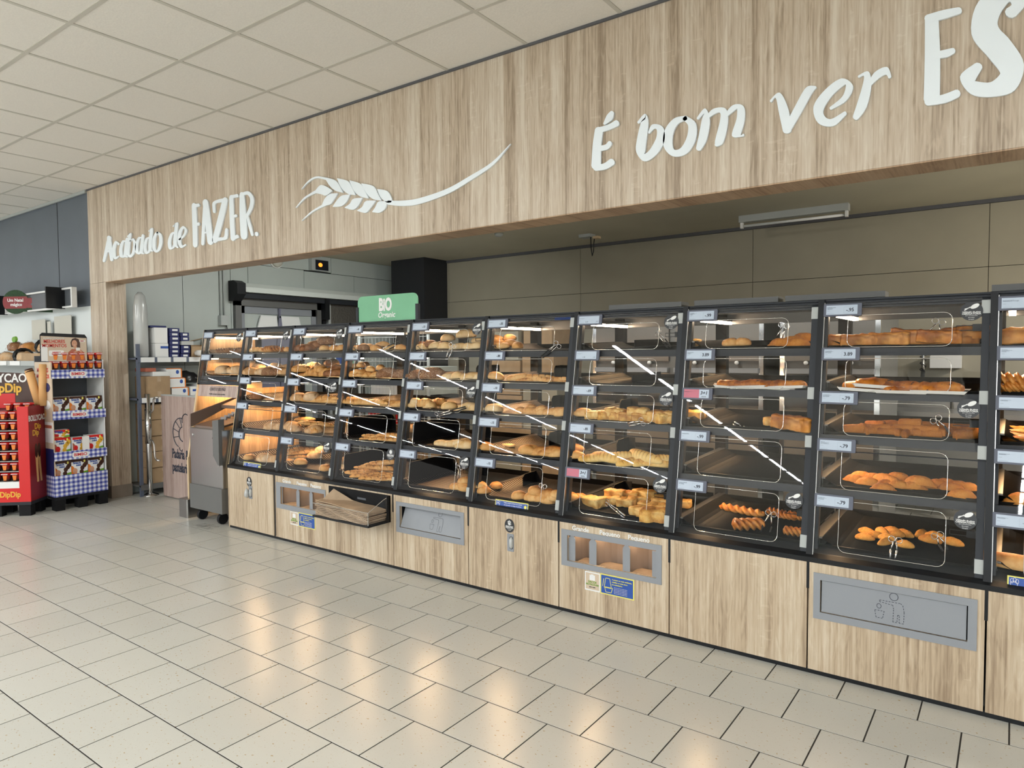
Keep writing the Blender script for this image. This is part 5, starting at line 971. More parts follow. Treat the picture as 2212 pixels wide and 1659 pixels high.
for (m, s, w), l in byk.items():
    l.sort()
    for j, (px, i) in enumerate(l):
        pre = '' if len(l) == 1 else (ordinal(j) + ' from left, ')
        lab[i] = ('%s%s, %s shelf, %s' % (pre, w, SHELF[s], CASE[m]), '%ss on the %s shelf of %s' % (w, SHELF[s], CASE[m]))
for i, (k, s, x, y, z, r, c) in enumerate(BREAD):
    me = kmesh(k, random.randrange(3)); o = link(KIND[k][2], me)
    o.location = (x, y, z); cc = c * random.uniform(.95, 1.05)
    o.scale = (cc, cc * random.uniform(.95, 1.06), cc)
    o.rotation_euler = (random.uniform(-.08, .08), random.uniform(-.10, .10), math.radians(r))
    tag(o, lab[i][0], KIND[k][3], lab[i][1])
    if k == 'tart': link('paper_tray', PAP, o)
# ------------------------------------------------------------------ tongs
def tongs(piv, tip, spread, lb, metal=False):
    P, T = Vector(piv), Vector(tip); d = (T - P); L_ = d.length; d.normalize()
    side = d.cross(Vector((0, .85, .5))); side.normalize()
    if side.length < .1: side = Vector((1, 0, 0))
    rt = thing('serving_tongs', P, lb, 'tongs', 'serving tongs at the bread cases')
    for sg in (-1, 1):
        a = [side * sg * .006, side * sg * (.006 + spread * .5) + d * L_ * .45]; b = [a[1], side * sg * spread * .75 + d * L_]
        MB().tube(a, .0032, 5).build('arm', M['chrome'], rt, smooth=True)
        MB().tube(b, [.0042, .0050], 6).build('grip', M['chrome'] if metal else M['grip'], rt, smooth=True)
        MB().tube([side * sg * .014 - d * .012 + (side * math.cos(q) + d * math.sin(q)) * .013 for q in [2 * math.pi * k / 12 for k in range(12)]], .0018, 4, closed=True).build('loop', M['chrome'], rt, smooth=True)
for piv, tip, sp, metal, lb in [([-3.81, 3.56, 1.514], [-3.621, 3.57, 1.576], 0.012, False, 'tongs with black grips among the rolls under the green sign'), ([-4.409, 3.519, 1.292], [-4.31, 3.494, 1.138], 0.006, False, 'tongs with one long black grip, third case from the left end'), ([-3.046, 3.493, 1.536], [-3.075, 3.482, 1.467], 0.012, True, 'small bright tongs hooked on the pale rolls tray right of the green sign'), ([-3.11, 3.427, 1.08], [-2.883, 3.437, 1.141], 0.008, False, 'tongs with long black grips lying across the middle shelf right of the green sign'), ([-2.927, 3.423, 0.732], [-2.924, 3.399, 0.583], 0.012, False, 'upright tongs in the bottom compartment right of the green sign'), ([-2.225, 3.501, 1.534], [-2.319, 3.49, 1.468], 0.008, False, 'tongs with black grips poking out under price tag -.55'), ([-2.242, 3.488, 1.136], [-2.312, 3.482, 1.099], 0.01, False, 'tongs leaning on the round rolls, middle shelf'), ([-2.276, 3.424, 0.68], [-2.292, 3.408, 0.58], 0.012, False, 'tongs leaning on the rolls above the yellow-edged blue notice, mid-row'), ([-1.606, 3.603, 1.592], [-1.537, 3.59, 1.513], 0.014, False, 'tongs hanging at the top of the case over the Grande bag slots'), ([-1.815, 3.399, 0.644], [-1.71, 3.389, 0.587], 0.012, True, 'all-metal tongs lying in front of the puff pastries'), ([-1.642, 3.436, 1.11], [-1.71, 3.434, 1.094], 0.01, True, 'metal tongs hooked over the shelf edge above the scored rolls'), ([-0.945, 3.626, 1.61], [-0.975, 3.609, 1.507], 0.016, False, 'tongs hanging at the top of the case over the plain cabinet'), ([-1.119, 3.541, 1.093], [-1.164, 3.546, 1.121], 0.012, True, 'metal tongs on the nearly empty middle shelf of the case over the plain cabinet'), ([-0.963, 3.493, 0.674], [-0.989, 3.476, 0.567], 0.028, False, 'tongs with black grips beside the long twisted pastry stick'), ([-0.277, 3.615, 1.607], [-0.306, 3.599, 1.506], 0.045, False, 'wide-open tongs with black grips hanging over the pastry logs'), ([-0.262, 3.505, 1.179], [-0.222, 3.496, 1.124], 0.012, False, 'tongs over the heap of croquettes'), ([-0.404, 3.39, 0.651], [-0.411, 3.378, 0.578], 0.012, True, 'metal tongs standing in front of the fish cakes'), ([-0.247, 3.474, 0.676], [-0.222, 3.466, 0.626], 0.014, False, 'tongs hanging above the fish cakes at the right')]: tongs(piv, tip, sp, lb, metal)
# ================================================================== SLICING MACHINE
SO = (-5.76, 3.55, 0); sl = thing('slicing_machine', SO, 'stainless bread slicing machine on casters at the end of the case row', 'machine'); at = At(sl, SO)
X0, X1 = -6.03, -5.512
body = at.add('body', MB().cham(X0, X1, 3.30, 3.95, .335, .845, .006), M['steel'])
at.add('lower_housing', MB().cham(X0 - .002, X1, 3.285, 3.95, .115, .335, .004), M['steelb'])
at.add('hood', MB().prism([(3.31, .85), (3.95, 1.13), (3.95, 1.16), (3.30, .965), (3.298, .85)], lambda y, z: (X0, y, z), lambda y, z: (X0 + .018, y, z)).prism([(3.60, 1.0), (3.95, 1.13), (3.95, 1.15), (3.60, 1.03)], lambda y, z: (X0 + .018, y, z), lambda y, z: (X1, y, z)), M['hood'])
at.add('bread_bed', MB().prism([(3.33, .845), (3.60, .90), (3.60, .92), (3.33, .862)], lambda y, z: (X0 + .03, y, z), lambda y, z: (X1 - .10, y, z)), M['hood'])
gd = at.add('blade_guard', MB().prism([(X1 - .105, .62), (X1 - .03, .54), (X1 - .012, .54), (X1 - .012, .94), (X1 - .105, .925)], lambda x, z: (x, 3.275, z), lambda x, z: (x, 3.33, z)), M['steelb'])
for k in range(7): at.add('blade_tip', MB().box(X1 - .10, X1 - .012, 3.35 + .035 * k, 3.36 + .035 * k, .93 + .012 * k, .955 + .012 * k), M['steel'])
at.add('bread_bracket', MB().tube([(X1 - .06, 3.72, 1.08), (X1 - .06, 3.70, 1.12), (X1 - .02, 3.70, 1.13), (X1 - .0, 3.72, 1.09)], .012, 6), M['dsteel'], smooth=True)
for x, z in ((X0 + .05, .78), (X1 - .13, .77), (X1 - .06, .535)): at.add('bolt', MB().lathe([(.013, 0), (.013, -.006), (.007, -.010)], (x, 3.30, z), 12, 'y'), M['chrome'], smooth=True)
text('maker_plate', 'MHS', .036, (X1 - .10, 3.2985, .63), FRONT, M['ink'], body, .0015, off=SO)
for x in (X0 + .07, X1 - .12):
    for y in (3.36, 3.85): at.add('caster', MB().lathe([(.045, -.016), (.05, -.010), (.05, .010), (.045, .016)], (x, y, .05), 16, 'x').box(x - .024, x + .024, y - .02, y + .02, .085, .118), M['black'])
# ================================================================== LOW WOODEN GATE PANEL, CHROME POST
GP = (-6.86, 3.70, 0); gp = thing('counter_gate', GP, 'low rosy wood gate panel with a croissant outline and black bakery lettering', 'gate'); at = At(gp, GP)
pb = at.add('panel', MB().box(-7.285, -6.45, 3.68, 3.72, .012, 1.075), M['pinkwood'])
at.add('top_edge', MB().box(-7.287, -6.45, 3.678, 3.722, 1.075, 1.088), M['clip'])
cr = MB()
def arc(cx, cz, r, a0, a1, n=10): return [(cx + r * math.cos(math.radians(a0 + (a1 - a0) * k / n)), 3.678, cz + r * math.sin(math.radians(a0 + (a1 - a0) * k / n))) for k in range(n + 1)]
cr.tube(arc(-6.90, .70, .155, 75, 250), .005, 4); cr.tube(arc(-6.86, .69, .075, 100, 265), .006, 4)
for a in (95, 130, 165, 200): cr.tube([(-6.90 + .155 * math.cos(math.radians(a)), 3.678, .70 + .155 * math.sin(math.radians(a))), (-6.87 + .08 * math.cos(math.radians(a)), 3.678, .69 + .08 * math.sin(math.radians(a)))], .004, 4)
cr.tube(arc(-6.90, .545, .03, 170, 330), .005, 4); cr.tube(arc(-6.80, .83, .07, 60, 200), .005, 4)
At(pb, GP).add('croissant_outline', cr, M['ink'])
for t, z in (('Padaria &', .475), ('pastelaria', .335)): text('lettering', t, .135, (-7.085, 3.6785, z), FRONT, M['ink'], pb, .004, 'LEFT', off=GP, sx=.62)
PO = (-7.45, 3.62, 0); po = thing('gate_post', PO, 'chrome gate post with two bent swing arms on a round foot', 'post'); at = At(po, PO)
at.add('post', MB().tube([(-7.450, 3.62, .01), (-7.450, 3.62, 1.09)], .028, 16), M['chrome'], smooth=True)
at.add('sleeve', MB().tube([(-7.450, 3.62, .56), (-7.450, 3.62, .93)], .034, 16), M['chrome'], smooth=True)
at.add('foot', MB().lathe([(.085, 0), (.085, .008), (.05, .022), (.042, .03)], (-7.450, 3.62, 0), 20), M['chrome'], smooth=True)
for za, zb2 in ((.60, .40), (.90, 1.06)):
    at.add('arm', MB().tube([(-7.410, 3.62, za), (-7.330, 3.60, za), (-7.295, 3.60, za + (zb2 - za) * .2), (-7.285, 3.60, zb2 - (zb2 - za) * .15), (-7.250, 3.60, zb2), (-7.210, 3.61, zb2)], .011, 8), M['chrome'], smooth=True)
# ================================================================== STORE ROOM RACK
_before = set(bpy.data.objects)
RO = (-7.46, 3.95, 0); rk = thing('storage_rack', RO, 'blue-grey storage rack with white shelf labels against the cold room wall', 'rack'); at = At(rk, RO)
RX0, RX1, RY0, RY1 = -7.60, -7.30, 3.462, 4.62
for y in (RY0, RY1 - .03):
    for x in (RX0, RX1 - .03): at.add('upright', MB().box(x, x + .03, y, y + .03, 0, 1.62), M['rblue'])
for z in (.12, 1.045, 1.475):
    sh = at.add('shelf', MB().box(RX0, RX1, RY0, RY1, z - .02, z).box(RX1, RX1 + .012, RY0, RY1, z - .05, z + .006), M['rblue'] if z > .5 else M['steelb'])
    if z > .5:
        for k in range(6): At(sh, RO).add('shelf_label', MB().box(RX1 + .012, RX1 + .015, RY0 + .03 + k * .175, RY0 + .175 + k * .175, z - .048, z + .004), M['white'])
def carton(nm, x0, x1, y0, y1, z0, z1, mt, lb, cat, grp=None, extra=None):
    o = thing(nm, ((x0 + x1) / 2, (y0 + y1) / 2, z0), lb, cat, grp); a = At(o, o.location)
    bo = a.add('body', MB().cham(x0, x1, y0, y1, z0, z1, .003), M[mt])
    if extra: extra(At(bo, o.location), x0, x1, y0, y1, z0, z1)
    return o
def tape(a, x0, x1, y0, y1, z0, z1): ym = (y0 + y1) / 2; a.add('tape', MB().box(x1 - .001, x1 + .0015, ym - .02, ym + .02, z0 + (z1 - z0) * .0, z0 + (z1 - z0) * .3).box(x1 - .001, x1 + .0015, ym - .02, ym + .02, z1 - (z1 - z0) * .25, z1), M['kraft'])
def lab_white(a, x0, x1, y0, y1, z0, z1): a.add('label', MB().box(x1 - .001, x1 + .002, y0 + .03, y0 + .09, z0 + .04, z1 - .03), M['white'])
def blueflap(a, x0, x1, y0, y1, z0, z1): a.add('print', MB().box(x1 - .001, x1 + .0015, y0 + (y1 - y0) * .4, y1, z1 - .055, z1 - .03), M['blue'])
def redband(a, x0, x1, y0, y1, z0, z1):
    a.add('print', MB().box(x1 - .001, x1 + .0015, y0, y1, z1 - .008, z1).box(x1 - .001, x1 + .0015, y1 - .012, y1, z0, z1), M['orange']); a.add('glove_print', MB().prism(ellipse(.018, .022, 10, y1 - .05, (z0 + z1) / 2 + .01), lambda y, z: (x1 - .001, y, z), lambda y, z: (x1 + .002, y, z)), M['blue'])
def packband(a, x0, x1, y0, y1, z0, z1): a.add('print', MB().box(x1 - .001, x1 + .0015, y0 + .03, y1 - .02, z0 + .012, z1 - .012), M['white'])
ROLL = thing('wrapped_roll', (-7.40, 3.465 + .09, 1.475), 'tall white film-wrapped roll standing beside the pillar', 'roll'); MB().lathe([(.06, 0), (.072, .02), (.072, .42), (.066, .55), (.05, .66), (.02, .70)], (0, 0, 0), 18).build('film', M['plastic'], ROLL, smooth=True)
carton('carton', -7.55, -7.31, 3.66, 3.80, 1.475, 1.63, 'white', 'white carton with blue print, lower of two on the top shelf', 'box', 'white cartons on the rack', blueflap)
carton('carton', -7.55, -7.31, 3.655, 3.795, 1.632, 1.80, 'white', 'white carton stacked on another beside the wrapped roll', 'box', 'white cartons on the rack')
carton('flat_pack', -7.56, -7.34, 3.63, 3.80, 1.802, 1.822, 'navy', 'flat dark blue pack on top of the white cartons', 'pack', 'dark blue packs on the rack')
for c, (y0, y1) in enumerate(((3.815, 3.925), (3.94, 4.04))):
    for k in range(7 if c == 0 else 6):
        z0 = 1.475 + k * .0465
        if c == 1 and k == 3: carton('white_pack', -7.54, -7.28, y0 - .005, y1 + .03, z0, z0 + .042, 'plastic', 'white pack between dark blue packs on the top shelf', 'pack'); continue
        carton('blue_pack', -7.54, -7.31 + random.uniform(-.01, .01), y0, y1, z0, z0 + .045, 'navy', '%s dark blue pack from the bottom, %s stack on the top shelf' % (ordinal(k), ('left', 'right')[c]), 'pack', 'dark blue packs on the rack', packband)
ob = thing('open_carton', (-7.45, 4.20, 1.475), 'open brown carton holding white rolls, beside the dark blue packs', 'box'); a = At(ob, (-7.45, 4.20, 1.475))
a.add('body', MB().box(-7.58, -7.575, 4.06, 4.36, 1.475, 1.62).box(-7.325, -7.32, 4.06, 4.36, 1.475, 1.60).box(-7.58, -7.32, 4.06, 4.065, 1.475, 1.62).box(-7.58, -7.32, 4.355, 4.36, 1.475, 1.70).box(-7.58, -7.32, 4.06, 4.36, 1.475, 1.48), M['card'])
a.add('flap', MB().prism([(4.07, 1.63), (4.36, 1.70), (4.36, 1.705), (4.07, 1.636)], lambda y, z: (-7.60, y, z), lambda y, z: (-7.57, y, z)), M['card'])
for k, (y, z) in enumerate(((4.13, 1.525), (4.21, 1.515))): o = tag(MB().tube([(-.09, 0, 0), (.09, 0, 0)], .032, 12).build('paper_roll', M['paper'], smooth=True), ('round white roll end in front of the open carton, left one', 'round white roll end in front of the open carton, right one')[k], 'roll', 'white rolls by the open carton'); o.location = (-7.27 - .02, y, z)
carton('carton', -7.57, -7.29, 3.56, 3.80, 1.045, 1.275, 'card', 'brown carton with black print on the middle shelf', 'box', 'brown cartons on the rack', tape)
carton('glove_box', -7.56, -7.30, 3.62, 3.79, 1.277, 1.325, 'white', 'flat white glove box on top of the brown carton', 'box', 'glove boxes on the rack')
carton('glove_box', -7.54, -7.31, 3.55, 3.66, 1.327, 1.365, 'coral', 'small dim box above the flat white glove box', 'box', 'glove boxes on the rack')
for k, (y0, y1) in enumerate(((3.82, 4.01), (3.80, 3.985), (3.775, 3.95))): carton('glove_box', -7.56, -7.32 + .012 * (2 - k), y0, y1, 1.045 + .105 * k, 1.147 + .105 * k, 'white', ('bottom', 'middle', 'top')[k] + ' white glove box with an orange edge in the stack of three', 'box', 'glove boxes on the rack', redband)
carton('milk_carton', -7.54, -7.30, 4.03, 4.10, 1.045, 1.15, 'white', 'upright white box with a blue logo beside the stacked glove boxes', 'box', None, blueflap)
for k in range(4): carton('white_box', -7.54, -7.29, 4.115, 4.24, 1.045 + .033 * k, 1.075 + .033 * k, 'white', '%s flat white box from the bottom at the middle shelf end' % ordinal(k), 'box', 'flat white boxes on the rack')
bg = thing('black_bag', (-7.44, 4.08, 1.18), 'crumpled black bag lying on the boxes of the middle shelf', 'bag'); bb = blob(.20, .26, .17, 2, 2, 16, 14, .3, 12, 3); bo = bb.build('sack', M['bag'], bg, (0, -.02, .075), smooth=True); MB().tube([(.05, .05, .07), (.07, .12, .04), (.08, .17, .0), (.08, .20, -.02)], [.03, .022, .018, .012], 8).build('strap', M['bag'], bg, smooth=True)
for k in range(5):
    for c in range(2): carton('carton', -7.58, -7.325 + .012 * ((k + c) % 2), 3.56 + .34 * c, 3.885 + .34 * c, .12 + .172 * k, .287 + .172 * k, 'card', '%s brown carton from the floor, %s stack under the rack' % (ordinal(k), ('left', 'right')[c]), 'box', 'brown cartons on the rack', lab_white if c else tape)
for o_ in set(bpy.data.objects) - _before:
    if o_.parent is None: o_.location = o_.location + Vector((-.145, .06, 0))
# ================================================================== COLD ROOM DOORS
XW = -7.75
def E_(nm, lb, cat, y, z): o = thing(nm, (XW, y, z), lb, cat); return o, At(o, (XW, y, z))
o, a = E_('sliding_door_hood', 'long white sliding-door hood with a black end cap over the cold room doors', 'door hood', 6.2, 2.27)
a.add('hood', MB().prism([(XW, 2.26), (XW + .17, 2.27), (XW + .17, 2.33), (XW + .10, 2.385), (XW, 2.39)], lambda x, z: (x, 4.88, z), lambda x, z: (x, 7.58, z)), M['coldh'])
a.add('end_cap', MB().prism([(XW, 2.16), (XW + .10, 2.16), (XW + .19, 2.24), (XW + .19, 2.37), (XW + .11, 2.405), (XW, 2.405)], lambda x, z: (x, 4.77, z), lambda x, z: (x, 4.885, z)), M['black'])
a.add('rail', MB().box(XW, XW + .12, 4.88, 7.58, 2.20, 2.262), M['dgrey'])
d = struct(MB().box(XW - .006, XW + .05, 4.83, 4.91, 0, 2.2).box(XW - .006, XW + .05, 6.05, 6.12, 0, 2.2).box(XW - .006, XW + .05, 4.83, 6.12, 2.11, 2.2).build('door_1', M['steelb']))
MB().box(XW - .012, XW + .004, 4.91, 6.05, 0, 2.11).build('door_leaf', M['cold'], d)
fr = MB(); fr.box(XW + .004, XW + .02, 4.91, 4.97, 0, 2.11).box(XW + .004, XW + .02, 5.98, 6.05, 0, 2.11).box(XW + .004, XW + .02, 4.91, 6.05, 2.02, 2.11); fr.build('door_frame', M['alu'], d)
MB().tube([(XW + .05, 4.86, 1.60), (XW + .09, 4.90, 1.60), (XW + .09, 4.97, 1.62)], .014, 6).build('door_handle', M['black'], d)
o, a = E_('strip_curtain', 'white swing-door plates with smoky film hanging in the cold room doorway', 'curtain', 5.45, 1.2)
for y0, y1, t in ((5.10, 5.44, .08), (5.47, 5.82, -.08)):
    a.add('plate', MB().prism([(y0 - .0, 1.74), (y1, 1.74), (y1 - (.03 if t > 0 else .07), 2.0), (y0 + (.08 if t > 0 else .0), 2.0)], lambda y, z: (XW + .03, y, z), lambda y, z: (XW + .05, y, z)), M['white'])
    a.add('film', MB().box(XW + .034, XW + .038, y0 - .02, y1 + .02, .6, 1.745), M['lila'])
a.add('hinge', MB().prism([(5.40, 1.62), (5.51, 1.62), (5.47, 2.0), (5.44, 2.0)], lambda y, z: (XW + .05, y, z), lambda y, z: (XW + .06, y, z)).box(XW + .03, XW + .06, 5.445, 5.465, 1.98, 2.1), M['lila'])
o, a = E_('door_post', 'black vertical post between the cold room doors', 'post', 6.2, 0); a.add('post', MB().box(XW, XW + .13, 6.125, 6.20, 1.98, 2.26).box(XW, XW + .06, 6.14, 6.19, 0, 1.98), M['black'])
d2 = struct(MB().box(XW - .004, XW + .06, 6.235, 6.275, 0, 2.2).build('door_2', M['clip'])); MB().box(XW - .004, XW + .045, 6.275, 6.89, .0, 2.2).build('door_leaf', M['embossed'], d2)
o, a = E_('thermostat', 'small grey box with a dark screen and orange glow high on the cold room wall', 'thermostat', 6.1, 2.65)
a.add('housing', MB().box(XW, XW + .07, 5.96, 6.24, 2.645, 2.80), M['clip']); a.add('screen', MB().box(XW + .07, XW + .074, 6.02, 6.235, 2.655, 2.79), M['screenb']); a.add('glow', MB().prism(ellipse(.034, .028, 12, 6.10, 2.725), lambda y, z: (XW + .0735, y, z), lambda y, z: (XW + .0755, y, z)), M['glow'])
o, a = E_('bulkhead_lamp', 'round unlit bulkhead lamp under the fascia edge on the cold room wall', 'lamp', 5.44, 2.7); a.add('base', MB().lathe([(.09, 0), (.09, .03)], (XW, 5.44, 2.71), 18, 'x'), M['white']); a.add('lens', MB().lathe([(.082, .03), (.075, .06), (.04, .085), (.005, .09)], (XW, 5.44, 2.71), 18, 'x'), M['lens'], smooth=True)
o, a = E_('conduit', 'two thin grey conduits running down to a small switch box', 'conduit', 4.68, 1.9)
for y in (4.655, 4.70): a.add('pipe', MB().tube([(XW + .012, y, 1.96), (XW + .012, y, 2.85)], .010, 6), M['clip'], smooth=True)
a.add('switch_box', MB().cham(XW, XW + .06, 4.63, 4.735, 1.86, 1.98), M['clip']); a.add('cable', MB().tube([(XW + .02, 4.72, 1.86), (XW + .03, 4.74, 1.75), (XW + .02, 4.72, 1.60)], .008, 5), M['steelb'], smooth=True)
# wall notice, column, smoke detector, loose cable, unlit batten lamp
struct(MB().box(-7.34, -6.69, 7.10, 7.6, 0, ZB_).build('pillar_black', M['col']))
o = thing('fire_notice', (-6.98, 7.09, 1.95), 'small red and white fire notice on the black column', 'sign'); a = At(o, (-6.98, 7.09, 1.95)); a.add('plate', MB().box(-7.06, -6.90, 7.088, 7.0995, 1.96, 2.14), M['white']); a.add('print', MB().box(-7.05, -6.95, 7.085, 7.089, 1.975, 2.125), M['red'])
o = thing('smoke_detector', (-4.73, 6.25, ZB_), 'small pale disc detector on the bakery ceiling', 'detector'); MB().lathe([(.05, 0), (.05, -.02), (.03, -.035), (.01, -.036)], (0, 0, 0), 16).build('disc', M['clip'], o, smooth=True)
o = thing('cable_box', (-3.97, 6.95, ZB_), 'white ceiling box with a loose black cable loop', 'cable'); MB().box(-.09, .06, -.07, .05, -.035, 0).build('box', M['clip'], o); MB().box(.08, .15, -.05, .02, -.06, -.035).build('connector', M['stripwood'], o)
MB().tube([(.04, -.02, -.03), (.045, -.02, -.16), (.06, -.02, -.25), (.075, -.02, -.20), (.08, -.02, -.12), (.09, -.02, -.05)], .006, 5).build('cable', M['black'], o, smooth=True)
o = thing('batten_lamp', (-1.75, 6.99, ZB_), 'unlit white tube lamp fixture on the bakery ceiling', 'lamp'); MB().box(-.50, .50, -.045, .045, -.065, 0).build('housing', M['clip'], o); MB().tube([(-.46, 0, -.10), (.46, 0, -.10)], .013, 8).build('tube', M['white'], o, smooth=True)
for x in (-.48, .48): MB().box(x - .012, x + .012, -.02, .02, -.12, -.06).build('holder', M['white'], o)
# ================================================================== OVENS, SINK, CAGE, CARTONS BEHIND THE CASES
for i, (xa, xb) in enumerate(((-3.20, -1.64), (-1.50, -.80))):
    o = thing('deck_oven', ((xa + xb) / 2, 6.2, 0), ('wide grey steel oven behind the cases over the bag slots', 'narrow grey steel oven beside the wide one, near the sink')[i], 'oven', 'ovens behind the bread cases'); a = At(o, o.location)
    a.add('body', MB().box(xa, xb, 5.72, 6.7, .10, 1.85).box(xa + .03, xb - .03, 5.80, 6.6, 0, .10), M['steelb'])
    nd = 2 if i == 0 else 1; w = (xb - xa) / nd
    for k in range(nd):
        p0, p1 = xa + w * k + .03, xa + w * (k + 1) - .03
        dr = a.add('door', MB().box(p0, p1, 5.695, 5.72, 1.42, 1.83), M['osteel'])
        a.add('hood_bar', MB().box(p0, p1, 5.66, 5.72, 1.32, 1.36), M['alu'])
        a.add('window', MB().box(p0, p1, 5.70, 5.72, 1.05, 1.31), M['window'])
        a.add('handle', MB().tube([(p0 + .05, 5.66, 1.20), (p1 - .05, 5.66, 1.20)], .012, 6), M['chrome'], smooth=True)
        a.add('lower_door', MB().box(p0, p1, 5.695, 5.72, .16, 1.03), M['osteel'])
        for q in (.25, .75): a.add('knob', MB().lathe([(.016, 0), (.015, -.025)], (p0 + (p1 - p0) * q, 5.70, 1.405), 12, 'y'), M['white'], smooth=True)
    for x in (xa + .012, xb - .012): a.add('corner_post', MB().box(x - .018, x + .018, 5.69, 5.73, .1, 1.85), M['chrome'])
o = thing('wash_basin', (-.55, 7.25, 0), 'steel wash basin with coiled spray hose on the rear wall', 'sink'); a = At(o, (-.55, 7.25, 0))
a.add('counter', MB().box(-1.10, .5, 6.95, 7.575, .90, .96), M['steel']); a.add('front', MB().box(-1.08, .48, 6.98, 7.0, .45, .90), M['steelb']); a.add('backsplash', MB().box(-1.10, .5, 7.555, 7.58, .96, 1.22), M['steel'])
for x in (-1.06, -.3, .46): a.add('leg', MB().box(x - .02, x + .02, 7.0, 7.04, 0, .9), M['steelb'])
hose = [(-.93, 7.3, .96)] + [(-.93, 7.3, 1.0 + .06 * k) for k in range(9)] + [(-.80 - .13 * math.cos(q), 7.3, 1.50 + .15 * math.sin(q)) for q in [math.pi * k / 10 for k in range(1, 11)]] + [(-.67, 7.3, 1.44), (-.67, 7.3, 1.30)]
a.add('riser', MB().tube(hose, .014, 8), M['chrome'], smooth=True)
co = MB(); pts = []
def along(p, t):
    n = len(p) - 1; f = t * n; i = min(int(f), n - 1); f -= i; return Vector(p[i]).lerp(Vector(p[i + 1]), f), (Vector(p[i + 1]) - Vector(p[i])).normalized()
for k in range(330):
    c, d = along(hose[7:], k / 329); q = k * 2 * math.pi / 10; x = d.cross(Vector((0, 1, 0))).normalized(); pts.append(c + (x * math.cos(q) + Vector((0, 1, 0)) * math.sin(q)) * .024)
a.add('spring', co.tube(pts, .0045, 4), M['black'], smooth=True)
a.add('spray_head', MB().tube([(-.67, 7.3, 1.32), (-.67, 7.29, 1.20), (-.66, 7.27, 1.14)], [.016, .02, .028], 8), M['black'], smooth=True)
for x in (-.92, -.45): a.add('tap', MB().tube([(x, 7.5, .96), (x, 7.5, 1.12), (x, 7.40, 1.14), (x, 7.36, 1.10)], .016, 8), M['chrome'], smooth=True)
o = tag(MB().cham(-.63, -.385, 7.46, 7.58, 1.335, 1.455, .01).build('towel_dispenser', M['white']), 'white paper towel dispenser on the rear wall above the sink', 'dispenser')
# wire roll container with cartons
CO = (-5.45, 5.55, 0); cg = thing('roll_container', CO, 'tall wire roll container behind the case under the green sign', 'cage'); a = At(cg, CO)
a.add('base', MB().box(-6.0, -4.9, 5.25, 5.9, .14, .19), M['dgrey'])
for x in (-5.98, -4.92):
    for y in (5.27, 5.88): a.add('post', MB().tube([(x, y, .14), (x, y, 1.70)], .016, 8), M['clip'], smooth=True); a.add('wheel', MB().lathe([(.06, -.015), (.06, .015)], (x, y, .06), 14, 'x'), M['black'])
g = MB(); nx = 19
for k in range(1, nx): x = -5.98 + 1.06 * k / nx; g.tube([(x, 5.26, .2), (x, 5.26, 1.69)], .0032, 4)
for k in range(12): z = .25 + .13 * k; g.tube([(-5.98, 5.258, z), (-4.92, 5.258, z)], .0032, 4)
gr = a.add('wire_grid', g, M['clip']); gr['kind'] = 'stuff'
for k, (x0, x1, z0, z1, mt) in enumerate(((-5.9, -5.45, .19, .55, 'dgrey'), (-5.4, -4.98, .19, .7, 'card'), (-5.9, -5.4, .55, .95, 'red'), (-5.36, -4.98, .71, 1.05, 'dgrey'), (-5.85, -5.42, .96, 1.28, 'white'), (-5.38, -5.0, 1.06, 1.36, 'cold'))):
    carton('crate', x0, x1, 5.32, 5.82, z0, z1, mt, ('dark crate at the bottom of the wire roll container', 'brown carton at the bottom of the wire roll container', 'red crate in the middle of the wire roll container', 'dark crate above the brown carton in the roll container', 'white carton near the top of the wire roll container', 'pale green carton near the top of the wire roll container')[k], 'box', 'goods in the roll container')
for k, (x0, x1, z0, z1) in enumerate(((-4.62, -4.2, .2, .62), (-4.18, -3.72, .2, .7), (-4.6, -4.18, .63, 1.05), (-4.16, -3.74, .71, 1.15), (-4.6, -4.2, 1.06, 1.42), (-4.17, -3.78, 1.16, 1.50), (-4.58, -4.22, 1.43, 1.76), (-4.15, -3.8, 1.51, 1.80))):
    carton('carton', x0, x1, 5.9, 6.4, z0, z1, 'card' if k % 3 else 'beige', '%s carton from the floor in the %s stack behind the -.55 case' % (ordinal(k // 2), ('left', 'right')[k % 2]), 'box', 'cartons stacked behind the -.55 case', None)
MB_ = MB().box(-4.7, -3.65, 5.85, 6.45, .12, .16); pl = thing('pallet', (-4.18, 6.15, 0), 'low pallet under the cartons behind the -.55 case', 'pallet'); a = At(pl, (-4.18, 6.15, 0)); a.add('deck', MB().box(-4.7, -3.65, 5.85, 6.45, .12, .20), M['stripwood'])
for x in (-4.65, -4.18, -3.72): a.add('runner', MB().box(x - .05, x + .05, 5.85, 6.45, 0, .12), M['stripwood'])
o = thing('hygiene_notice', (XW, 6.5, 1.5), 'white hygiene notice with a blue round symbol behind the third case', 'notice'); a = At(o, (XW, 6.5, 1.5))
for k, (y, c) in enumerate(((6.42, 'blue'), (6.62, 'green'))): a.add('sheet', MB().box(XW + .046, XW + .05, y - .08, y + .08, 1.34, 1.66), M['white']); a.add('symbol', MB().prism(ellipse(.06, .06, 16, y, 1.57), lambda q, z: (XW + .05, q, z), lambda q, z: (XW + .052, q, z)).box(XW + .05, XW + .052, y - .06, y + .06, 1.37, 1.46), M[c])
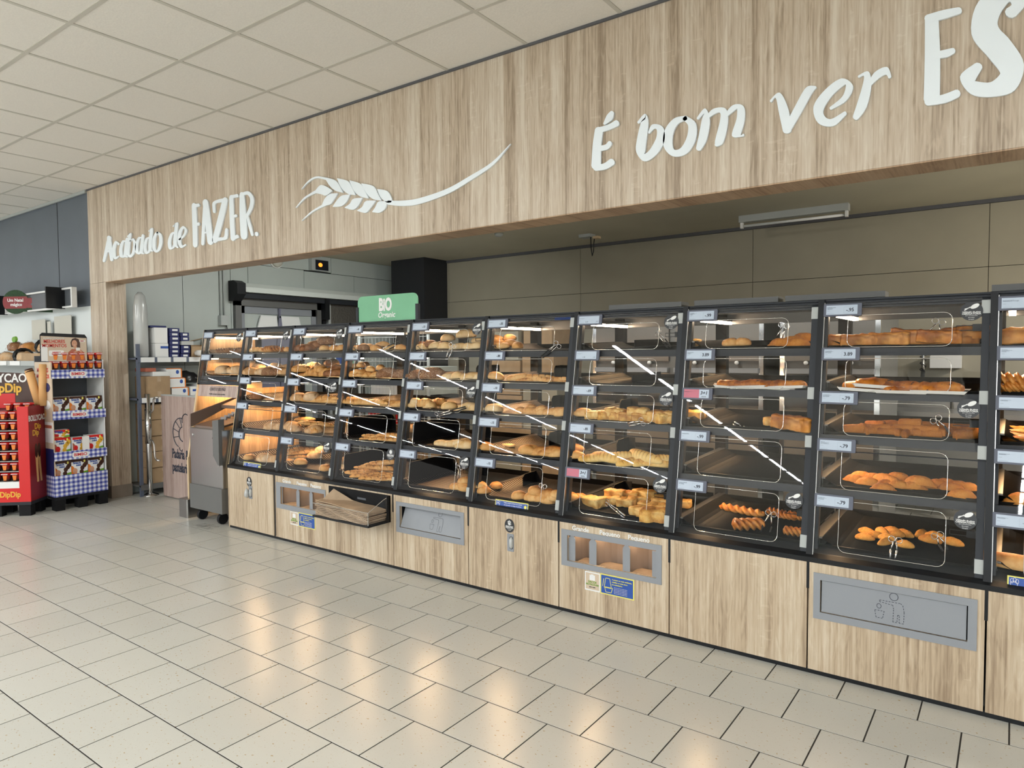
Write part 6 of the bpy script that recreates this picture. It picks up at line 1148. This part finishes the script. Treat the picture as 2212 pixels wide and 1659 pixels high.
# ================================================================== PAPER BAG HOLDER
HO = (-3.78, 3.22, .34); bh = thing('bag_holder', HO, 'black bag holder with clear front hooked on the cabinets', 'holder'); at = At(bh, HO)
hx0, hx1, hy0 = -4.06, -3.475, 3.115
at.add('base', MB().box(hx0, hx1, hy0, 3.322, .326, .340), M['black'])
at.add('back_plate', MB().box(-4.12, hx1, 3.312, 3.322, .326, .512), M['blackm']); at.add('side', MB().prism([(3.29, .34), (3.322, .34), (3.322, .512), (3.29, .512)], lambda y, z: (hx1 - .008, y, z), lambda y, z: (hx1, y, z)), M['black'])
at.add('clear_front', MB().box(hx0 + .003, hx1 - .003, hy0 + .002, hy0 + .006, .340, .425), M['glass']); at.add('clear_side', MB().prism([(hy0 + .006, .34), (3.312, .34), (3.312, .505), (3.26, .490), (hy0 + .006, .425)], lambda y, z: (hx1 - .006, y, z), lambda y, z: (hx1 - .002, y, z)), M['glass'])
ed = MB(); ed.tube([(hx0, hy0 + .004, .426), (hx1 - .004, hy0 + .004, .426), (hx1 - .004, 3.26, .491), (hx1 - .004, 3.31, .506)], .0022, 4); ed.tube([(hx1 - .004, hy0 + .004, .34), (hx1 - .004, hy0 + .004, .426)], .0022, 4); at.add('clear_edge', ed, M['edge'])
at.add('slot', MB().box(-3.80, -3.71, 3.309, 3.313, .452, .466), M['mgrey'])
for k in range(11):
    z = .3415 + k * .0075; dx = random.uniform(-.012, .012)
    bw = thing('paper_bag', (-3.76, 3.21, z), '%s kraft paper bag from the bottom of the stack in the holder' % ordinal(k), 'bag', 'kraft paper bags in the holder')
    mb = MB(); n = 10; w0, w1 = -.275 + dx, .27 + dx
    for q in range(n + 1):
        x = w0 + (w1 - w0) * q / n; zz = .0025 * math.sin(q * 1.3 + k) + (.03 * (k / 10) ** 2 * (1 - q / n))
        mb.v += [(x, -.085, zz), (x, .085, zz), (x, .085, zz + .005), (x, -.085, zz + .005)]
    for q in range(n):
        for e in range(4): mb.f.append((q * 4 + e, q * 4 + (e + 1) % 4, q * 4 + 4 + (e + 1) % 4, q * 4 + 4 + e)); mb.mi.append(0)
    mb.f += [(3, 2, 1, 0), tuple(n * 4 + e for e in range(4))]; mb.mi += [0, 0]; mb.build('sheet', M['kraft'], bw)
tb = thing('paper_bag', (-3.93, 3.215, .435), 'loose printed kraft paper bag sliding off the top of the stack', 'bag', 'kraft paper bags in the holder'); tb.rotation_euler = (math.radians(38), math.radians(20), math.radians(6))
b0 = MB().box(-.09, .15, -.075, .075, 0, .004).build('sheet', M['kraft'], tb); pr = MB()
for r in (.045, .032): pr.prism(ellipse(r, r * .55, 14, .02, -.02), lambda x, y: (x, y, .004), lambda x, y: (x, y, .0046 + (.045 - r) * .02))
for k in range(4): pr.box(.06, .13, .02 - k * .016, .025 - k * .016, .004, .0048)
pr.build('print', M['inkl'], b0)
# ================================================================== SHOP DISPLAYS ON THE LEFT
# checkered cardboard stand, its shelves face east
BX, BY0, BY1 = -7.43, 2.715, 3.195
BO = (-7.62, 2.95, 0); bs = thing('cardboard_stand', BO, 'blue checked cardboard stand with boxes and red cups in front of the pillar', 'display stand'); at = At(bs, BO)
pa = at.add('pallet', MB().box(-7.83, BX, BY0, BY1, .105, .135), M['black'])
for y in (BY0 + .04, (BY0 + BY1) / 2, BY1 - .05):
    for x in (-7.78, BX - .05): At(pa, BO).add('block', MB().box(x - .05, x + .05, y - .04, y + .04, 0, .105), M['blackm'])
at.add('back_panel', MB().box(-7.835, -7.825, BY0, BY1, .135, 1.50), M['mgrey']); at.add('side_panel', MB().box(-7.83, BX - .02, BY1 - .012, BY1 - .006, .135, 1.46), M['white'])
sp = at.add('side_panel', MB().box(-7.83, BX - .005, BY0, BY0 + .008, .34, 1.44), M['cream'])
pr = MB().box(-7.825, BX - .01, BY0 - .002, BY0, .34, .60); At(sp, BO).add('print', pr, M['navy'])
At(sp, BO).add('print', MB().box(-7.825, BX - .01, BY0 - .0018, BY0, .66, .86), M['white']); At(sp, BO).add('print', MB().box(-7.80, BX - .03, BY0 - .003, BY0, .80, .83), M['coral'])
for k in range(5): At(sp, BO).add('print', MB().prism(ellipse(.075, .045, 12, -7.60 + .1 * (k % 2) - .05, .94 + .085 * k), lambda x, z: (x, BY0 - .003 - .0006 * k, z), lambda x, z: (x, BY0, z)), M[('toastwood', 'white', 'orange', 'navy', 'toastwood')[k]])
At(sp, BO).add('print', MB().box(-7.825, BX - .01, BY0 - .0018, BY0, 1.24, 1.43), M['cream'])
for t, z in (('MELHORES', 1.36), ('MOMENTOS', 1.30)): text('lettering', t, .055, (-7.63, BY0 - .003, z), FRONT, M['red'], sp, .0006, off=BO)
SH = (.34, .57, .965, 1.365)
for i, z in enumerate(SH):
    if i: at.add('shelf', MB().box(-7.825, BX - .01, BY0 + .008, BY1 - .012, z - .045, z - .032), M['white'])
    fs = at.add('front_strip', MB().box(BX - .01, BX, BY0, BY1 - .004, .135 if i == 0 else z - .085, z), M['gingham'] if 'gingham' in M else M.setdefault('gingham', gingham('gingham_print')))
    if i:
        At(fs, BO).add('name_plate', MB().prism(rrect(.15, .05, .015, 3, 2.945, z - .042), lambda y, q: (BX, y, q), lambda y, q: (BX + .002, y, q)), M['white'])
        text('lettering', 'BIMBO', .040, (BX + .0025, 2.945, z - .043), EAST, M['red'], fs, .0007, off=BO)
at.add('front_strip', MB().box(-7.83, BX, BY0 - .006, BY0, .135, .34), M['gingham'])
# header poster
hd = at.add('header_card', MB().prism([(2.64, 1.45), (3.05, 1.45), (3.05, 1.68), (3.03, 1.71), (2.66, 1.72), (2.64, 1.70)], lambda y, z: (-7.47, y, z), lambda y, z: (-7.462, y, z)), M['black']); H_ = At(hd, BO)
HXp = -7.461
def pe(nm, poly, mt, d=0): H_.add(nm, MB().prism(poly, lambda y, z: (HXp - .001, y, z), lambda y, z: (HXp + .0006 + d, y, z)), M[mt])
pe('print', [(2.645, 1.45), (3.045, 1.45), (3.045, 1.675), (2.645, 1.69)], 'cream', -.0003)
pe('print', [(2.645, 1.45), (2.70, 1.45), (2.70, 1.60), (2.645, 1.60)], 'white', .0002)
pe('print', rrect(.13, .055, .01, 3, 2.775, 1.525), 'white', .0002)
pe('woman_dress', [(2.86, 1.45), (2.875, 1.53), (2.91, 1.565), (2.985, 1.565), (3.02, 1.53), (3.03, 1.45)], 'coral', .0003)
pe('woman_hair', [(2.905, 1.585), (2.90, 1.63), (2.915, 1.665), (2.945, 1.676), (2.975, 1.662), (2.985, 1.62), (2.985, 1.575), (2.955, 1.575), (2.94, 1.60), (2.93, 1.585)], 'choc', .0005); pe('woman_face', ellipse(.024, .034, 16, 2.935, 1.620), 'skin', .0009); pe('woman_eye', ellipse(.003, .002, 6, 2.927, 1.625), 'ink', .0013); pe('woman_eye', ellipse(.003, .002, 6, 2.944, 1.625), 'ink', .0013); pe('woman_smile', [(2.926, 1.608), (2.935, 1.603), (2.945, 1.608), (2.935, 1.606)], 'white', .0013); pe('woman_neck', [(2.93, 1.57), (2.955, 1.57), (2.955, 1.595), (2.93, 1.595)], 'skin', .0008)
pe('woman_arm', [(2.88, 1.50), (2.90, 1.49), (2.965, 1.545), (2.955, 1.56)], 'skin', .0011); pe('woman_arm', [(3.01, 1.49), (3.025, 1.50), (2.985, 1.565), (2.97, 1.555)], 'skin', .0011); pe('sandwich', rrect(.035, .03, .006, 3, 2.965, 1.565), 'paper', .0014)
pe('name_plate', rrect(.055, .018, .008, 3, 3.005, 1.645), 'white', .0004)
for t, y, z, s_, m_ in (('GUARDA DENTRO OS', 2.755, 1.668, .022, 'white'), ('MELHORES', 2.76, 1.637, .046, 'red'), ('MOMENTOS', 2.76, 1.597, .046, 'red'), ('CADA PACOTE', 2.775, 1.535, .013, 'red'), ('CÓDIGO ESPECIAL', 2.775, 1.515, .011, 'ink'), ('BIMBO', 3.005, 1.645, .014, 'red')):
    text('lettering', t, s_, (HXp + .0022, y, z), EAST, M[m_], hd, .0002, off=BO, sx=.82)
# boxes on the stand
def snackbox(y, z, h, top, dark, lb, tilt=0, w=.145):
    o = thing('snack_box', (-7.52, y, z), lb, 'box', 'snack boxes on the checked stand'); D = .10
    b = MB().cham(-D / 2, D / 2, -w / 2, w / 2, 0, h).build('carton', M['white'], o); o.rotation_euler = (0, 0, tilt)
    f = D / 2
    def pp(poly, mt, d=0): MB().prism(poly, lambda y_, z_: (f - .001, y_, z_), lambda y_, z_: (f + .0008 + d, y_, z_)).build('print', M[mt], b)
    a = w / 2
    pp([(-a, h - .022), (a, h - .022), (a, h), (-a, h)], top); pp([(a * .3, h - .03), (a, h - .045), (a, h - .02), (a * .3, h - .02)], top, .0001)
    pp([(-a, 0), (-a * .2, 0), (-a * .4, h * .35), (-a * .8, h * .62), (-a, h * .66)], 'orange' if dark else 'coral', .0002); pp(ellipse(a * .30, h * .16, 10, -a * .55, h * .34), 'skin' if dark else 'red', .0004)
    for ex, ez in ((.35, .48), (.62, .62), (.25, .25), (.78, .72)): pp(ellipse(a * .26, h * .14, 10, a * ex, h * ez), 'choc' if dark else 'stripe', .0005)
    pp([(a * .2, 0), (a, 0), (a, h * .30), (a * .55, h * .26)], 'pgreen', .0006); pp(ellipse(a * .12, h * .08, 8, a * .62, h * .88), 'yellow', .0006); pp([(-a, 0), (a * .2, 0), (a * .0, h * .10), (-a, h * .08)], 'orange', .0007)
    place('lettering', textmesh('Snack', .030, .001), M['blue'], (f + .0016, -a * .30, h * .80), EAST, b); place('lettering', textmesh('mini', .026, .001), M['blue'], (f + .0016, -a * .10, h * .66), EAST, b)
for rw, (z, top, dark, nm) in enumerate(((.934, 'choc', True, 'brown-topped snack box on the upper checked shelf'), (.539, 'red', False, 'red-topped snack box on the middle checked shelf'), (.309, 'choc', True, 'brown-topped snack box on the lowest checked shelf'))):
    for k in range(3):
        y = 2.80 + .150 * k
        if rw == 1 and k == 1: snackbox(y, z, .155, top, dark, 'middle ' + nm, .10, .13); continue
        snackbox(y, z, .165, top, dark, ('left ', 'middle ', 'right ')[k] + nm, random.uniform(-.05, .05))
snackbox(2.795, .705, .075, 'red', False, 'low red-topped box lying on the left box of the middle shelf')
o = tag(MB().box(-7.46, -7.445, 2.975, 3.035, .54, .70).build('price_slip', M['paper']), 'white paper slip standing between red-topped boxes', 'label')
cupb = MB().lathe([(.026, 0), (.034, .05), (.036, .060)], (0, 0, 0), 14).mesh('cup', M['dred'], True); cupl = MB().lathe([(.040, .060), (.042, .066), (.042, .076), (.030, .080)], (0, 0, 0), 14).mesh('lid', M['red'], True)
cupp = MB().prism([(-.018, .056), (.018, .056), (.011, .012), (-.011, .012)], lambda x, z: (x, -.0345, z), lambda x, z: (x, -.028, z)).mesh('print', M['orange'])
cupc = MB().lathe([(.0305, .022), (.0275, .003)], (0, 0, 0), 14).mesh('chocolate_layer', M['choc'], True)
def cup(x, y, z, rot, lb, grp):
    o = thing('snack_cup', (x, y, z), lb, 'cup', grp, rot); link('cup', cupb, o); link('lid', cupl, o); link('print', cupp, o); link('chocolate_layer', cupc, o)
    place('lettering', textmesh('BOLLYCAO', .011, .0006), M['white'], (0, -.0425, .069), FRONT, o)
for r in range(2):
    for k in range(6): cup(BX - .06 - .0 * r, 2.765 + .078 * k, 1.368 + .082 * (1 - r) + .0, math.pi / 2, '%s red snack cup from left, %s row on the checked stand' % (ordinal(k), ('upper', 'lower')[r]), 'red cups on the checked stand')
tag(MB().box(-7.56, BX - .008, 2.72, 3.19, 1.4475, 1.4495).build('cup_board', M['white']), 'thin white board between the two cup rows on the checked stand', 'board')
# red cup display, turned to the aisle
th = math.radians(44); dx_, dy_ = math.cos(th), math.sin(th); RC = Vector((-7.42, 2.505, 0))
rs = thing('cup_display', RC, 'bright red cardboard cup display on a dark pallet at the left picture edge', 'display stand', None, th)
WD, DP = .62, .29
def rb(nm, mb, m_, p=None, smooth=False): return mb.build(nm, M[m_], p or rs, smooth=smooth)
pa = rb('pallet', MB().box(-WD, 0, .0, DP, .105, .135), 'dgrey')
for x in (-.06, -WD / 2, -WD + .06):
    for y in (.05, DP - .06): rb('block', MB().box(x - .05, x + .05, y - .04, y + .04, 0, .105), 'blackm', pa)
fr = MB(); fr.box(-.095, 0, 0, .012, .135, 1.03); fr.box(-WD, -WD + .095, 0, .012, .135, 1.03); fr.box(-WD + .095, -.095, 0, .012, .135, .265)
rf = rb('front', fr, 'red'); rb('side_panel', MB().box(-.006, 0, .012, DP, .135, 1.03), 'dred'); rb('back_panel', MB().box(-WD, 0, DP - .008, DP, .135, 1.03), 'dred'); rb('side_panel', MB().box(-WD, -WD + .006, .012, DP, .135, 1.03), 'dred')
rb('ledge', MB().box(-WD + .095, -.095, .003, .010, .265, .325), 'white')
for k in range(7): rb('shelf', MB().box(-WD + .01, -.008, .02, DP - .01, .325 + .096 * k - .006, .325 + .096 * k), 'clip')
hd = rb('header_card', MB().prism([(-WD, 1.0), (-.06, 1.0), (-.06, 1.33), (-WD, 1.36)], lambda x, z: (x, DP - .03, z), lambda x, z: (x, DP - .02, z)), 'choc')
rb('print', MB().prism([(-WD, 1.0), (-.24, 1.0), (-.24, 1.14), (-WD, 1.14)], lambda x, z: (x, DP - .032, z), lambda x, z: (x, DP - .03, z)), 'red', hd)
for x, lx, z1 in ((-.02, -.10, 1.36), (.01, .03, 1.42)): rb('breadstick', MB().tube([(x, .24, 1.02), ((x + lx) / 2, .24, (1.02 + z1) / 2), (lx, .24, z1)], [.034, .036, .037], 12), 'toastwood', hd, True)
rb('breadstick_tip', MB().tube([(-.095, .24, 1.345), (-.104, .24, 1.375)], [.038, .034], 12), 'choc', hd, True)
place('lettering', textmesh('BOLLYCAO', .115, .003, 'RIGHT', sx=.8), M['white'], (-.13, DP - .033, 1.285), FRONT, hd); place('lettering', textmesh('DipDip', .12, .004, 'RIGHT', sx=.85), M['stripe'], (-.18, DP - .033, 1.19), FRONT, hd)
place('lettering', textmesh('BOLLYCAO', .070, .002, 'RIGHT', sx=.8), M['white'], (-.30, -.001, .20), FRONT, rf); place('lettering', textmesh('DipDip', .072, .002, sx=.85), M['stripe'], (-.175, -.001, .205), FRONT, rf)
SD = Matrix(((0, 0, 1), (1, 0, 0), (0, 1, 0)))
place('lettering', textmesh('BOLLYCAO', .075, .002, sx=.75), M['white'], (.001, .15, .91), SD, rs); place('lettering', textmesh('Dip', .075, .002), M['stripe'], (.001, .16, .83), SD, rs); place('lettering', textmesh('Dip', .075, .002), M['stripe'], (.001, .12, .77), SD, rs)
for k in range(2): rb('stick_print', MB().prism([(.12 + .06 * k, .30), (.15 + .06 * k, .30), (.14 + .04 * k, .60), (.10 + .04 * k, .60)], lambda y, z: (-.001, y, z), lambda y, z: (.0012, y, z)), 'toastwood'); rb('stick_print', MB().prism(ellipse(.026, .07, 10, .12 + .05 * k, .60), lambda y, z: (-.001, y, z), lambda y, z: (.0018, y, z)), 'choc')
for r in range(8):
    for k in range(5):
        lx, ly, lz = -.145 - .083 * k, .055, .3255 + .096 * r
        if r == 7:
            if k > 2: continue
            ly = .12; lz = .3255 + .096 * 7 - .02; lx = -.05 - .083 * k
            continue
        w = RC + Vector((lx * dx_ - ly * dy_, lx * dy_ + ly * dx_, 0)); cup(w.x, w.y, lz, th, '%s cup from right, %s row from top of the red display' % (ordinal(k), ordinal(6 - r)), 'cups in the red display')
for k in range(3):
    lx, ly, lz = -.05 - .083 * k, .12, .985 - .006; w = RC + Vector((lx * dx_ - ly * dy_, lx * dy_ + ly * dx_, 0)); cup(w.x, w.y, lz, th, '%s cup from right on the very top of the red display' % ordinal(k), 'cups in the red display')
rb('top_tray', MB().box(-.36, -.008, .09, .20, .972, .978), 'clip')
# christmas sign on the wall rail
WS = (-9.1, 3.22, 2.0); ws = thing('rail_sign', WS, 'white price rail with a round red Christmas sign reading Um Natal mágico', 'sign'); at = At(ws, WS)
rl = MB(); ring_frame(rl, -10.9, -8.085, 2.018, 2.232, -10.86, -8.115, 2.036, 2.214, 3.17, 3.22); rl.box(-9.99, -9.95, 3.17, 3.22, 2.03, 2.22)
at.add('rail', rl, M['white']); at.add('rail_insert', MB().box(-10.86, -8.115, 3.20, 3.215, 2.036, 2.214), M['mgrey'])
for x, w in ((-8.36, .025), (-10.02, .025)): at.add('bracket', MB().box(x, x + w, 3.02, 3.20, 2.01, 2.24), M['black'])
ro2 = Vector((-9.42, 3.10, 2.135)); q = thing('natal', ro2, 'x', 'x'); bpy.data.objects.remove(q)
RM = Matrix.Rotation(math.radians(30), 3, 'Z') @ FRONT
shape = [(x, z) for x, z in ellipse(.155, .135, 30) if not (x > .10 and abs(z) < .085)]
def sgn(nm, poly, mt, d0, d1, parent): return link(nm, MB().prism(poly, lambda x, z: (x, z, d0), lambda x, z: (x, z, d1)).mesh(nm, M[mt]), parent, mw=Matrix.Translation(ro2 - Vector(WS)) @ RM.to_4x4())
cd = sgn('disc', ellipse(.165, .14, 30), 'leaf', 0, .004, ws); sgn('band', [(.10, -.115), (.52, -.13), (.52, .04), (.10, .05)], 'leaf', 0, .0035, ws)
sgn('print', [(x, max(-.078, min(.062, z))) for x, z in ellipse(.163, .138, 30)], 'dred', .004, .0055, ws); sgn('print', [(.10, -.07), (.50, -.08), (.50, .035), (.10, .045)], 'dred', .0035, .005, ws)
sgn('price_card', [(.50, -.12), (.60, -.12), (.60, .11), (.50, .11)], 'dred', .006, .010, ws); sgn('price_label', [(.505, -.09), (.595, -.09), (.595, .01), (.505, .01)], 'white', .010, .0115, ws)
place('lettering', textmesh('1.67', .05, .001, sx=.7), M['ink'], ro2 - Vector(WS) + RM @ Vector((.55, -.045, .012)), RM, ws)
for t, x, z in (('Um Natal', .0, .018), ('mágico', .01, -.032)): place('lettering', textmesh(t, .052, .0012), M['white'], ro2 - Vector(WS) + RM @ Vector((x, z, .0062)), RM, ws)
for x, c in ((.245, 'blue'), (.21, 'mgrey')): sgn('bauble', ellipse(.014, .014, 10, x, -.03), c, .005, .007, ws)
# wall shelf with wrapped loaves
GO2 = (-9.3, 3.1, 1.4); gs2 = thing('wall_shelf', GO2, 'white-edged wall shelf with a cardboard tray, left of the checked stand', 'shelf'); at = At(gs2, GO2)
at.add('board', MB().box(-11.2, -8.02, 2.86, 3.32, 1.425, 1.445), M['white']); at.add('price_edge', MB().box(-11.2, -8.02, 2.845, 2.86, 1.40, 1.45), M['clip']); at.add('lower_board', MB().box(-11.2, -8.02, 2.80, 3.32, 1.05, 1.07), M['dgrey']); at.add('base', MB().box(-11.2, -8.02, 2.95, 3.32, 0, 1.05), M['blackm'])
at.add('carton_front', MB().box(-8.62, -8.05, 2.87, 2.88, 1.446, 1.53).box(-8.06, -8.05, 2.88, 3.2, 1.446, 1.53), M['card'])
for k in range(4): at.add('price_card', MB().box(-10.0 + .38 * k, -9.72 + .38 * k, 2.838, 2.844, 1.402, 1.448), M['white'])
for x0, x1, z1 in ((-9.5, -9.1, 1.93), (-9.05, -8.95, 1.90), (-8.85, -8.40, 1.95)): at.add('clear_divider', MB().box(x0, x1, 3.28, 3.284, 1.7, z1), M['yellow'] if False else M['lens'])
for k, (x, y, z, L_, c, lb) in enumerate(((-9.75, 2.98, 1.50, .22, 'brown', 'round wrapped brown loaf at the left picture edge'), (-9.35, 2.98, 1.50, .24, 'floury', 'wrapped brown loaf next to a dark label, front row'), (-8.95, 3.0, 1.50, .26, 'floury', 'wrapped sliced loaf with a black paper band'), (-8.62, 3.10, 1.60, .28, 'floury', 'upper wrapped loaf with a black paper band'), (-9.25, 3.15, 1.61, .24, 'orange', 'wrapped orange cake behind the front loaves'), (-8.38, 3.12, 1.60, .16, 'brown', 'small wrapped dark cake beside the header poster'), (-8.16, 3.14, 1.615, .18, 'seedy', 'round wrapped fruit cake in dark paper'), (-9.62, 3.15, 1.62, .2, 'brown', 'wrapped cake with green leaves on top'))):
    o = thing('wrapped_loaf', (x, y, z), lb, 'loaf', 'wrapped loaves on the wall shelf')
    blob(L_, .16, .13, 2.4, 2.2, 18, 14, .2, 16, k).build('loaf', BM[c], o, smooth=True)
    wr = blob(L_ * 1.05, .172, .142, 2.6, 2.3, 18, 14, .28, 22, k + 3); wo = wr.build('clear_wrap', M['glass'], o, smooth=True)
    if k in (2, 3): MB().tube([(0, .085 * math.cos(a) * 1.04, .070 * math.sin(a) * 1.08) for a in [2 * math.pi * q / 14 for q in range(14)]], .02, 4, closed=True).build('paper_band', M['black'], o)
    if k == 7: MB().prism(ellipse(.06, .035, 10), lambda x_, z_: (x_, -.02, z_ + .08), lambda x_, z_: (x_ + .01, .0, z_ + .085)).build('leaf', M['pgreen'], o)
for k, (x, z, c) in enumerate(((-9.4, 1.12, 'coral'), (-9.05, 1.13, 'dred'), (-8.7, 1.12, 'kraft'), (-8.38, 1.12, 'lila'))):
    o = thing('snack_bag', (x, 2.95, z), ('crumpled reddish bag on the lower wall shelf', 'dark red bag on the lower wall shelf', 'brown paper bag on the lower wall shelf', 'grey film bag on the lower wall shelf')[k], 'bag', 'bags on the lower wall shelf'); blob(.26, .18, .16, 3, 2.6, 16, 14, .3, 18, k).build('film', M[c], o, (0, 0, .02), smooth=True)
# clear scraps by the first cabinet
o = thing('film_scrap', (-5.62, 3.20, .004), 'crumpled clear film scrap on the floor by the end cabinet', 'scrap')
mb = MB(); n = 9
for i in range(n):
    for j in range(5): mb.v.append(((i - 4) * .03, (j - 2) * .03, .006 + .012 * (noise.noise(Vector((i * 1.7, j * 1.9, 4))) + .5)))
for i in range(n - 1):
    for j in range(4): mb.f.append((i * 5 + j, i * 5 + j + 1, i * 5 + j + 6, i * 5 + j + 5)); mb.mi.append(0)
mb.build('film', M['glass'], o)
